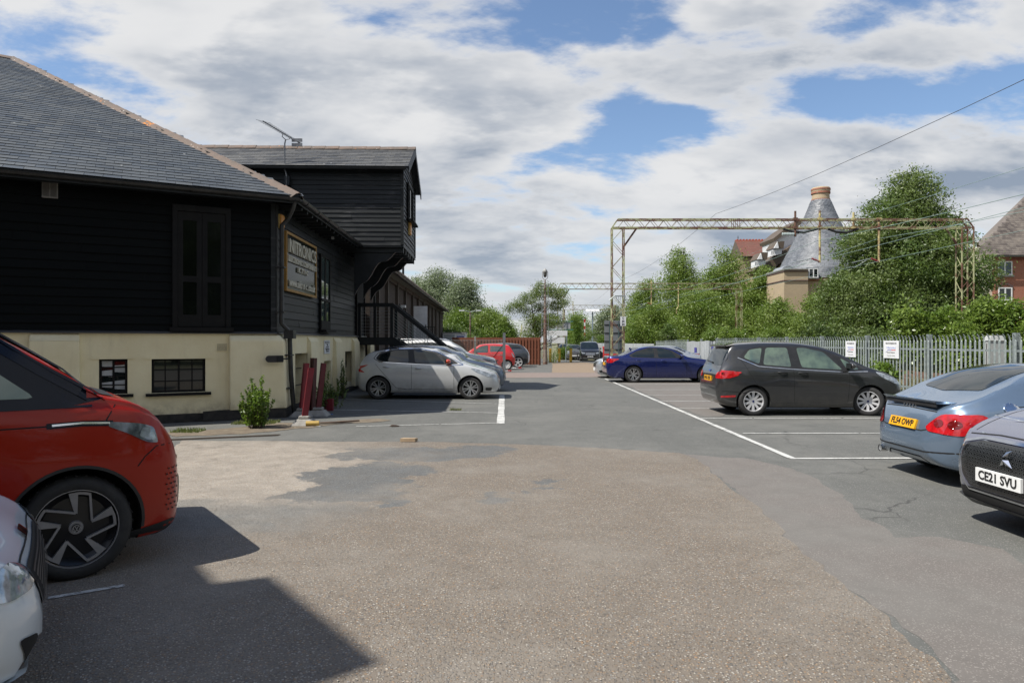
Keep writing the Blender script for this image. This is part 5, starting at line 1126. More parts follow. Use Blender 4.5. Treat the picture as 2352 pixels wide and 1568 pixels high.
    def plate(c, front, txt, z, y=0., yellow=False, w=.52, tilt=0, h=.112, out=.02):
        p = c.cast('front' if front else 'rear', y, z, out); r = Matrix.Translation(p) @ Matrix.Rotation(R(90) if front else R(-90), 4, 'Z') @ Matrix.Rotation(tilt, 4, 'X')
        mb = MB(r); mb.box(-w/2, w/2, -.004, .018, -h/2, h/2); o = mb.build('number_plate', PLATEY if yellow else PLATEW, c.root)
        if not txt: return
        t_ = text_mb(txt, .105, w*.84, .003, .002); s = h*.68/max(.001, max(v.z for v in t_.v)-min(v.z for v in t_.v)); t_.v = [r @ Vector((v.x, v.y-.007, v.z*s)) for v in t_.v]; q = t_.build('lettering', INK, c.root); q.parent = o
    def mirror(c, s, z, m=None, size=1., y=None):
        for sd in (-1, 1):
            p = c.cast('side', s, z, 0, sd); bm = bmesh.new(); bmesh.ops.create_icosphere(bm, subdivisions=3, radius=1)
            for v in bm.verts:
                x = v.co; f = .5+.5*max(0, x.x); v.co = Vector((x.x*.10*size*(1 if x.x > 0 else .45), x.y*.115*size, x.z*.068*size))
            me = bpy.data.meshes.new('wing_mirror'); bm.to_mesh(me); bm.free(); me.materials.append(m or c.pa); me.shade_smooth(); o = bpy.data.objects.new('wing_mirror', me); COL.objects.link(o); o.parent = c.root
            o.location = p+Vector((0, sd*.13*size, .05*size)); mb = MB(); mb.beam(Vector((0, -sd*.15*size, -.055)), Vector((0, 0, -.035)), .07*size, .035); q = mb.build('mirror_arm', BLACK, c.root); q.parent = o
            g = MB(); gx = -.042*size; g.box(gx-.006, gx, -.095*size, .095*size, -.05*size, .05*size); q = g.build('mirror_glass', GLASSD, c.root); q.parent = o
    def handles(c, pts, m=None):
        for s, z in pts:
            for sd in (-1, 1):
                p = c.cast('side', s, z, .0, sd); mb = MB(); mb.tube([p+Vector((.085, 0, 0)), p+Vector((.06, sd*.028, 0)), p+Vector((-.06, sd*.030, 0)), p+Vector((-.095, 0, 0))], [.012, .013, .013, .010], 8); mb.build('door_handle', m or c.pa, c.root, smooth=50)
    def seams(c, lines, w=.008):
        for l in lines: c.ribbon('panel_gap', l, 'side', w, DARK, .0015, both=True)
    def sills(c, z0, z1, m=BLACK): c.patch('sill', [(c.fx+c.S['wr']+.06, z0), (c.rx-c.S['wr']-.06, z0), (c.rx-c.S['wr']-.06, z1), (c.fx+c.S['wr']+.06, z1)], 'side', m, .006, both=True)
    def interior(c): pass
def hatch_spec(L, W, H, fo, wb, wr, hood=.72, cowl=1.0, cowl_s=.95, roof_s=1.75, roof_e=None, tail_z=.95, tail_top=None, nose=.55, tail_s=None, clear=.17, belt=.92, belt_r=1.0, estate=.15, **k):
    re = roof_e or L-.45; tt = tail_top or H-.09
    S = dict(L=L, fo=fo, wb=wb, wr=wr)
    S['top'] = [(0, nose), (.03, nose+.07), (.10, hood-.05), (.25, hood+.02), (.6, hood+.5*(cowl-hood)), (cowl_s, cowl), (cowl_s+.28, cowl+.22), (cowl_s+(roof_s-cowl_s)*.62, H-.19), (roof_s, H-.05), ((roof_s+re)/2-.1, H), (re-.15, tt+.03), (re, tt-.0), (re+(L-re)*.42, (tt+tail_z)/2+.06), (L-.09, tail_z), (L-.03, tail_z-.12), (L, tail_z-.30)]
    S['bot'] = [(0, nose-.18), (.03, clear+.12), (.09, clear+.02), (.3, clear), (L-.4, clear+.01), (L-.10, clear+.08), (L-.03, clear+.16), (L, tail_z-.48)]
    S['belt'] = [(0, nose-.02), (.25, hood-.05), (cowl_s, belt-.02), (cowl_s+.6, belt), (re, belt_r), (L, tail_z-.1)]
    S['plan'] = [(0, W*.27), (.03, W*.34), (.10, W*.405), (.25, W*.455), (.55, W*.485), (1.2, W*.497), (L*.55, W*.5), (L-.8, W*.49), (L-.35, W*.465), (L-.12, W*.43), (L-.04, W*.40), (L, W*.35)]
    S.update(k); return S
def glasshouse(c, surround, panes, ws, rear=None, glass=GLASSD, chrome=None, surm=BLACK, front_glass=None):
    c.patch('window_surround', surround, 'side', surm, .003, both=True)
    for p in panes: c.patch('side_window', p, 'side', glass, .007, both=True)
    if chrome: c.ribbon('chrome_trim', chrome, 'side', .018, CHROME, .008, both=True)
    c.patch('windscreen', ws, 'front', front_glass or GLASSD, .005, res=.06)
    if rear: c.patch('rear_window', rear, 'rear', GLASSD, .005)
# ---------- silver-white hatchback in the left bays
WHP = paint('pearl_white_paint', (.56, .57, .57), .25, .5); 
c = Car('hatchback', 'silvery white hatchback with an orange wing mirror, nearest car in the left-hand bays', 'car', Vector((-2.42, 19.65, 0)), 0,
        hatch_spec(3.96, 1.74, 1.46, .80, 2.54, .315, hood=.76, cowl=1.02, cowl_s=1.02, roof_s=1.85, tail_z=.98, tail_top=1.33, roof_e=3.55, nose=.52, belt=.95, belt_r=1.06), WHP)
c.patch('glass_roof', [(1.85, -.5), (3.3, -.52), (3.3, .52), (1.85, .5)], 'top', GLASSD, .003)
glasshouse(c, [(1.12, .985), (1.30, 1.10), (1.75, 1.30), (2.25, 1.385), (2.95, 1.375), (3.32, 1.27), (3.42, 1.13), (3.30, 1.05), (2.3, .99), (1.5, .955)],
           [[(1.50, .985), (1.78, 1.27), (2.2, 1.36), (2.38, 1.36), (2.32, 1.01)], [(1.24, .99), (1.60, 1.19), (1.47, .985)], [(2.50, 1.015), (2.53, 1.355), (2.92, 1.345), (3.28, 1.245), (3.36, 1.12), (3.20, 1.06)]],
           [(-.62, 1.04), (-.52, 1.36), (.52, 1.36), (.62, 1.04)], [(-.55, 1.02), (-.46, 1.33), (.46, 1.33), (.55, 1.02)],
           chrome=[(1.0, .97), (1.30, 1.115), (1.76, 1.32), (2.25, 1.405), (2.95, 1.395), (3.36, 1.28), (3.47, 1.13), (3.30, 1.035), (2.3, .975), (1.5, .94), (1.0, .955)])
c.wheels(('twin', 6), ALLOY, 0); c.mirror(1.42, 1.0, mat('orange_gloss', (.45, .04, .008), (.4, .035, .008), 5, .2, coat=1), 1.0); c.handles([(2.22, .86), (3.10, .90)], ALLOY)
c.seams([[(1.25, .28), (1.25, .9), (1.38, .95)], [(2.42, .28), (2.42, .98)], [(2.44, .28), (2.85, .33), (3.10, .62), (3.42, .98)], [(1.27, .29), (2.8, .29)]])
c.patch('headlight', [(.10, .60), (.13, .67), (.62, .84), (.80, .86), (.62, .74), (.30, .62)], 'side', LAMPC, .005, both=True); c.patch('tail_lamp', [(3.60, .96), (3.93, .92), (3.90, .76), (3.70, .74), (3.86, .84)], 'side', LAMPR, .005, both=True)
c.patch('grille', [(-.38, .50), (-.42, .36), (.42, .36), (.38, .50)], 'front', BLACK, .005); c.ribbon('grille_trim', [(-.4, .43), (.4, .43)], 'front', .015, CHROME, .01); c.plate(True, '', .32)
c.patch('fog_lamp', [(.20, .33), (.38, .33), (.38, .25), (.22, .24)], 'side', BLACK, .005, both=True); c.sills(.19, .26, ALLOY)
# ---------- dark blue-grey hatchback beyond it
c = Car('hatchback', 'blue-grey hatchback between the silvery white car and the white off-roader', 'car', Vector((-2.38, 22.35, 0)), 0,
        hatch_spec(4.25, 1.79, 1.50, .86, 2.6, .32, hood=.80, cowl=1.05, cowl_s=1.15, roof_s=2.0, tail_z=1.0, nose=.55, belt=.98, belt_r=1.06), paint('blue_grey_paint', (.10, .13, .18), .6))
glasshouse(c, [(1.25, 1.0), (1.9, 1.34), (2.6, 1.42), (3.4, 1.36), (3.8, 1.12), (2.5, 1.0)], [[(1.5, 1.03), (1.98, 1.31), (2.5, 1.38), (2.5, 1.03)], [(2.6, 1.03), (2.6, 1.38), (3.35, 1.33), (3.7, 1.12)]], [(-.66, 1.08), (-.54, 1.40), (.54, 1.40), (.66, 1.08)], [(-.55, 1.06), (-.46, 1.36), (.46, 1.36), (.55, 1.06)])
c.wheels(('twin', 5), ALLOY); c.mirror(1.5, 1.03); c.seams([[(1.35, .28), (1.4, .95)], [(2.55, .28), (2.55, 1.0)]])
c.patch('headlight', [(.10, .66), (.14, .74), (.55, .85), (.70, .86), (.45, .72)], 'side', LAMPD, .005, both=True); c.patch('grille', [(-.45, .60), (-.4, .38), (.4, .38), (.45, .60)], 'front', BLACK, .005); c.ribbon('grille_trim', [(-.5, .62), (.5, .62)], 'front', .02, CHROME, .008); c.ribbon('grille_trim', [(-.44, .50), (.44, .50)], 'front', .02, CHROME, .008); c.plate(True, '', .42)
c.patch('tail_lamp', [(3.7, 1.0), (4.2, .92), (4.15, .8), (3.8, .84)], 'side', LAMPR, .005, both=True)
# ---------- white off-roader with roof rails
c = Car('off_roader', 'white off-roader with silver roof rails parked behind the staircase', 'car', Vector((-2.75, 26.9, 0)), 0,
        hatch_spec(4.48, 1.84, 1.68, .86, 2.68, .35, hood=.95, cowl=1.15, cowl_s=1.15, roof_s=1.95, tail_z=1.1, nose=.62, belt=1.06, belt_r=1.15, clear=.2), paint('bright_white_paint', (.70, .71, .71), 0, .2))
glasshouse(c, [(1.25, 1.08), (1.85, 1.45), (2.5, 1.57), (3.5, 1.53), (4.0, 1.25), (2.5, 1.10)], [[(1.5, 1.12), (1.95, 1.44), (2.5, 1.53), (2.5, 1.13)], [(2.6, 1.13), (2.6, 1.53), (3.3, 1.50), (3.3, 1.17)], [(3.4, 1.18), (3.4, 1.49), (3.6, 1.46), (3.85, 1.25)]], [(-.68, 1.19), (-.56, 1.55), (.56, 1.55), (.68, 1.19)], [(-.55, 1.2), (-.5, 1.5), (.5, 1.5), (.55, 1.2)])
c.wheels(('twin', 5), ALLOY); c.mirror(1.5, 1.12)
for s in (-1, 1): mb = MB(); mb.tube([(c.X(1.95), s*.60, 1.63), (c.X(2.15), s*.60, 1.70), (c.X(3.7), s*.60, 1.69), (c.X(3.9), s*.60, 1.60)], .018, 8); mb.build('roof_rail', ALLOY, c.root, smooth=60)
c.patch('headlight', [(.09, .78), (.12, .88), (.5, .95), (.6, .95), (.4, .84)], 'side', LAMPD, .005, both=True); c.patch('grille', [(-.5, .86), (-.46, .60), (.46, .60), (.5, .86)], 'front', BLACK, .005); c.ribbon('grille_trim', [(-.5, .78), (.5, .78)], 'front', .02, CHROME, .008); c.plate(True, '', .5)
c.patch('tail_lamp', [(4.0, 1.1), (4.43, 1.04), (4.42, .92), (4.1, .96)], 'side', LAMPR, .005, both=True)
# ---------- bright red small hatchback (nose to the left)
RED = paint('bright_red_paint', (.52, .010, .012), 0, .15)
c = Car('small_hatchback', 'small bright red hatchback behind the chain-link fence', 'car', Vector((-1.48, 40.3, gz(40))), math.pi,
        hatch_spec(3.58, 1.62, 1.54, .72, 2.38, .285, hood=.86, cowl=1.06, cowl_s=.85, roof_s=1.55, tail_z=1.0, tail_top=1.46, roof_e=3.15, nose=.58, belt=.98, belt_r=1.05, estate=.1), RED)
glasshouse(c, [(1.05, 1.0), (1.5, 1.33), (1.8, 1.42), (2.0, 1.43), (2.0, 1.0)], [[(1.15, 1.02), (1.52, 1.30), (1.82, 1.39), (1.95, 1.39), (1.95, 1.03)]], [(-.6, 1.1), (-.5, 1.42), (.5, 1.42), (.6, 1.1)], [(-.5, 1.05), (-.44, 1.42), (.44, 1.42), (.5, 1.05)], glass=GLASSG)
c.patch('side_window', [(2.12, 1.04), (2.12, 1.40), (2.9, 1.37), (2.98, 1.25), (2.85, 1.07)], 'side', GLASSG, .006, both=True)
c.wheels(('thin', 12), mat('silver_wheel_cover', (.6, .6, .62), (.5, .5, .5), 8, .4), rim_r=.20); c.mirror(1.25, 1.04); c.handles([(1.85, .88), (2.75, .92)]); c.seams([[(1.0, .3), (1.02, .95)], [(2.05, .3), (2.05, 1.45)], [(2.95, 1.0), (2.75, .6)]]); c.ribbon('rubbing_strip', [(1.1, .55), (1.95, .55)], 'side', .05, BLACK, .006, both=True); c.ribbon('rubbing_strip', [(2.15, .55), (2.6, .56)], 'side', .05, BLACK, .006, both=True)
c.patch('tail_lamp', [(3.35, 1.0), (3.42, .95), (3.55, .74), (3.45, .74)], 'side', LAMPC, .006, both=True); c.patch('headlight', [(.08, .72), (.12, .84), (.5, .95), (.5, .84)], 'side', LAMPC, .006, both=True)
# ---------- dark grey tall hatchback (electric), nose left
DG = paint('slate_grey_paint', (.055, .065, .08), .4, .1)
c = Car('tall_hatchback', 'dark grey tall hatchback with large thin wheels beyond the red one', 'car', Vector((-.90, 44.9, gz(44))), math.pi,
        hatch_spec(4.0, 1.78, 1.60, .75, 2.57, .35, hood=.98, cowl=1.12, cowl_s=.85, roof_s=1.7, tail_z=1.1, tail_top=1.50, roof_e=3.45, nose=.62, belt=1.0, belt_r=1.16, tw=.17), DG)
glasshouse(c, [(1.0, 1.06), (1.6, 1.42), (2.2, 1.52), (3.3, 1.47), (3.65, 1.22), (2.9, 1.20), (2.3, 1.0)], [[(1.15, 1.08), (1.65, 1.40), (2.2, 1.48), (2.2, 1.04)], [(2.32, 1.06), (2.32, 1.48), (3.2, 1.43), (3.5, 1.24), (2.95, 1.22)]], [(-.64, 1.18), (-.55, 1.48), (.55, 1.48), (.64, 1.18)], [(-.6, .95), (-.52, 1.46), (.52, 1.46), (.6, .95)])
c.wheels(('twin', 5), mat('pale_alloy', (.62, .62, .64), (.5, .5, .5), 8, .35), rim_r=.27); c.patch('lower_cladding', [(3.3, .25), (3.95, .35), (3.97, .55), (3.7, .62), (3.62, .4)], 'side', BLACK, .006, both=True)
# ---------- white small car behind them
WH2 = MATS_W = paint('plain_white_paint', (.68, .69, .70), 0, .2)
c = Car('small_hatchback', 'white small hatchback farthest back by the board fence, mostly hidden', 'car', Vector((-.72, 48.2, gz(48))), math.pi,
        hatch_spec(4.0, 1.72, 1.52, .8, 2.5, .31, hood=.88, cowl=1.06, cowl_s=.95, roof_s=1.7, tail_z=1.0, nose=.6, belt=.98, belt_r=1.05), WH2)
glasshouse(c, [(1.1, 1.0), (1.7, 1.36), (3.2, 1.40), (3.5, 1.15), (2.0, 1.0)], [[(1.2, 1.04), (1.75, 1.34), (2.2, 1.38), (2.2, 1.04)], [(2.3, 1.05), (2.3, 1.38), (3.2, 1.36), (3.4, 1.15)]], [(-.6, 1.1), (-.5, 1.42), (.5, 1.42), (.6, 1.1)], [(-.5, 1.05), (-.44, 1.38), (.44, 1.38), (.5, 1.05)])
c.wheels(('plain', 8), ALLOY); c.mirror(1.3, 1.04); c.patch('tail_lamp', [(3.6, .98), (3.93, .95), (3.93, .78), (3.8, .8)], 'side', LAMPD, .006, both=True)
# ---------- dark blue saloon on the right (nose to the right)
BL = paint('metallic_navy_paint', (.010, .018, .115), .55, .08, .25)
sp = hatch_spec(4.63, 1.81, 1.43, .80, 2.81, .33, hood=.78, cowl=1.0, cowl_s=1.45, roof_s=2.2, tail_z=1.0, nose=.55, belt=.90, belt_r=.98)
sp['top'] = [(0, .56), (.03, .64), (.10, .72), (.35, .82), (.9, .92), (1.45, 1.0), (1.75, 1.16), (2.1, 1.34), (2.45, 1.41), (2.9, 1.43), (3.3, 1.38), (3.7, 1.22), (4.05, 1.06), (4.25, 1.035), (4.52, 1.03), (4.58, .98), (4.61, .82), (4.63, .66)]
sp['belt'] = [(0, .54), (.3, .78), (1.45, .92), (3.0, .95), (4.0, .98), (4.5, .96), (4.63, .62)]
c = Car('saloon', 'dark blue saloon with red tail lamps, seen from its side, in the right-hand bays', 'car', Vector((6.10, 27.25, 0)), 0, sp, BL)
glasshouse(c, [(1.62, .96), (2.10, 1.25), (2.5, 1.35), (3.0, 1.36), (3.5, 1.22), (3.78, 1.06), (3.70, .99), (2.6, .95)],
           [[(1.95, .985), (2.16, 1.24), (2.5, 1.32), (2.68, 1.33), (2.64, .98)], [(2.80, .985), (2.82, 1.325), (3.0, 1.325), (3.45, 1.20), (3.68, 1.06), (3.60, 1.01)]],
           [(-.66, 1.02), (-.54, 1.36), (.54, 1.36), (.66, 1.02)], [(-.6, 1.07), (-.5, 1.35), (.5, 1.35), (.6, 1.07)])
c.wheels(('twin', 6), ALLOY); c.mirror(1.80, .98); c.handles([(2.45, .86), (3.42, .88)]); c.seams([[(1.55, .3), (1.58, .9)], [(2.72, .3), (2.74, .95)], [(3.62, .98), (3.45, .66), (3.2, .4)]]); c.ribbon('crease', [(1.2, .78), (3.0, .80), (4.4, .82)], 'side', .012, BL, .004, both=True)
c.patch('tail_lamp', [(4.22, .92), (4.63, .95), (4.63, .76), (4.40, .78)], 'side', LAMPR, .006, both=True); c.patch('tail_lamp', [(-.85, .94), (-.45, .93), (-.45, .80), (-.82, .80)], 'rear', LAMPR, .006, both=True); c.plate(False, '', .72, yellow=True)
c.patch('rear_bumper_insert', [(-.6, .38), (.6, .38), (.6, .25), (-.6, .25)], 'rear', BLACK, .006); mb = MB(); p = c.cast('top', 3.55, 0, 0); mb.hexa([p+Vector((.07, -.02, -.01)), p+Vector((.07, .02, -.01)), p+Vector((-.09, .02, -.01)), p+Vector((-.09, -.02, -.01)), p+Vector((-.03, -.008, .06)), p+Vector((-.03, .008, .06)), p+Vector((-.09, .008, .07)), p+Vector((-.09, -.008, .07))]); mb.build('roof_fin', BL, c.root)
c.patch('headlight', [(.08, .66), (.12, .76), (.5, .82), (.4, .70)], 'side', LAMPC, .006, both=True)
# ---------- silver saloon nose beyond it (pointing left)
SV = paint('silver_paint', (.48, .50, .52), .6, .1, .3)
sp2 = dict(sp); sp2['L'] = 4.7
c = Car('saloon', 'silver saloon, only its nose showing behind the dark blue one', 'car', Vector((5.88, 30.4, gz(30.4))), math.pi, sp2, SV)
glasshouse(c, [(1.62, .96), (2.10, 1.25), (2.5, 1.35), (3.0, 1.36), (3.5, 1.22), (3.78, 1.06), (2.6, .95)], [[(1.95, .985), (2.16, 1.24), (2.5, 1.32), (2.68, 1.33), (2.64, .98)], [(2.80, .985), (2.82, 1.325), (3.0, 1.325), (3.45, 1.20), (3.60, 1.01)]], [(-.66, 1.02), (-.54, 1.36), (.54, 1.36), (.66, 1.02)], [(-.6, 1.07), (-.5, 1.35), (.5, 1.35), (.6, 1.07)])
c.wheels(('twin', 5), ALLOY); c.patch('headlight', [(.08, .62), (.12, .74), (.55, .82), (.66, .82), (.5, .70), (.3, .64)], 'side', LAMPC, .006, both=True); c.patch('grille', [(-.42, .70), (-.36, .48), (.36, .48), (.42, .70)], 'front', BLACK, .006)
for z in (.54, .60, .66): c.ribbon('grille_bar', [(-.37, z), (.37, z)], 'front', .014, CHROME, .012)
c.plate(True, '', .38); c.patch('side_intake', [(.10, .34), (.42, .38), (.40, .26), (.14, .25)], 'side', BLACK, .006, both=True)
# second silver car whose tail shows behind the blue saloon's bonnet
c = Car('saloon', 'silver car whose red-lamped tail shows past the blue saloon bonnet', 'car', Vector((7.55, 36.6, gz(36))), math.pi, dict(sp2), SV)
glasshouse(c, [(1.62, .96), (2.10, 1.25), (2.5, 1.35), (3.0, 1.36), (3.5, 1.22), (3.78, 1.06), (2.6, .95)], [[(1.95, .985), (2.16, 1.24), (2.5, 1.32), (2.68, 1.33), (2.64, .98)], [(2.80, .985), (2.82, 1.325), (3.0, 1.325), (3.45, 1.20), (3.60, 1.01)]], [(-.66, 1.02), (-.54, 1.36), (.54, 1.36), (.66, 1.02)], [(-.6, 1.07), (-.5, 1.35), (.5, 1.35), (.6, 1.07)])
c.wheels(('twin', 5), ALLOY); c.patch('tail_lamp', [(4.22, .96), (4.67, .97), (4.67, .82), (4.40, .84)], 'side', LAMPR, .006, both=True)
# ---------- dark grey people carrier
GY = paint('dark_grey_metallic_paint', (.030, .031, .033), .35, .15, .28)
sp = hatch_spec(4.08, 1.75, 1.60, .84, 2.49, .315, hood=.80, cowl=1.05, cowl_s=.85, roof_s=1.9, tail_z=1.0, nose=.56, belt=.97, belt_r=1.08)
sp['top'] = [(0, .50), (.03, .60), (.10, .72), (.25, .84), (.5, .95), (.85, 1.06), (1.2, 1.26), (1.55, 1.43), (1.95, 1.54), (2.5, 1.595), (3.0, 1.60), (3.5, 1.575), (3.72, 1.55), (3.80, 1.47), (3.90, 1.25), (3.98, 1.05), (4.03, .92), (4.06, .80), (4.08, .62)]
c = Car('people_carrier', 'dark grey compact people carrier with a yellow rear plate, nearest car in the right-hand bays', 'car', Vector((6.43, 15.48, 0)), 0, sp, GY)
GW = mat('see_through_tint', (.045, .07, .065), (.11, .16, .12), 3.5, .04, spec=.9, coat=.6)
glasshouse(c, [(.95, .985), (1.28, 1.20), (1.75, 1.40), (2.2, 1.49), (3.1, 1.50), (3.45, 1.43), (3.62, 1.25), (3.25, 1.08), (2.5, 1.02), (1.4, .955)],
           [[(1.42, .99), (1.78, 1.37), (2.18, 1.46), (2.36, 1.46), (2.30, 1.04)], [(1.05, 1.0), (1.30, 1.17), (1.44, 1.24), (1.32, .985)], [(2.52, 1.05), (2.56, 1.465), (3.02, 1.465), (3.12, 1.10)], [(3.20, 1.11), (3.10, 1.46), (3.38, 1.42), (3.52, 1.25)]],
           [(-.66, 1.10), (-.52, 1.50), (.52, 1.50), (.66, 1.10)], [(-.62, 1.08), (-.68, 1.22), (-.58, 1.50), (.58, 1.50), (.68, 1.22), (.62, 1.08)],
           glass=GW, chrome=[(.88, .955), (1.4, .945), (2.5, 1.005), (3.22, 1.065), (3.64, 1.25)])
c.wheels(('thin', 10), mat('white_silver_alloy', (.66, .66, .67), (.55, .55, .56), 8, .3, metal=.4), steer=R(-22), cap=mat('navy_cap', (.01, .02, .12), (.01, .02, .1), 5, .2)); c.mirror(1.30, 1.03, None, 1.05); c.handles([(2.28, .93), (2.72, .94)], BLACK)
c.seams([[(1.32, .28), (1.28, .93)], [(2.46, .28), (2.48, 1.0)], [(3.58, 1.22), (3.30, .72), (3.0, .42), (2.95, .29)], [(1.34, .285), (2.95, .285)], [(2.5, .86), (3.6, .87)], [(1.4, .83), (2.46, .87)]])
c.patch('tail_lamp', [(3.62, .88), (3.70, .96), (4.04, .98), (4.06, .84), (3.86, .80)], 'side', LAMPR, .007, both=True); c.patch('tail_lamp', [(-.84, .96), (-.55, .93), (-.50, .80), (-.80, .80)], 'rear', LAMPR, .007, both=True)
c.patch('reflector', [(3.70, .45), (4.0, .43), (4.0, .39), (3.72, .40)], 'side', LAMPR, .006, both=True); c.patch('headlight', [(.10, .66), (.14, .76), (.55, .92), (.72, .95), (.60, .84), (.3, .70)], 'side', LAMPC, .006, both=True)
c.plate(False, 'EV16 YSK', .78, y=.0, yellow=True); c.patch('badge', [(-.06, .93), (.06, .93), (.06, .97), (-.06, .97)], 'rear', mat('navy_badge', (.01, .03, .2), (.01, .03, .2), 5, .2), .012)
c.ribbon('wiper', [(.0, 1.12), (.42, 1.15)], 'rear', .03, BLACK, .03); c.ribbon('bumper_line', [(3.45, .50), (3.9, .53), (4.05, .52)], 'side', .012, DARK, .003, both=True)
mb = MB(); 
for y0 in (-1, 1): pass
mb.hexa([(c.X(3.70), -.60, 1.53), (c.X(3.70), .60, 1.53), (c.X(3.86), .54, 1.49), (c.X(3.86), -.54, 1.49), (c.X(3.66), -.60, 1.56), (c.X(3.66), .60, 1.56), (c.X(3.87), .55, 1.52), (c.X(3.87), -.55, 1.52)]); mb.build('roof_spoiler', GY, c.root)
# ---------- pale blue coupe
TB = paint('pale_blue_metallic_paint', (.15, .21, .29), .5, .08, .25)
sp = dict(L=4.04, fo=.78, wb=2.42, wr=.325, tum=.52, crown=.05, flare=.03, tw=.22)
sp['top'] = [(0, .50), (.03, .58), (.10, .66), (.35, .78), (.9, .90), (1.25, .95), (1.6, 1.12), (1.95, 1.26), (2.3, 1.33), (2.6, 1.345), (2.95, 1.29), (3.3, 1.15), (3.6, 1.0), (3.78, .93), (3.88, .89), (3.96, .80), (4.01, .66), (4.04, .52)]
sp['bot'] = [(0, .34), (.03, .24), (.10, .17), (.3, .15), (3.6, .17), (3.9, .22), (4.0, .30), (4.04, .42)]
sp['belt'] = [(0, .48), (.35, .72), (1.25, .88), (2.6, .90), (3.3, .89), (3.8, .80), (4.04, .50)]
sp['plan'] = [(0, .42), (.03, .52), (.10, .64), (.25, .75), (.55, .84), (1.2, .87), (2.4, .88), (3.2, .875), (3.55, .84), (3.78, .77), (3.90, .69), (3.97, .60), (4.01, .52), (4.04, .42)]
c = Car('coupe', 'pale metallic blue coupe seen from behind, with a yellow rear plate', 'car', Vector((6.64, 8.05, 0)), 0, sp, TB)
c.patch('rear_window', [(2.78, -.50), (3.45, -.52), (3.55, 0), (3.45, .52), (2.78, .50)], 'top', GLASSD, .006, res=.06); glasshouse(c, [(1.45, .93), (1.95, 1.18), (2.35, 1.25), (2.75, 1.20), (3.05, 1.02), (2.98, .93)], [[(1.6, .95), (2.0, 1.16), (2.35, 1.22), (2.7, 1.17), (2.98, 1.01), (2.9, .95)]], [(-.62, .98), (-.45, 1.27), (.45, 1.27), (.62, .98)])
c.wheels(('plain', 6), ALLOY)
c.patch('tail_lamp', [(3.52, .71), (3.62, .82), (3.86, .80), (3.93, .66), (3.90, .60), (3.62, .58)], 'side', LAMPR, .010, both=True); c.patch('tail_lamp', [(-.83, .74), (-.74, .815), (-.56, .80), (-.42, .65), (-.46, .605), (-.78, .58)], 'rear', LAMPR, .010, both=True, res=.04)
[c.patch('lamp_roundel', [(y_+.05*math.cos(a_), .70+.045*math.sin(a_)) for a_ in [R(30*q_) for q_ in range(12)]], 'rear', mat('deep_red_lens', (.16, .004, .006), (.1, .003, .004), 6, .1, coat=1), .014, res=.05, both=True) for y_ in (-.70, -.56)]
c.plate(False, 'FL54 OWP', .655, yellow=True, tilt=R(-18), out=.015); c.ribbon('boot_gap', [(-.44, .62), (-.36, .60), (.36, .60), (.44, .62)], 'rear', .012, DARK, .003); c.ribbon('boot_gap', [(-.5, .82), (0, .835), (.5, .82)], 'rear', .010, DARK, .003)
c.ribbon('bumper_gap', [(-.80, .40), (-.4, .37), (.4, .37), (.80, .40)], 'rear', .016, DARK, .003); c.ribbon('valance_edge', [(-.40, .24), (-.30, .30), (.30, .30), (.40, .24)], 'rear', .014, DARK, .003)
for k in range(4):
    p = c.cast('rear', -.09+.06*k, .845, .012); mb = MB(Matrix.Translation(p) @ Matrix.Rotation(R(90), 4, 'Z') @ Matrix.Rotation(R(0), 4, 'X')); mb.lathe([(.036, -.004), (.036, .004), (.026, .004), (.026, -.004), (.036, -.004)], 18, 'y'); mb.build('badge_ring', CHROME, c.root, smooth=40)
for y in (.52, ): 
    for dy in (0,): p = c.cast('rear', y, .27, 0); mb = MB(Matrix.Translation(p)); mb.tube([(.15, 0, .0), (-.05, 0, 0)], .042, 16, caps=False); mb.tube([(.1, 0, 0), (-.045, 0, 0)], .034, 16); mb.build('tailpipe', CHROME, c.root, smooth=50)
p = c.cast('side', 3.34, .865, .01, -1); mb = MB(Matrix.Translation(p+Vector((0, .01, .01))) @ Matrix.Rotation(R(52), 4, 'X')); mb.lathe([(.085, -.010), (.085, .004), (.07, .010), (.001, .012)], 26, 'z')
for k in range(8): a = 2*math.pi*k/8; mb.lathe([(.006, .012), (.006, .016), (.001, .017)], 8) if False else mb.box(.074*math.cos(a)-.005, .074*math.cos(a)+.005, .074*math.sin(a)-.005, .074*math.sin(a)+.005, .006, .014)
mb.build('fuel_cap', CHROME, c.root, smooth=40)
mb = MB(); X = c.X
mb.hexa([(X(3.74), -.56, .905), (X(3.74), .56, .905), (X(3.93), .50, .905), (X(3.93), -.50, .905), (X(3.72), -.56, .925), (X(3.72), .56, .925), (X(3.97), .52, .945), (X(3.97), -.52, .945)]); mb.build('boot_spoiler', TB, c.root); mb = MB(); mb.box(X(3.94), X(3.925), -.5, .5, .87, .905); mb.build('spoiler_underside', BLACK, c.root)
c.seams([[(1.35, .25), (1.38, .85)], [(2.9, .28), (2.98, .9)], [(2.98, .92), (3.35, .90)]]); c.mirror(1.6, .95)
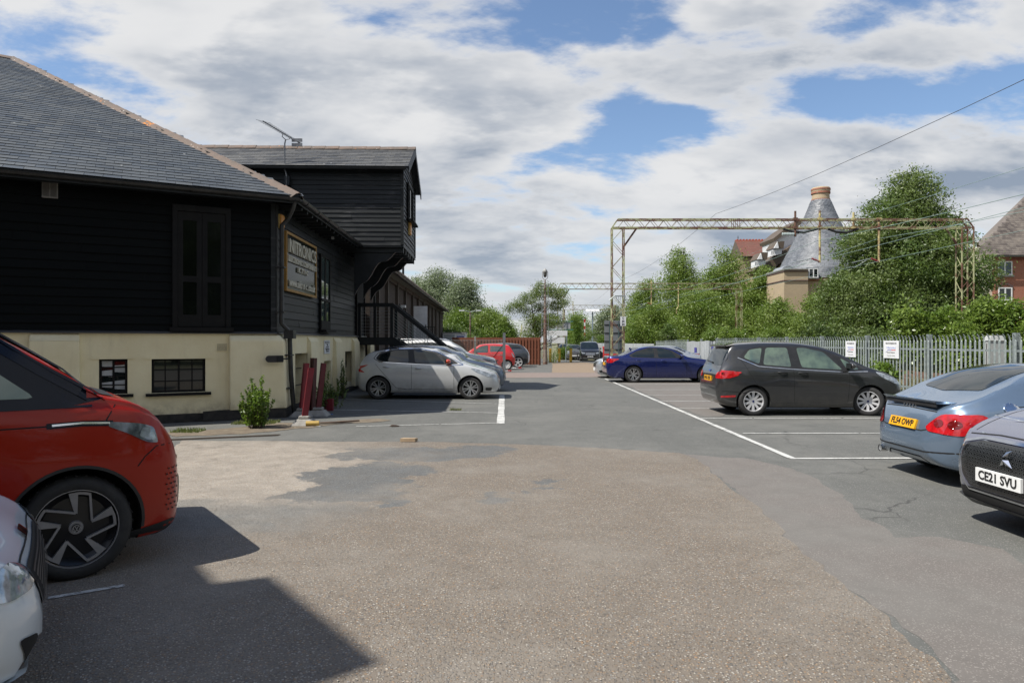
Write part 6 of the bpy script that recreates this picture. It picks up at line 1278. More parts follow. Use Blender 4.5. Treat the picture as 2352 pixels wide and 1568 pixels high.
# ---------- dark grey crossover, nose to the left, cut by the right edge
CR = paint('dusk_grey_paint', (.20, .205, .26), .5, .12, .25)
sp = hatch_spec(4.12, 1.80, 1.53, .85, 2.56, .335, hood=.93, cowl=1.06, cowl_s=1.15, roof_s=1.95, tail_z=1.0, nose=.60, belt=.98, belt_r=1.05, clear=.20)
sp['top'] = [(0, .60), (.02, .68), (.06, .745), (.14, .80), (.35, .89), (.75, 1.0), (1.15, 1.07), (1.45, 1.26), (1.75, 1.42), (2.1, 1.50), (2.6, 1.53), (3.4, 1.48), (3.6, 1.42), (3.9, 1.1), (4.06, .95), (4.12, .7)]
sp['bot'] = [(0, .36), (.02, .25), (.08, .20), (.3, .18), (3.6, .2), (3.95, .28), (4.12, .5)]
sp['plan'] = [(0, .56), (.02, .64), (.07, .70), (.16, .755), (.3, .81), (.6, .87), (1.2, .9), (2.4, .90), (3.3, .88), (3.9, .80), (4.12, .64)]
c = Car('crossover', 'dusk grey crossover with black mesh grille and white plate, at the right edge', 'car', Vector((6.15, 5.52, 0)), math.pi, sp, CR)
glasshouse(c, [(1.3, 1.0), (1.9, 1.36), (3.2, 1.38), (3.6, 1.15), (2.0, .98)], [[(1.45, 1.03), (1.95, 1.33), (2.4, 1.37), (2.4, 1.03)], [(2.5, 1.04), (2.5, 1.37), (3.15, 1.35), (3.4, 1.12)]], [(-.66, 1.12), (-.52, 1.44), (.52, 1.44), (.66, 1.12)])
c.wheels(('twin', 5), ALLOYB)
gp = [(-.60, .60), (-.55, .70), (-.38, .742), (.38, .742), (.55, .70), (.60, .60), (.57, .44), (.46, .34), (-.46, .34), (-.57, .44)]
g = c.patch('grille', gp, 'front', mat('gloss_black_mesh', (.008, .009, .010), (.014, .015, .016), 9, .2, coat=.6), .008)[0]
mb = MB()
def inpoly(x, y, P):
    r = False
    for i in range(len(P)):
        (x1, y1), (x2, y2) = P[i-1], P[i]
        if (y1 > y) != (y2 > y) and x < (x2-x1)*(y-y1)/(y2-y1)+x1: r = not r
    return r
for j in range(18):
    for i in range(34):
        y = -.66+i*.041+(j % 2)*.0205; z = .35+j*.030
        if inpoly(y*1.08, (z-.6)*1.08+.6, gp):
            q = [c.cast('front', y+.017*math.cos(a)*1.15, z+.017*math.sin(a), .018) for a in [R(30+60*k) for k in range(6)]]; q2 = [c.cast('front', y+.010*math.cos(a)*1.15, z+.010*math.sin(a), .018) for a in [R(30+60*k) for k in range(6)]]
            mb.add(q+q2, [(k, (k+1) % 6, (k+1) % 6+6, k+6) for k in range(6)])
o_ = mb.build('grille_mesh', mat('satin_black_mesh', (.06, .065, .068), (.04, .043, .046), 8, .3, metal=.4), c.root); o_.parent = g
c.ribbon('grille_surround', [(-.63, .61), (-.575, .715), (-.39, .760), (.39, .760), (.575, .715), (.63, .61), (.60, .42), (.48, .315)], 'front', .022, CHROME, .016); c.ribbon('grille_surround', [(-.63, .61), (-.60, .42), (-.48, .315), (.48, .315)], 'front', .014, CHROME, .014)
c.plate(True, 'CE21 SVU', .47, y=-.07, out=.045)
for s in (-1, 1):
    for k in (0, 1, 2): pass
p = c.cast('front', 0, .645, .04); mb = MB(Matrix.Translation(p) @ Matrix.Rotation(R(90), 4, 'Z'))
for s in (-1, 1): mb.add([(s*.075, 0, .075), (s*.020, 0, .018), (0, -.03, .012), (s*.022, -.012, .055)], [(0, 1, 2), (0, 2, 3)]); mb.add([(s*.07, 0, -.07), (s*.03, 0, -.01), (0, -.03, -.012), (s*.01, -.012, -.05)], [(0, 1, 2), (0, 2, 3)])
mb.build('emblem', CHROME, c.root)
c.patch('lower_intake', [(-.66, .29), (-.60, .33), (.60, .33), (.66, .29), (.62, .23), (-.62, .23)], 'front', DARK, .006); c.ribbon('lower_lip', [(-.76, .235), (-.4, .215), (.4, .215), (.76, .235)], 'front', .05, mat('grey_plastic_trim', (.07, .075, .08), (.05, .05, .055), 8, .6), .03)
c.patch('headlight', [(.06, .72), (.10, .83), (.5, .93), (.62, .92), (.35, .78)], 'side', LAMPC, .006, both=True); c.ribbon('bonnet_gap', [(-.62, .78), (-.3, .80), (.3, .80), (.62, .78)], 'front', .008, DARK, .003); c.ribbon('bonnet_gap', [(.16, .62), (.6, .72), (1.2, .74)], 'top', .008, DARK, .002, both=True)
c.patch('chrome_flash', [(.26, -.05), (.38, -.02), (.48, 0), (.38, .02)], 'top', CHROME, .006)
# ---------- orange-red electric people carrier, front left
OR = paint('orange_red_metallic_paint', (.30, .012, .003), 0, .05, .28, .35); NB = mat('dark_navy_trim', (.004, .006, .014), (.007, .009, .016), 5, .25, spec=.3)
sp = dict(L=4.60, fo=.69, wb=2.99, wr=.335, tum=.20, crown=.05, flare=.02, tw=.235, gap=.06, wo=-.01); vs_ = lambda s: s*.74 if s < .42 else s-.11; VP = lambda P: [(vs_(p), q) for p, q in P]
sp['top'] = [(0, .60), (.02, .68), (.05, .76), (.12, .87), (.22, .98), (.34, 1.075), (.49, 1.145), (.66, 1.195), (.85, 1.36), (1.25, 1.62), (1.6, 1.80), (2.0, 1.89), (2.6, 1.93), (4.0, 1.92), (4.4, 1.84), (4.6, 1.4), (4.68, 1.0), (4.71, .7)]
sp['bot'] = [(0, .36), (.02, .27), (.08, .22), (.3, .19), (4.3, .2), (4.6, .26), (4.71, .5)]
sp['belt'] = [(0, .56), (.06, .78), (.14, .90), (.26, .99), (.45, 1.06), (.6, 1.085), (1.2, 1.10), (2.5, 1.10), (4.4, 1.14), (4.71, .68)]
sp['plan'] = [(0, .60), (.02, .69), (.06, .77), (.13, .84), (.25, .90), (.45, .955), (.9, .985), (2.4, .99), (4.2, .97), (4.5, .9), (4.71, .7)]
for k_ in ('top', 'bot', 'belt', 'plan'): sp[k_] = VP(sp[k_])
th_ = R(38); wf = Vector((-2.93, 4.59, 0)); hd_ = Vector((math.cos(th_), math.sin(th_), 0)); ax_ = Vector((-math.sin(th_), math.cos(th_), 0))
pos = wf+ax_*.92-hd_*(2.99/2)
c = Car('electric_people_carrier', 'orange-red people carrier with black and silver bladed wheels, front half at the left edge', 'car', pos, th_, sp, OR)
GB = mat('pale_green_glass', (.06, .10, .085), (.14, .20, .15), 1.2, .04, spec=.8, coat=.5)
c.root.scale = (1, 1, 1.04)
c.patch('window_surround', VP([(.62, 1.165), (.95, 1.36), (1.4, 1.64), (1.75, 1.78), (3.8, 1.82), (3.8, 1.14), (1.6, 1.12), (.85, 1.12)]), 'side', NB, .003, both=True, res=.05)
c.patch('side_window', VP([(1.02, 1.18), (1.42, 1.50), (1.85, 1.72), (2.4, 1.76), (2.4, 1.19)]), 'side', GB, .007, both=True); c.patch('side_window', [(2.5, 1.19), (2.5, 1.76), (3.7, 1.76), (3.7, 1.2)], 'side', GLASSD, .007, both=True)
c.patch('windscreen', [(-.80, 1.21), (-.80, 1.30), (-.66, 1.84), (.66, 1.84), (.80, 1.30), (.80, 1.21)], 'front', GLASSD, .006, res=.06); c.ribbon('screen_pillar', VP([(.62, 1.17), (.92, 1.36), (1.30, 1.62), (1.7, 1.82)]), 'side', .05, NB, .012, both=True)
c.ribbon('screen_pillar', VP([(.72, 1.18), (1.0, 1.36), (1.42, 1.65), (1.85, 1.87)]), 'side', .07, NB, .010, both=True)
c.wheels(('blade', 5), mat('machined_silver', (.36, .36, .37), (.30, .30, .31), 8, .35, metal=.6), rim_r=.246, cap=mat('dark_badge_disc', (.02, .02, .022), (.03, .03, .03), 6, .3), back=mat('gloss_black_wheel', (.010, .010, .011), (.015, .015, .016), 6, .3))
hl = [(.19, .84), (.22, .95), (.31, .985), (.50, 1.01), (.51, .98), (.40, .93), (.27, .855)]
c.patch('headlight', hl, 'side', LAMPD, .008, both=True, res=.04); c.patch('headlight_lens', [(.21, .865), (.235, .94), (.30, .96), (.32, .90), (.26, .865)], 'side', LAMPC, .012, both=True, res=.03)
c.ribbon('light_strip', [(.48, 1.0), (.66, 1.01), (.86, 1.005)], 'side', .034, NB, .006, both=True); c.ribbon('silver_strip', [(.50, 1.002), (.66, 1.013), (.83, 1.008)], 'side', .012, CHROME, .010, both=True)
c.seams([[(.52, 1.02), (.46, 1.12)], [(1.21, .30), (1.23, .98)], [(1.23, 1.0), (1.23, 1.12)], [(.10, .82), (.20, .82), (.28, .76), (.33, .70)]], .008); c.ribbon('crease', [(.82, 1.005), (2.4, 1.0)], 'side', .008, DARK, .002, both=True); c.ribbon('window_line', [(.6, 1.118), (3.7, 1.12)], 'side', .014, MATS['dark_navy_trim'], .006, both=True)
mb = MB()
for j in range(9):
    for i in range(3):
        s = .045+i*.034+(j % 2)*.016; z = .36+j*.036; r = .0095*(1-.1*i)
        q = [c.cast('side', s+r*.8*math.cos(a), z+r*.9*math.sin(a), .006) for a in [R(60*k) for k in range(6)]]; mb.add(q, [tuple(range(6))])
mb.build('honeycomb_intake', DARK, c.root)
c.patch('lower_grille', [(-.62, .34), (-.66, .56), (.66, .56), (.62, .34)], 'front', BLACK, .008); c.patch('front_lip', [(.05, .20), (.5, .17), (.5, .25), (.06, .29)], 'side', BLACK, .006, both=True); c.ribbon('gap', [(-.70, .70), (0, .66), (.70, .70)], 'front', .03, CHROME, .006)
c.patch('bonnet_vent', [(.42, -.60), (.52, -.60), (.52, .60), (.42, .60)], 'top', BLACK, .006); c.plate(True, '', .42); c.mirror(1.42, 1.22, NB); c.handles([(2.25, .98)])
c.ribbon('wheel_arch_trim', [(.69+.402*math.cos(a), .335+.402*math.sin(a)) for a in [R(-8+196*k/24) for k in range(25)]], 'side', .02, BLACK, .004, both=True)
for w_ in [o for o in c.root.children if o.name.startswith('wheel')][:4]:
    y_ = -.235/2*.80-.016; mb = MB(); rr_ = .025; n_ = 20
    mb.M = Matrix.Translation((0, y_-.0, 0)); mb.lathe([(rr_, -.002), (rr_, .002), (rr_-.003, .002), (rr_-.003, -.002), (rr_, -.002)], n_, 'y')
    for P, Q in (((-.012, .020), (0, .001)), ((0, .001), (.012, .020)), ((-.021, .011), (-.010, -.020)), ((-.010, -.020), (0, -.001)), ((0, -.001), (.010, -.020)), ((.010, -.020), (.021, .011))): mb.beam((P[0], 0, P[1]), (Q[0], 0, Q[1]), .0035)
    q_ = mb.build('wheel_badge', ALLOY, None); q_.parent = w_
# steering column and seat seen dimly are left to the tinted glass
# ---------- white saloon nose, bottom left corner
WW = paint('cool_white_paint', (.62, .67, .70), 0, .10)
sp = hatch_spec(4.2, 1.74, 1.46, .80, 2.6, .315, hood=.80, cowl=1.0, cowl_s=1.1, roof_s=1.9, tail_z=.98, nose=.55, belt=.92, belt_r=1.0, clear=.235)
sp['top'] = [(0, .50), (.02, .60), (.06, .70), (.14, .78), (.3, .85), (.6, .91), (1.1, 1.0), (1.4, 1.18), (1.7, 1.36), (2.1, 1.43), (2.5, 1.46), (3.4, 1.42), (3.7, 1.25), (4.0, 1.0), (4.15, .9), (4.2, .6)]
th2 = R(34); nose = Vector((-2.28, 3.32, 0)); h2 = Vector((math.cos(th2), math.sin(th2), 0)); pos = nose-h2*(.80+2.6/2)
c = Car('white_car', 'white car lettered in turquoise on the bonnet, only its nose in the bottom left corner', 'car', pos, th2, sp, WW)
glasshouse(c, [(1.3, .98), (1.8, 1.32), (3.3, 1.36), (3.6, 1.1)], [[(1.45, 1.0), (1.85, 1.3), (2.4, 1.36), (2.4, 1.0)], [(2.5, 1.0), (2.5, 1.36), (3.2, 1.33), (3.45, 1.1)]], [(-.62, 1.05), (-.5, 1.38), (.5, 1.38), (.62, 1.05)])
c.root.scale = (1, 1, .94)
c.wheels(('plain', 8), ALLOY)
gl = [(-.50, .68), (.50, .68), (.44, .50), (.36, .44), (-.36, .44), (-.44, .50)]
g = c.patch('grille', gl, 'front', DARK, .006)[0]
for k in range(9): z = .455+k*.024; w = .35+.012*k; c.ribbon('grille_slat', [(-w, z), (w, z)], 'front', .010, mat('grille_slat_grey', (.06, .06, .065), (.05, .05, .05), 5, .3), .016, par=g)
c.ribbon('grille_trim', [(-.52, .69), (-.46, .48), (-.37, .425), (.37, .425), (.46, .48), (.52, .69)], 'front', .014, CHROME, .012)
c.patch('badge', [(-.07, .715), (.07, .715), (.07, .755), (-.07, .755)], 'front', CHROME, .014); c.patch('headlight', [(-.78, .655), (-.78, .715), (-.62, .755), (-.50, .71), (-.47, .655), (-.56, .61), (-.70, .61)], 'front', LAMPC, .009, both=True, res=.04)
c.patch('fog_recess', [(-.68, .44), (-.54, .41), (-.50, .31), (-.60, .30)], 'front', DARK, .006, both=True, res=.04); c.ribbon('bonnet_gap', [(-.56, .70), (-.50, .71), (.50, .71), (.56, .70)], 'front', .008, DARK, .003)
c.ribbon('lower_lip', [(-.74, .265), (0, .245), (.74, .265)], 'front', .05, WW, .03)
t_ = text_mb('SURVEY TEAM', .16, .85, .002); vs = []
for v in t_.v: vs.append(c.cast('top', .34-v.z, -v.x, .004))
mb = MB(); mb.add(vs, t_.f); mb.build('bonnet_lettering', mat('turquoise_vinyl', (.01, .25, .32), (.01, .22, .3), 5, .4), c.root)
# ---------- parked in the lane: black people carrier, grey off-roader, black hatchback
BP = paint('black_metallic_paint', (.010, .011, .014), .2, .08, .2)
def lane(label, name, x, ybase, L, W, H, body, label_w, van=False, txt='', head=R(-92)):
    p = ground(x, ybase); 
    if van:
        sp = dict(L=L, fo=.9, wb=L-1.95, wr=.35, tum=.14, crown=.05)
        sp['top'] = [(0, .62), (.02, .74), (.06, .92), (.15, 1.02), (.4, 1.10), (.85, 1.20), (1.2, 1.48), (1.55, 1.76), (1.9, 1.86), (2.4, H), (L-.5, H-.02), (L-.15, H-.2), (L-.05, 1.2), (L, .8)]
        sp['bot'] = [(0, .38), (.02, .28), (.08, .22), (.3, .2), (L-.3, .22), (L, .5)]; sp['belt'] = [(0, .58), (.15, .92), (.85, 1.08), (L-.3, 1.1), (L, .75)]; sp['plan'] = [(0, .72*W/1.93), (.02, .8), (.08, .86), (.2, .91), (.5, W/2-.02), (1.5, W/2), (L-.6, W/2-.01), (L, W/2-.2)]
    else: sp = hatch_spec(L, W, H, .88, L-1.75, .34, hood=.95 if H > 1.55 else .88, cowl=1.12, cowl_s=1.1, roof_s=1.95, tail_z=1.05, nose=.62, belt=1.05, belt_r=1.12, clear=.2)
    q = Vector((math.cos(head), math.sin(head), 0)); c = Car(name, label, 'car', p-q*(sp['fo']+sp['wb']/2), head, sp, body)
    z0, z1 = (1.24, 1.80) if van else (1.18, H-.12); c.patch('windscreen', [(-.76 if van else -.66, z0), (-.64 if van else -.52, z1), (.64 if van else .52, z1), (.76 if van else .66, z0)], 'front', GLASSD, .006)
    c.patch('side_window', [(1.35, 1.16), (1.8, z1-.08), (3.2, z1-.04), (3.5, 1.2)], 'side', GLASSD, .006, both=True); c.wheels(('twin', 5), ALLOYB); c.mirror(1.35, 1.15, None, 1.1)
    c.patch('headlight', [(-.82, .88), (-.50, .84), (-.54, .72), (-.80, .74)], 'front', LAMPC, .008, both=True); g = c.patch('grille', [(-.50, .86), (-.44, .58), (.44, .58), (.50, .86)], 'front', BLACK, .008)[0]
    for z in ((.63, .69, .75, .81) if van else (.7,)): c.ribbon('grille_bar', [(-.44, z), (.44, z)], 'front', .028, CHROME, .014, par=g)
    c.plate(True, txt, .46); c.ribbon('bumper_trim', [(-.7, .32), (0, .29), (.7, .32)], 'front', .03, CHROME if van else ALLOYB, .01); return c
lane('large black people carrier facing the viewer in the lane', 'people_carrier', 1356, 830, 5.1, 1.93, 1.90, BP, 1, True, 'EY25 HUU')
lane('grey off-roader facing the viewer, left of the large black people carrier', 'off_roader', 1319, 827, 4.4, 1.80, 1.62, paint('mid_grey_paint', (.16, .165, .18), .5), 1, False, '')
lane('black hatchback farthest left in the row of three cars facing the viewer', 'hatchback', 1302, 825.5, 4.2, 1.76, 1.66, BP, 1, False, '')
# ================================================================ the tall building behind and left of the viewpoint
gp_ = [(-2.29,4.96),(-1.95,4.51),(-1.63,4.64),(-.64,3.39),(-1.3,2.8),(-6,-1.5),(-14,-9),(-24,-4),(-24,9),(-12,8),(-3.2,6.1)]
HB = 10.; pl = [(x-.62*HB, y-.28*HB) for x, y in gp_]
YB = brick_mat('stock_brick', (.30, .20, .12), (.24, .15, .09), (.3, .28, .25))
tb = empty('tall_brick_building', (-16, -2, 0), 'tall stock brick building left of the viewpoint, outside the view, shading the gravel', 'building')
mb = MB(); mb.prism([(x, y) for x, y in pl], 0, HB-.25, 'z'); mb.build('wall', YB, tb, world=True)
mb = MB(); mb.prism([(x, y) for x, y in pl], HB-.25, HB, 'z'); mb.build('coping', CONC, tb, world=True)
# trees behind the viewpoint, mirrored in the dark glass
for i, (x, y, s) in enumerate(((-2, -26, 1.2), (6, -24, 1.1), (14, -22, 1.25), (22, -15, 1.2), (27, -5, 1.1), (30, 4, 1.0), (-10, -30, 1.3))):
    if i == 0:
        t0 = tree('broadleaf_tree', Vector((x, y, 0)), 11, dome(11, 10, 90), LF2, 91, 'green tree straight behind the viewpoint, seen only as a reflection', nclump=520, nleaf=30, size=.34, cs=1.3, group='trees behind the viewpoint'); tt = t0
    else: tt = copy_tree(t0); tt['label'] = ('', 'green tree just right of straight behind the viewpoint', 'green tree behind and to the right of the viewpoint', 'green tree far to the right behind the viewpoint', 'green tree level with the right-hand side, out of view', 'green tree out of view beside the right-hand fence', 'green tree behind and to the left of the viewpoint')[i]; tt.location = (x, y, 0); tt.rotation_euler[2] = i*1.3
    tt.scale = (s, s, s)
# ================================================================ palisade fence
FX = 10.42
FPOST = [8.3, 11.25, 14.2, 17.15, 20.15, 23.1, 26.05, 29.0, 31.95, 34.9, 37.8, 40.7, 43.6, 46.5, 49.4]
pf = empty('palisade_fence', (FX, 8, 0), 'galvanised steel palisade fence along the right-hand bays', 'fence'); PB = lambda mb, n, m=GALV, **k: mb.build(n, m, pf, world=True, **k)
FTOP = 1.76
for y in FPOST: mb = MB(); z = gz(y); mb.box(FX+.02, FX+.11, y-.055, y-.047, z, z+FTOP+.02); mb.box(FX+.02, FX+.028, y-.047, y+.05, z, z+FTOP+.02); mb.box(FX+.102, FX+.11, y-.047, y+.05, z, z+FTOP+.02); PB(mb, 'post')
rnd = random.Random(2)
def pale(mb, x, y, z0, h, lean=0):
    w = .033; d = .012; pr = [(-w, 0), (-w*.45, -d), (0, 0), (w*.45, -d), (w, 0)]
    P = lambda a, b, z, k=1.: (x+b+lean*z, y+a*k, z0+z)
    rows = [(0, 1., 0), (h-.16, 1., 0), (h-.13, .55, 0), (h-.05, .75, -.02), (h, .15, -.05)]
    vs = []
    for z, k, off in rows: vs += [P(a, b+off, z, k) for a, b in pr]
    fs = [(r*5+i, r*5+i+1, r*5+i+6, r*5+i+5) for r in range(len(rows)-1) for i in range(4)]
    n = len(vs); vs += [(v[0]+.004, v[1], v[2]) for v in vs]; fs += [tuple(i+n for i in f[::-1]) for f in fs]
    mb.add(vs, fs)
PANEL = mat('grey_sheet_panel', (.30, .32, .33), (.36, .38, .39), 2, .6)
for a, b in zip(FPOST, FPOST[1:]):
    z = gz(a); solid = 34 < a < 40; mb = MB()
    for zz in (.38, FTOP-.38): mb.box(FX+.0, FX+.045, a+.05, b-.06, z+zz, z+zz+.045)
    PB(mb, 'rail'); mb = MB()
    if solid:
        for k in range(16): y = a+.06+(b-a-.13)*k/16; mb.box(FX-.012-(.01 if k % 2 else 0)-.0, FX-.004, y, y+(b-a-.13)/16, z+.05, z+FTOP-.12-.02*math.sin(k*.6))
        PB(mb, 'sheet_panel', PANEL)
    else:
        n = int((b-a-.12)/.155); 
        for k in range(n+1): pale(mb, FX-.004, a+.07+(b-a-.14)*k/n, z+.03, FTOP-.03+rnd.uniform(-.012, .012), rnd.uniform(-.004, .004))
        PB(mb, 'pale_bay')
PUR = mat('purple_blue_board', (.04, .04, .22), (.05, .05, .26), 3, .5)
for y, z0, z1, w, lbl in ((35.3, .75, 1.35, .4, 'upright purple-blue board on the right of the two grey sheet panels'), (38.6, .7, 1.3, .45, 'upright purple-blue board on the left of the two grey sheet panels'), (43.0, 1.05, 1.35, .5, 'small purple-blue notice on the far palisade bays'), (31.5, 1.3, 1.5, .6, 'purple-blue notice behind the grey people carrier roof'), (48.6, 1.1, 1.45, .3, 'small purple notice on the farthest palisade bay')):
    mb = MB(); mb.box(-.012, 0, -w/2, w/2, gz(y)+z0, gz(y)+z1); o = mb.build('notice_board', PUR); o.location = (FX-.04, y, 0); tag(o, lbl, 'notice')
def parking_board(y, zc, w, h, lbl, rz=0.):
    r = empty('parking_board', (FX-.035, y, zc), lbl, 'sign', R(-90)+rz); mb = MB(); mb.box(-w/2, w/2, -.008, 0, -h/2, h/2); mb.build('panel', WHITE, r)
    def L(s, z, wd, m, hh): 
        t_ = text_mb(s, hh, None, .002, .001); k = wd/(max(v.x for v in t_.v)-min(v.x for v in t_.v)); t_.v = [Vector((v.x*k, v.y-.010, v.z+z)) for v in t_.v]; t_.build('lettering', m, r)
    L('PRIVATE PARKING FOR', h*.34, w*.72, INK, .055); L('Nitronics', h*.10, w*.58, mat('pale_blue_ink', (.25, .30, .55), (.3, .35, .6), 5, .5), .085); L('Electronic Components', -h*.17, w*.5, INK, .035); L('Tel 01279', -h*.36, w*.5, mat('grey_ink', (.3, .3, .3), (.35, .35, .35), 5, .5), .05)
    mb = MB(); mb.box(-w*.22, w*.03, -.011, -.008, -h*.05, -h*.02); mb.build('blue_bar', mat('blue_ink', (.05, .05, .4), (.05, .05, .35), 5, .5), r); mb = MB(); mb.box(w*.03, w*.30, -.011, -.008, -h*.055, -h*.015); mb.build('red_bar', mat('red_ink', (.55, .03, .04), (.5, .03, .04), 5, .5), r)
    mb = MB(); mb.tube([(-w*.36, -.010, -h*.17), (-w*.28, -.010, -h*.14), (-w*.24, -.010, -h*.04), (-w*.20, -.010, -h*.035)], .004, 5); mb.build('squiggle', MATS['blue_ink'], r)
def fy(x): return FX*FL/(x-1176)
ya, yb_ = fy(1945), fy(1969); parking_board((ya+yb_)/2, EYE+(784-801)/FL*ya, (ya-yb_)*1.0, .49, 'smaller-looking white private parking board, left of the two on the palisade', R(-1))
ya, yb_ = fy(2033), fy(2068); parking_board((ya+yb_)/2, EYE+(784-802)/FL*ya, (ya-yb_), .48, 'white private parking board right of the first, above the green creeper')
# low grey fence farther along the lane, equipment cabinet
g = empty('low_sheet_fence', (10, 50, gz(50)), 'low smooth grey sheet fence beyond the palisade by the level crossing', 'fence')
A_, B_ = Vector((10.4, 50, -.3)), Vector((8.2, 76, -.3))
for i in range(9): p, q = A_.lerp(B_, i/9), A_.lerp(B_, (i+1)/9-.004); mb = MB(); mb.beam(p+Vector((0, 0, .88)), q+Vector((0, 0, .88)), .05, 1.7); mb.build('sheet_panel', PANEL, g, world=True)
p = Vector((11.3, 16.0, 0)); o = empty('equipment_cabinet', p, 'pale grey equipment cabinet with a domed lid behind the palisade', 'cabinet'); CAB = mat('pale_grey_enamel', (.40, .41, .40), (.33, .34, .33), 3, .6)
mb = MB(); mb.box(-.17, .17, -.10, .10, 0, 1.62); mb.build('body', CAB, o); mb = MB(); mb.hexa([(-.19, -.12, 1.62), (.19, -.12, 1.62), (.19, .12, 1.62), (-.19, .12, 1.62), (-.13, -.08, 1.74), (.13, -.08, 1.74), (.13, .08, 1.74), (-.13, .08, 1.74)]); mb.build('lid', CAB, o); mb = MB(); mb.box(-.182, -.17, -.005, .005, .1, 1.55); mb.build('door_gap', DARK, o)
sheet('track_bed', [(12.2, -10), (21.5, -10), (21.5, 140), (12.2, 140)], .03, aggregate('rail_ballast', (.16, .12, .10), [(.2,.16,.13),(.27,.22,.19),(.12,.1,.09)], 20, .8, (.25, .19, .16), 1.), .1, .8, seed=31)
for tx in (14.4, 18.1):
    mb = MB()
    for s in (-.72, .72): mb.box(tx+s-.035, tx+s+.035, -10, 140, -.04, .20)
    tag(mb.build('rail', mat('rusty_rail', (.16, .09, .06), (.1, .06, .04), 4, .6)), kind='structure')
# ================================================================ overhead line gantries
OLE = None
def rusty_paint(name, c):
    m = mat(name, c, tuple(x*.85 for x in c), 5, .7); t = NT(m.node_tree); b = m.node_tree.nodes['Principled BSDF']; src = b.inputs['Base Color'].links[0].from_socket
    tc = t.node('ShaderNodeTexCoord'); v = tc.outputs['Object']; r = t.remap(t.noise(v, 1.4, 8, .75), .46, .55)
    t.set(b.inputs['Base Color'], t.mix(r, src, (.13, .06, .04))); return m
OLE = rusty_paint('yellow_green_flaking_paint', (.36, .37, .20)); OLEC = rusty_paint('cream_yellow_flaking_paint', (.50, .44, .20)); RUST = mat('rust_brown', (.14, .07, .045), (.09, .05, .035), 6, .8)
def lattice(mb, a, b, w, d, n, side, t=.05, br=.018, double=True):
    """four chords from a to b, w across (side) and d deep, zigzag bracing"""
    a, b = Vector(a), Vector(b); ax = (b-a).normalized(); s = Vector(side).normalized(); q = ax.cross(s).normalized(); C = [(sx, sy) for sx in (-1, 1) for sy in (-1, 1)]
    for sx, sy in C: mb.beam(a+s*sx*w/2+q*sy*d/2, b+s*sx*w/2+q*sy*d/2, t)
    for i in range(n):
        p, r = a.lerp(b, i/n), a.lerp(b, (i+1)/n); z = 1 if i % 2 else -1
        for sy in (-1, 1): mb.beam(p+s*z*w/2+q*sy*d/2, r-s*z*w/2+q*sy*d/2, br)
        for sx in (-1, 1): mb.beam(p+q*z*d/2+s*sx*w/2, r-q*z*d/2+s*sx*w/2, br)
def insulator(M, m, L=.5, n=6, r=.07, name='insulator', par=None):
    mb = MB(M); prof = [(.02, 0)]
    for i in range(n): z = L*(i+.5)/n; prof += [(.025, z-.03), (r, z-.01), (r*.9, z+.01), (.025, z+.02)]
    prof.append((.02, L)); mb.lathe(prof, 12); return mb.build(name, m, par, smooth=40)
GINS = mat('grey_insulator', (.35, .42, .42), (.28, .33, .33), 5, .3); RINS = mat('brown_red_insulator', (.20, .02, .02), (.12, .015, .015), 5, .25)
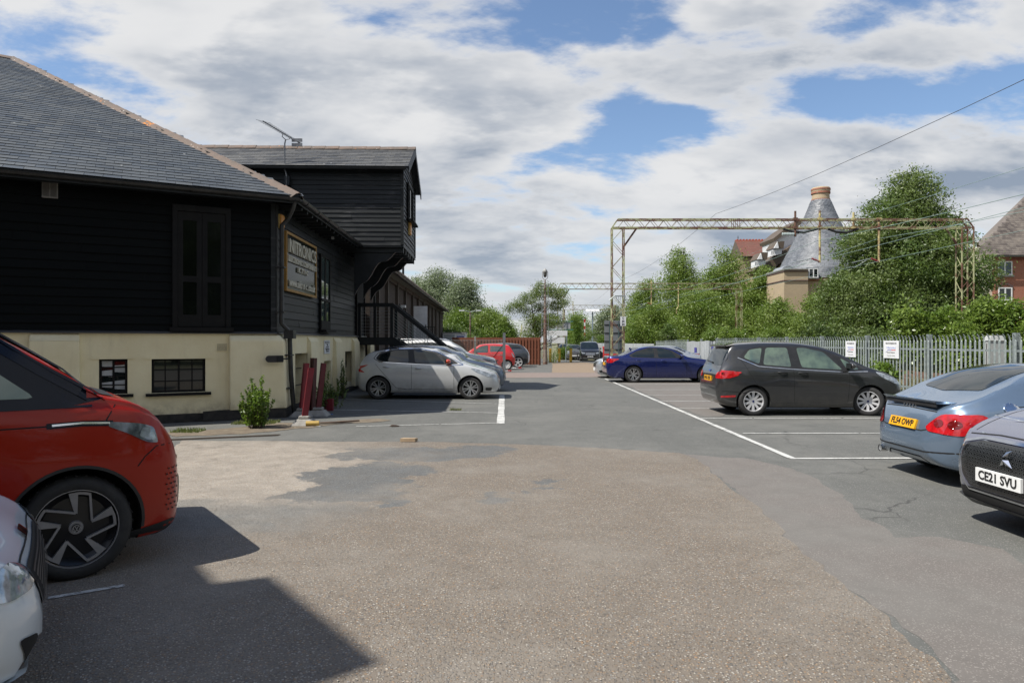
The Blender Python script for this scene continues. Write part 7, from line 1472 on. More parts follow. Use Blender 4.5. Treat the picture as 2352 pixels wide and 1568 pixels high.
def gantry(Y, xl, xr, ytop, ybot, label, legw, drops, plate=None, solid=False, nb=30, knee=True):
    z0 = gz(Y); k = Y/FL; X = lambda x: (x-1176)*k; Z = lambda y: EYE+(784-y)*k
    r = empty('electrification_gantry', Vector((X(xl), Y, z0)), label, 'gantry', group='overhead line gantries'); o = r.location.copy(); zt, zb = Z(ytop)-z0, Z(ybot)-z0; W_ = X(xr)-X(xl); h = zt-zb
    M = Matrix.Identity(4)
    for j, x in enumerate((0, W_)):
        mb = MB(); 
        if solid: mb.box(x-.12, x+.12, -.1, .1, 0, zb)
        else: lattice(mb, (x, 0, .0), (x, 0, zb), legw, legw*.8, int(zb/.62), (1, 0, 0), .052, .022)
        mb.build('leg', OLE if j else OLE, r)
        if j == 0 and not solid: mb = MB(); 
        if knee and not solid:
            s = 1 if j == 0 else -1; mb = MB(); mb.beam((x+s*legw/2, 0, zb-.95), (x+s*(legw/2+.66), 0, zb), .05, .09); mb.build('knee_brace', RUST if j == 0 else OLE, r)
    mb = MB(); e = .28
    lattice(mb, (-legw/2+e, 0, (zt+zb)/2), (W_+legw/2-e, 0, (zt+zb)/2), .42, h, nb, (0, 1, 0), .06, .020)
    for sx in (-1, 1):
        for xx, s in ((-legw/2, 1), (W_+legw/2, -1)): mb.beam((xx, sx*.21, zb), (xx+s*e, sx*.21, zt), .05); mb.beam((xx, sx*.21, zb), (xx+s*e, sx*.21, zb), .06)
    mb.build('beam', OLE, r)
    for (x, y0, y1, kind) in drops:
        xx = X(x)-X(xl); a, b = Z(y0)-z0, Z(y1)-z0; mb = MB(); mb.tube([(xx, -.24, a), (xx, -.24, b)], .055, 8); mb.box(xx-.10, xx+.10, -.32, -.16, zt-.06, zt+.06); mb.box(xx-.10, xx+.10, -.32, -.16, zb-.06, zb+.06); mb.build('drop_tube', OLEC if kind != 'g' else RUST, r)
        if kind == 'r': insulator(Matrix.Translation((xx-.02, -.24, b+.04)) @ Matrix.Rotation(R(-68), 4, 'Y') @ Matrix.Rotation(R(180), 4, 'X').inverted() @ Matrix.Rotation(R(180), 4, 'X'), RINS, .42, 6, .06, par=r); mb = MB(); mb.tube([(xx-.38, -.24, b+.20), (xx-1.35, -.24, b-.02)], .02, 6); mb.tube([(xx-.6, -.24, b+.12), (xx-1.2, -.24, b-.25), (xx-1.7, -.24, b-.20)], .015, 6); mb.build('registration_arm', GALV, r)
        if kind == 'g': insulator(Matrix.Translation((xx-.05, -.24, b+.12)) @ Matrix.Rotation(R(-90), 4, 'Y'), GINS, .62, 8, .085, par=r)
        if kind == 'k': mb = MB(); mb.tube([(xx, -.24, b), (xx-.02, -.24, b-.2), (xx-.2, -.24, b-.5), (xx-.2, -.24, b-.9)], .045, 8); mb.build('bent_tube', OLEC, r)
    if plate:
        xx, y_ = plate; zc = Z(y_)-z0; mb = MB(); mb.box(xx-.135, xx+.135, -.34, -.33, zc-.23, zc+.23); pl_ = mb.build('number_board', WHITE, r)
        for s, dz in (('C', .15), ('25', 0), ('24', -.15)): t_ = text_mb(s, .14, None, .003, .004); t_.v = [v+Vector((xx, -.345, zc+dz)) for v in t_.v]; q = t_.build('lettering', INK, r); q.parent = pl_
    return r
g1 = gantry(34, 1418.5, 2216, 505, 524, 'near yellow-green lattice gantry spanning the railway from beside the blue saloon', .58, [(1822, 487, 545, 'g'), (1878, 486, 604, 'r'), (1955, 490, 520, 'n'), (2013, 505, 604, 'r')], plate=(.22, 738), nb=52)
mb = MB(); zz = EYE+(784-680)*34/FL; mb.tube([(-.45, -.3, zz-.22), (-.2, -.3, zz), (.35, -.3, zz)], .03, 6)
for i in range(6): mb.tube([(-.1+i*.09, -.3, zz), (-.08+i*.09, -.3, zz-.2)], .012, 5)
mb.build('climbing_guard', GALV, g1)
for x in (1662, 1930):
    xx = (x-1418.5)*34/FL; z_ = EYE+(784-528)*34/FL; mb = MB(); mb.tube([(xx-.7, -.2, z_+.02), (xx-.3, -.2, z_-.12), (xx+.2, -.2, z_-.16), (xx+.8, -.2, z_+.03)] if x > 1700 else [(xx+2.9, -.2, z_+.02), (xx+3.4, -.2, z_-.13), (xx+3.9, -.2, z_-.15), (xx+4.6, -.2, z_+.03)], .06, 8); mb.build('hanging_cable', BLACK, g1)
mb = MB(); xx = (1686-1418.5)*34/FL
for i in range(5): mb.box(xx-.2+i*.1, xx-.185+i*.1, -.24, -.20, EYE+(784-526)*34/FL, EYE+(784-503)*34/FL)
mb.build('splice', RUST, g1)
gantry(72, 1287, 1697, 651, 664, 'second yellow-green lattice gantry farther down the line', .55, [(1495, 645, 700, 'r'), (1557, 655, 700, 'k')], nb=46)
gantry(115, 1296, 1584, 701, 711, 'farthest gantry, on a solid yellow post beside the rusty mast', .5, [(1316, 692, 722, 'n'), (1412, 700, 720, 'k'), (1437, 700, 720, 'n')], solid=True, nb=40)
WIREM = mat('verdigris_wire', (.20, .30, .27), (.16, .22, .20), 2, .6); WIRED = mat('dark_wire', (.05, .05, .055), (.07, .07, .07), 2, .6)
def wire(X0, z, sag, label, m=WIREM, r=.007, spans=((-26, 34), (34, 72), (72, 115)), X1=None, zs=None):
    pts = []
    for (a, b) in spans:
        for i in range(16): t = i/16; y = a+(b-a)*t; pts.append((X0+((X1 or X0)-X0)*max(0, (y-34)/80), y, z-sag*((b-a)/60)**2*4*t*(1-t)))
    mb = MB(); mb.tube(pts, r, 5); o = mb.build('overhead_wire', m, smooth=60); return tag(o, label, 'wire', 'overhead railway wires')
wire(10.15, 7.95, 1.3, 'topmost dark wire running from the gantry top to the upper right corner', WIRED, .008, X1=12)
wire(14.2, 6.95, .7, 'green wire held by the grey ribbed insulator'); wire(15.2, 6.6, .9, 'green wire sagging above the left-hand red insulator', r=.011); wire(14.6, 5.45, .05, 'low straight wire under the left-hand red insulator', r=.009)
wire(18.2, 6.7, .9, 'green wire sagging above the right-hand red insulator', r=.011); wire(17.6, 5.45, .05, 'low straight wire under the right-hand red insulator', r=.009)
# ================================================================ maltings kiln and houses beyond the railway
YBR = brick_mat('yellow_stock_brick', (.42, .32, .19), (.36, .27, .16), (.38, .34, .29)); RBR = brick_mat('red_brick', (.34, .11, .06), (.28, .085, .048), (.33, .25, .2))
KS = slate_mat('silvery_kiln_slate', (.085, .095, .11), (.15, .16, .175)); WHF = mat('white_window_frame', (.72, .73, .73), (.65, .66, .66), 4, .4); RTILE = slate_mat('red_clay_tile', (.17, .07, .05), (.12, .055, .04)); BTILE = slate_mat('brown_clay_tile', (.11, .08, .05), (.08, .06, .045)); GTILE = slate_mat('mottled_grey_tile', (.065, .052, .045), (.145, .125, .105))
K = 75; k = K/FL; kc = Vector(((1885-1176)*(K+4)/FL, K+4, 0)); kn = empty('kiln_tower', kc, 'conical slate-clad malting kiln tower topped by a banded brick cowl', 'tower')
kk = (K+4)/FL; zz = lambda y: EYE+(784-y)*kk
prof = [(645, 97), (635, 95), (620, 91), (600, 82), (580, 72), (560, 62), (540, 53), (520, 44.5), (500, 36), (480, 28), (465, 22.5), (460, 20)]
mb = MB(); rows = []; rnd = random.Random(5); H0 = zz(645); H1 = zz(460); n = 62
def kr(z):
    y = 784-(z-EYE)/kk
    for (a, ra), (b, rb_) in zip(prof, prof[1:]):
        if b <= y <= a: return (ra+(rb_-ra)*(a-y)/(a-b))*kk
    return prof[-1][1]*kk
for j in range(n):
    z0_, z1_ = H0+(H1-H0)*j/n, H0+(H1-H0)*(j+1)/n; r0, r1_ = kr(z0_), kr(z1_); m_ = max(10, int(2*math.pi*r0/.42)); of = rnd.random()
    for i in range(m_):
        a0, a1 = 2*math.pi*(i+of)/m_, 2*math.pi*(i+of+.97)/m_; u = .045+rnd.uniform(0, .015)
        mb.add([((r0+u)*math.cos(a0), (r0+u)*math.sin(a0), z0_-.02), ((r0+u)*math.cos(a1), (r0+u)*math.sin(a1), z0_-.02), (r1_*math.cos(a1), r1_*math.sin(a1), z1_+.02), (r1_*math.cos(a0), r1_*math.sin(a0), z1_+.02)], [(0, 1, 2, 3)])
ko = mb.build('slate_cone', KS, kn)
mb = MB(); mb.lathe([(p[1]*kk-.06, zz(p[0])) for p in prof], 40); mb.build('cone_core', STEELD, kn)
mb = MB(); c_ = lambda y, r: (r*kk, zz(y)); mb.lathe([c_(461, 19.5), c_(446, 18.5), c_(444, 20), c_(434, 20.5), c_(432, 19)], 32); mb.build('brick_cowl', YBR, kn, smooth=40)
for (ya_, yb2, rr_) in ((462, 459, 20.5), (446, 442, 20.6), (438, 435, 21)): mb = MB(); mb.lathe([c_(ya_, rr_-.8), c_(ya_, rr_), c_(yb2, rr_), c_(yb2, rr_-.8)], 32); mb.build('brick_band', RBR, kn, smooth=40)
mb = MB(); mb.lathe([(94*kk, 0), (94*kk, zz(645))], 16); mb.build('kiln_wall', YBR, kn)
def flatb(nm, x0, x1, y1, Yf, D, m, par, y0=None, name='wall'):
    q = Yf/FL; mb = MB(); mb.box((x0-1176)*q, (x1-1176)*q, Yf, Yf+D, 0 if y0 is None else EYE+(784-y0)*q, EYE+(784-y1)*q); return mb.build(name, m, par, world=True)
an = empty('kiln_annexe', (30, 74, 0), 'yellow brick flat-topped annexe at the foot of the kiln tower', 'building')
flatb('', 1801, 1856, 619, 73.5, 5, YBR, an); flatb('', 1856, 1930, 645, 74.5, 5, YBR, an)
for y in (624, 645): flatb('', 1800.5, 1856.5, y-2.2, 73.4, 5.1, mat('purple_brick', (.10, .06, .055), (.08, .05, .05), 5, .8), an, y0=y, name='brick_band')
flatb('', 1800, 1857, 617, 73.3, 5.2, CONC, an, y0=619, name='coping'); flatb('', 1855, 1930, 640, 74.3, .5, RBR, an, y0=644, name='brick_band')
def win(x0, x1, y0, y1, Y, par, nx=2, nz=1, name='window'):
    q = Y/FL; M = Matrix.Translation((0, Y, 0)); return casement(M, (x0-1176)*q, (x1-1176)*q, EYE+(784-y1)*q, EYE+(784-y0)*q, -.02, nx, nz, fr=.09, bar=.07, par=par, fm=WHF, name=name)
mb = MB(); q = 73.6/FL; mb.box((1853-1176)*q, (1882-1176)*q, 73.7, 77, EYE+(784-640)*q, EYE+(784-613)*q); mb.build('dormer', mat('lead_grey', (.25, .27, .29), (.2, .22, .24), 4, .5), an, world=True); win(1857, 1879, 616, 638, 73.6, an)
mb = MB(); q = 74/FL; n = 12; mb.M = Matrix.Translation(((1814-1176)*q, 0, EYE+(784-632)*q)); mb.prism([(17*q*math.cos(math.pi*i/n), 17*q*math.sin(math.pi*i/n)+.3) for i in range(n+1)], 74.4, 77, 'y'); mb.build('arched_dormer', MATS['lead_grey'], an, world=True)
hA = empty('red_roofed_house', (38, 105, 0), 'house with a long red tiled roof and crested ridge left of the kiln', 'house')
q = 105/FL; X_ = lambda x: (x-1176)*q; Z_ = lambda y: EYE+(784-y)*q
mb = MB(); slates(mb, Vector((X_(1695), 103, Z_(592))), (1, 0, 0), Vector((0, 3.5, Z_(549)-Z_(592))).normalized(), X_(1800)-X_(1695), Vector((0, 3.5, Z_(549)-Z_(592))).length, .5, .28, seed=3); mb.build('roof', RTILE, hA, world=True)
mb = MB(); mb.hexa([(X_(1696), 103.1, Z_(592)), (X_(1799), 103.1, Z_(592)), (X_(1799), 110, Z_(592)), (X_(1696), 110, Z_(592)), (X_(1696), 106.6, Z_(550)), (X_(1799), 106.6, Z_(550)), (X_(1799), 106.7, Z_(550)), (X_(1696), 106.7, Z_(550))]); mb.build('roof_body', BTILE, hA, world=True)
mb = MB(); mb.box(X_(1696), X_(1799), 106.4, 106.8, Z_(550), Z_(548)); 
for i in range(14): mb.box(X_(1700+i*7.2), X_(1703+i*7.2), 106.4, 106.8, Z_(548), Z_(546))
mb.build('ridge_crest', mat('orange_red_clay', (.38, .08, .045), (.3, .07, .04), 5, .8), hA, world=True); flatb('', 1697, 1798, 592, 104, 5, YBR, hA); mb = MB(); mb.tube([(X_(1703), 106.6, Z_(549)), (X_(1703), 106.6, Z_(538))], .04, 6); mb.tube([(X_(1701.5), 106.6, Z_(542)), (X_(1704.5), 106.6, Z_(542))], .03, 6); mb.build('finial', BLACK, hA, world=True)
hB = empty('white_gabled_house', (36, 88, 0), 'house with white rendered upper wall, brown sweeping roof and two small dormers beside the kiln', 'house')
q = 86/FL; X_ = lambda x: (x-1176)*q; Z_ = lambda y: EYE+(784-y)*q
def quadp(pts, Y0, th, m, nm, par=hB): mb = MB(); mb.prism([(X_(x), Z_(y)) for x, y in pts], Y0, Y0+th, 'y'); return mb.build(nm, m, par, world=True)
quadp([(1735, 620), (1800, 575), (1842, 548), (1842, 566), (1800, 597), (1750, 632)], 85.5, 4, BTILE, 'roof'); quadp([(1784, 552), (1812, 528), (1842, 512), (1842, 560), (1786, 582)], 87, 4, WHITE, 'rendered_wall'); quadp([(1780, 546), (1812, 520), (1845, 500), (1845, 513), (1812, 532), (1782, 553)], 86.4, 5, BTILE, 'upper_roof')
quadp([(1768, 634), (1812, 594), (1812, 700), (1740, 700), (1740, 632)], 86.6, 4, YBR, 'brick_wall')
for (x, y) in ((1738, 607), (1775, 582)):
    quadp([(x-8, y+8), (x-8, y-8), (x+12, y-8), (x+12, y+4)], 84.8, 2, WHITE, 'dormer'); quadp([(x-10, y-8), (x, y-24), (x+16, y-24), (x+14, y-8)], 84.5, 2.5, BTILE, 'dormer_roof'); quadp([(x-9, y-8), (x-1, y-22), (x+2, y-8)], 84.3, .3, WHF, 'dormer_gable'); win(x-5, x+3, y-6, y+4, 84.6, hB)
for x, y in ((1779, 610), (1797, 604)): win(x-3, x+3, y-4, y+12, 86.4, hB)
hC = empty('red_brick_house', (42, 56, 0), 'red brick house with a mottled hipped tile roof cut by the right edge', 'house')
q = 55/FL; X_ = lambda x: (x-1176)*q; Z_ = lambda y: EYE+(784-y)*q
mb = MB(); mb.box(X_(2285), X_(2640), 55.0, 62, 0, Z_(588)); mb.build('brick_wall', RBR, hC, world=True); mb = MB(); mb.box(X_(2250), X_(2285), 55.3, 62, 0, Z_(600)); mb.prism([(X_(2250), Z_(600)), (X_(2285), Z_(600)), (X_(2285), Z_(590)), (X_(2258), Z_(566)), (X_(2250), Z_(566))], 55.3, 62, 'y'); mb.build('rendered_wall', mat('cream_render', (.62, .58, .48), (.56, .52, .43), 3, .8), hC, world=True)
for y in (592, 596): mb = MB(); mb.box(X_(2320), X_(2640), 54.9, 55, Z_(y+1), Z_(y-1)); mb.build('brick_band', brick_mat('dark_red_brick', (.26, .06, .03), (.2, .05, .03), (.2, .1, .1)), hC, world=True)
P_ = lambda x, y, Y: at(x, y, Y); A_, B_, C_, D_, E_ = P_(2276, 585, 54.5), P_(2660, 585, 54.5), P_(2660, 390, 61), P_(2415, 390, 61), P_(2243, 558, 58.3)
U = (B_-A_).normalized(); nrm = (B_-A_).cross(D_-A_).normalized(); V = nrm.cross(U).normalized(); V = V if V.z > 0 else -V; Hh = (D_-A_).dot(V); du = (D_-A_).dot(U)
mb = MB(); slates(mb, A_-U*3, U, V, (B_-A_).length+3, Hh, .26, .22, lambda u, v: (u-3) > du*(v/Hh)-1.35*(1-v/Hh)-.0, 4); mb.build('roof_tiles', GTILE, hC, world=True)
mb = MB(); mb.add([A_, B_, C_, D_, E_, P_(2243, 600, 66), P_(2660, 600, 68)], [(0, 1, 2, 3), (0, 3, 4), (4, 3, 5), (3, 2, 6, 5)]); mb.build('roof_deck', GTILE, hC, world=True)
mb = MB(); gutter(mb, P_(2274, 588, 54.4), P_(2660, 586, 54.4), .07, 4); mb.build('gutter', mat('grey_gutter', (.12, .14, .15), (.1, .12, .13), 5, .5), hC, world=True)
win(2291, 2324, 600, 632, 55, hC, 2); win(2292, 2324, 660, 690, 55, hC, 2); mb = MB(); mb.box(X_(2289), X_(2327), 54.85, 55, Z_(636), Z_(633)); mb.build('sill', CONC, hC, world=True)
mb = MB(); mb.prism([(X_(2290+36*i/8), Z_(660-6*math.sin(math.pi*i/8))) for i in range(9)]+[(X_(2326-36*i/8), Z_(656-6*math.sin(math.pi*i/8))) for i in range(9)], 54.92, 55, 'y'); mb.build('arch', MATS['purple_brick'] , hC, world=True)
# ================================================================ middle distance things
def P0(x, Y): return Vector(((x-1176)/FL*Y, Y, gz(Y)))
def H(y, Y): return EYE+(784-y)/FL*Y-gz(Y)
o = empty('ladder_mast', P0(1252, 54), 'tall rusty lamp mast with a ladder cage and a big glass lantern', 'lamp post'); h = H(676, 54); ht = H(617, 54)
RM = rusty_paint('grey_brown_rusty_steel', (.24, .20, .16))
mb = MB(); mb.tube([(0, 0, 0), (0, 0, h*.45), (0, 0, h)], [.20, .15, .11], 12); mb.tube([(0, 0, h), (0, 0, H(642, 54))], .05, 10); mb.tube([(0, 0, H(662, 54)), (0, 0, H(655, 54))], .085, 10); mb.build('pole', RM, o, smooth=40)
mb = MB(); lz = H(656, 54)
for s in (-.28, .28): mb.tube([(s, -.12, .15), (s*.85, -.12, lz)], .022, 6)
for i in range(17): z = .3+i*(lz-.4)/16; mb.tube([(-.28+.04*z/lz, -.12, z), (.28-.04*z/lz, -.12, z)], .012, 5)
mb.build('ladder', mat('grey_ladder_steel', (.28, .30, .31), (.2, .21, .22), 5, .5, metal=.4), o)
mb = MB(); n = 16; mb.tube([(.36*math.cos(2*math.pi*i/n), .3*math.sin(2*math.pi*i/n), lz+.02) for i in range(n+1)], .022, 6); mb.build('ladder_hoop', MATS['grey_ladder_steel'], o)
mb = MB(); a, b = H(642, 54), H(624, 54); mb.tube([(-.21, 0, b), (-.21, 0, a+.18), (-.12, 0, a+.03), (0, 0, a), (.12, 0, a+.03), (.21, 0, a+.18), (.21, 0, b)], .02, 6); mb.build('lantern_yoke', RM, o)
mb = MB(); mb.lathe([(.0, H(616, 54)), (.05, H(617, 54)), (.16, H(620, 54)), (.19, H(624, 54)), (.17, H(625.5, 54))], 20); mb.build('lantern_cap', mat('grey_cast_metal', (.3, .3, .29), (.24, .24, .23), 5, .6), o, smooth=50); mb = MB(); mb.lathe([(.16, H(625.5, 54)), (.14, H(632, 54)), (.10, H(636, 54)), (.03, H(637, 54)), (.001, H(637, 54))], 20); mb.build('lantern_glass', mat('dark_lantern_glass', (.06, .06, .055), (.1, .1, .09), 5, .15), o, smooth=50)
# brown board fence
WOODB = wood_mat('red_brown_fence_stain', (.20, .065, .03), (.14, .045, .022), (.26, .12, .07), .75, .4); Yf = 51; bf = empty('board_fence', P0(1140, Yf), 'red-brown vertical board fence across the far end of the left-hand bays', 'fence'); x0, x1 = (1040-1176)/FL*Yf, (1240-1176)/FL*Yf; ft = H(775, Yf); o = bf.location
mb = MB(); i = 0; x = x0
while x < x1: mb.box(x-o.x, x+.135-o.x, -.05 if i % 2 else .02, -.025 if i % 2 else .045, .05, ft+random.Random(i).uniform(-.01, .01)); x += .115; i += 1
mb.build('boards', WOODB, bf)
for z in (.35, ft*.55, ft-.25): mb = MB(); mb.box(x0-o.x, x1-o.x, -.022, .018, z, z+.09); mb.build('rail', WOODB, bf)
for t in range(5): mb = MB(); xx = x0+(x1-x0)*t/4-o.x; mb.box(xx-.06, xx+.06, .05, .15, 0, ft+.03); mb.build('post', WOODB, bf)
# chain-link fence with steel and concrete posts
Yc = 35.6; cf = empty('chain_link_fence', P0(1158, Yc), 'chain-link fence in front of the red hatchback, ending at a grey steel post', 'fence'); o = cf.location; xa = (1035-1176)/FL*Yc-o.x; hc = 1.68; mb = MB(); n = int((hc-.08-xa)/.105)
for i in range(n+1):
    s = xa+i*.105
    for d in (1, -1):
        a_, b_ = (s, .05), (s+d*(hc-.05), hc) 
        if d == 1: p, q2 = (max(s, xa), .05+max(0, xa-s)), (min(s+hc-.05, 0), .05+min(hc-.05, 0-s))
        else: p, q2 = (min(s, 0), .05), (max(s-hc+.05, xa), .05+min(hc-.05, s-xa))
        if d == -1 and s > 0: p, q2 = (0, .05+s), (s-hc+.05, hc)
        if q2[1]-p[1] > .05: mb.tube([(p[0], 0, p[1]), (q2[0], 0, q2[1])], .0035, 4, caps=False)
for s in range(15): z = .1+s*.1; 
for k_2 in range(int(hc/.105)): z = .05+k_2*.105; p = (xa, z); m2 = min(hc-z, -xa); mb.tube([(xa, 0, z), (xa+m2, 0, z+m2)], .0035, 4, caps=False)
mb.build('wire_mesh', GALV, cf)
for z in (.1, .9, hc): mb = MB(); mb.tube([(xa, 0, z), (0, 0, z)], .006, 5); mb.build('line_wire', GALV, cf)
mb = MB(); mb.box(-.07, .07, -.05, .05, 0, H(764, Yc)); mb.build('steel_post', mat('grey_steel_post', (.16, .17, .185), (.12, .13, .14), 4, .5), cf)
mb = MB(); mb.beam((-.05, 0, 1.45), (-1.05, .0, .15), .035); mb.build('brace', STEELD, cf); mb = MB(); xx = (1091-1176)/FL*Yc-o.x; mb.hexa([(xx-.07, .01, 0), (xx+.07, .01, 0), (xx+.07, .13, 0), (xx-.07, .13, 0), (xx-.045, .03, H(772, Yc)), (xx+.045, .03, H(772, Yc)), (xx+.045, .1, H(772, Yc)), (xx-.045, .1, H(772, Yc))]); mb.build('concrete_post', CONC, cf)
# site cabin, lamp posts, signs
Y = 66; o = empty('site_cabin', P0(1043, Y), 'white site cabin with a blue lettered stripe behind the board fence', 'cabin'); w = 26/FL*Y; mb = MB(); mb.box(-w, w, 0, 2.4, .1, H(765, Y)); mb.build('walls', WHITE, o); mb = MB(); mb.box(-w-.05, w+.05, -.1, 2.5, H(765, Y), H(763, Y)); mb.build('roof', mat('grey_roof_sheet', (.25, .25, .25), (.2, .2, .2), 4, .7), o); mb = MB(); mb.box(.25, w-.1, -.02, 0, H(774, Y), H(771.5, Y)); mb.build('blue_stripe', mat('blue_stripe_paint', (.04, .07, .35), (.04, .07, .3), 4, .5), o)
mb = MB(); mb.box(-w+.1, .05, -.02, 0, H(780, Y), H(768.5, Y)); mb.build('grey_panel', PANEL, o)
Y = 70; o = empty('double_street_lamp', P0(1080, Y), 'slender rusty street lamp with two outspread arms above the cabin', 'street lamp'); h = H(716, Y); mb = MB(); mb.tube([(0, 0, 0), (0, 0, h)], [.09, .055], 8); mb.build('pole', RM, o); 
for s in (-1, 1): mb = MB(); mb.tube([(0, 0, h-.03), (s*.5, 0, h+.1), (s*.95, 0, h+.12)], [.035, .03, .03], 6); mb.build('arm', GALV, o); mb = MB(); mb.box(min(s*.6, s*1.15), max(s*.6, s*1.15), -.08, .08, h+.08, h+.18); mb.build('lamp_head', WHITE, o)
Y = 80; o = empty('floodlight_mast', P0(1361, Y), 'blue-grey mast carrying three white floodlights', 'floodlight mast'); h = H(716, Y); mb = MB(); mb.tube([(0, 0, 0), (0, 0, h)], [.11, .07], 8); mb.build('pole', mat('blue_grey_paint_mast', (.20, .26, .30), (.16, .2, .24), 4, .5), o)
for x in (-.5, 0, .5): mb = MB(); mb.hexa([(x-.3, -.3, h), (x+.3, -.3, h), (x+.3, .1, h+.1), (x-.3, .1, h+.1), (x-.26, -.25, h+.18), (x+.26, -.25, h+.18), (x+.26, .1, h+.3), (x-.26, .1, h+.3)]); mb.build('floodlight_head', WHITE, o)
Y = 45; o = empty('sign_back', P0(1410, Y), 'back of a large grey board sign on two posts behind the lattice leg', 'sign'); w = 22/FL*Y; zt, zb = H(736, Y), H(812, Y); mb = MB(); mb.box(-w, w, 0, .03, zb, zt); mb.build('panel', mat('grey_sign_back', (.13, .145, .155), (.16, .17, .18), 2, .6), o)
for i in range(4): z = zb+(zt-zb)*(i+.5)/4; mb = MB(); mb.box(-w, w, -.03, 0, z-.025, z+.025); mb.build('cross_rail', STEELD, o)
for x in (-w*.45, w*.5): mb = MB(); mb.tube([(x, -.07, 0), (x, -.07, zt-.05)], .035, 8); mb.build('post', mat('dark_teal_post', (.03, .06, .065), (.04, .07, .07), 4, .5), o)
RP = mat('red_plastic', (.42, .02, .02), (.34, .02, .02), 4, .5)
for i, (x, Y, w, m, lb) in enumerate(((1402, 48, .5, RP, 'red plastic barrier left of the lattice leg under the sign back'), (1437, 48.5, .55, mat('orange_red_plastic', (.5, .10, .03), (.4, .08, .03), 4, .5), 'orange-red plastic barrier right of the lattice leg'))):
    o = empty('plastic_barrier', P0(x, Y), lb, 'barrier', group='plastic barriers'); mb = MB(); h = .96
    mb.hexa([(-w, -.25, 0), (w, -.25, 0), (w, .25, 0), (-w, .25, 0), (-w, -.08, h), (w, -.08, h), (w, .08, h), (-w, .08, h)]); mb.build('body', m, o)
    for k in (-.5, 0, .5): mb = MB(); mb.box(k*w*1.2-.06, k*w*1.2+.06, -.22, -.12, .12, h-.2); mb.build('rib', m, o)
o = empty('red_pillar', P0(1389, 49), 'red pillar with a cap beside the grey sign back', 'pillar'); mb = MB(); mb.lathe([(.13, 0), (.13, H(799, 49)), (.001, H(799, 49))], 14); mb.build('body', RP, o); mb = MB(); mb.lathe([(.001, H(799, 49)), (.17, H(799, 49)), (.17, H(796, 49)), (.001, H(795, 49))], 14); mb.build('cap', RP, o)
YP = mat('yellow_bollard_paint', (.62, .38, .03), (.5, .3, .03), 4, .5)
for x, yt, lb in ((1264, 800, 'left yellow bollard of the three across the lane side'), (1284.5, 800, 'middle yellow bollard of the three across the lane side'), (1311, 800, 'right yellow bollard of the three, nearest the parked cars')):
    mb = MB(); mb.box(-.11, .11, -.11, .11, 0, H(yt, 62)); o = mb.build('yellow_bollard', YP); o.location = P0(x, 62); tag(o, lb, 'bollard', 'yellow bollards')
Y = 72; o = empty('teal_sign_frame', P0(1284, Y), 'long grey board in a teal frame raised on posts beyond the bollards', 'sign'); w = 26/FL*Y; mb = MB(); mb.box(-w, w, 0, .05, H(755, Y), H(740, Y)); mb.build('panel', mat('grey_white_panel', (.34, .36, .37), (.26, .27, .28), 1.5, .6), o)
TL = mat('teal_frame_paint', (.03, .15, .14), (.03, .12, .12), 4, .5)
for y in (738, 757): mb = MB(); mb.box(-w-.3, w+.3, -.06, .08, H(y+1, Y), H(y-1, Y)); mb.build('frame_rail', TL, o)
for x in (-w*.8, -.1, w*.7): mb = MB(); mb.tube([(x, .1, 0), (x, .1, H(738, Y))], .05, 6); mb.build('post', GALV, o)
Y = 64; o = empty('white_hoarding', P0(1282, Y), 'pair of blank white boards, one above the other, behind the bollards', 'hoarding'); mb = MB(); q = Y/FL; mb.box(-20*q, 21*q, 0, .05, H(771, Y), H(759, Y)); mb.build('upper_board', WHITE, o); mb = MB(); mb.box(-15*q, 15*q, -.05, 0, H(788, Y), H(774, Y)); mb.build('lower_board', WHITE, o)
for x in (-16, 2, 18): mb = MB(); mb.tube([(x*q, .08, 0), (x*q, .08, H(757, Y))], .045, 6); mb.build('post', GALV, o)
Y = 84; o = empty('barrier_arm', P0(1343, Y), 'raised red and white level crossing arm left of the floodlight mast', 'barrier'); hb = H(733, Y)
for i in range(9): mb = MB(); z0_, z1_ = hb*.2+i*hb*.8/9, hb*.2+(i+1)*hb*.8/9; mb.box(-.09, .09, -.03, .03, z0_, z1_); mb.build('stripe', RP if i % 2 == 0 else WHITE, o)
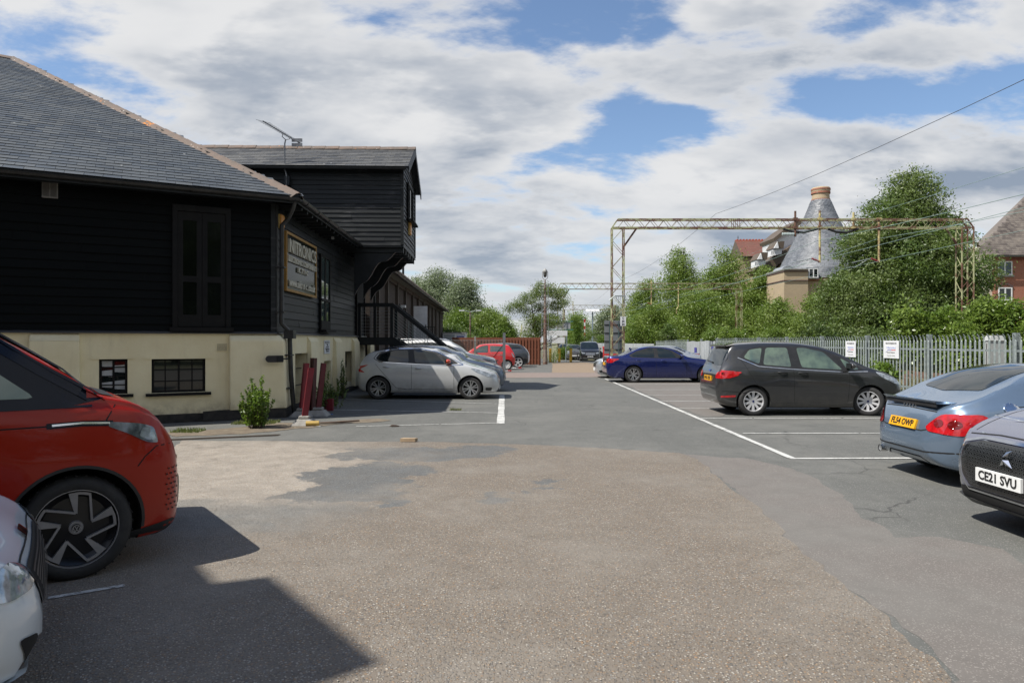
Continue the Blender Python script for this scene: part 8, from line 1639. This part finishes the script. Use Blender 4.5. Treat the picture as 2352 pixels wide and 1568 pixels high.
mb = MB(); mb.beam((0, 0, hb*.55), (-.6, 0, 1.2), .06); mb.box(-.3, .3, -.25, .25, 0, hb*.2); mb.build('counterweight', WHITE, o)
Y = 118; o = empty('footbridge_stair', P0(1212, Y), 'pale yellow footbridge stairway far behind the board fence', 'footbridge'); q = Y/FL; YC = mat('pale_yellow_paint', (.55, .52, .28), (.5, .47, .26), 4, .6)
for x in (-24, 26): mb = MB(); mb.beam((x*q*.9, 0, 0), (x*q*.55, 0, H(746, Y)), .35, .2); mb.build('stringer', YC, o)
for i in range(9): y = 776-3.2*i; mb = MB(); wq = (22-i*1.0)*q; mb.box(-wq, wq, .2+i*.3, .5+i*.3, H(y, Y), H(y-2.2, Y)); mb.build('step', mat('pale_grey_step', (.5, .5, .48), (.4, .4, .38), 4, .7), o)
mb = MB(); mb.box(-32*q, 28*q, -.6, -.4, H(778, Y), H(775, Y)); mb.build('yellow_rail', YC, o); mb = MB()
for i in range(8): mb.beam(((-36+i*3)*q, 1, 0), ((-36+i*3)*q, 1, H(762, Y)), .08)
for y in (763, 769): mb.beam((-38*q, 1, H(y, Y)), (-14*q, 1, H(y, Y)), .1)
mb.build('scaffold', GALV, o)
for (x, yt, Y, lb, nm) in ((1293, 722, 90, 'thin white pole right of the crooked tree', 'pole'),):
    mb = MB(); mb.tube([(0, 0, 0), (0, 0, H(yt, Y))], .06, 6); o = mb.build('white_pole', WHITE); o.location = P0(x, Y); tag(o, lb, nm)
# litter and crates on the far tarmac
for i, (x, y, lb) in enumerate(((1080, 852, ''), (1172, 846, 'low pile of white and red debris on the tarmac near the board fence'), (1145, 853, 'flat debris with red scraps on the tarmac by the chain-link post'))):
    if not lb: continue
    o = empty('debris_pile', ground(x, y), lb, 'debris'); mb = MB(); rnd = random.Random(i)
    for _ in range(14): a, b = rnd.uniform(-.8, .5), rnd.uniform(-.3, .3); mb.beam((a, b, .03), (a+rnd.uniform(-.3, .3), b+rnd.uniform(-.2, .2), .05), .03, .02)
    mb.build('strips', WHITE, o); mb = MB(); mb.box(.5, .7, -.1, .1, .0, .08); mb.build('red_scrap', RP, o)
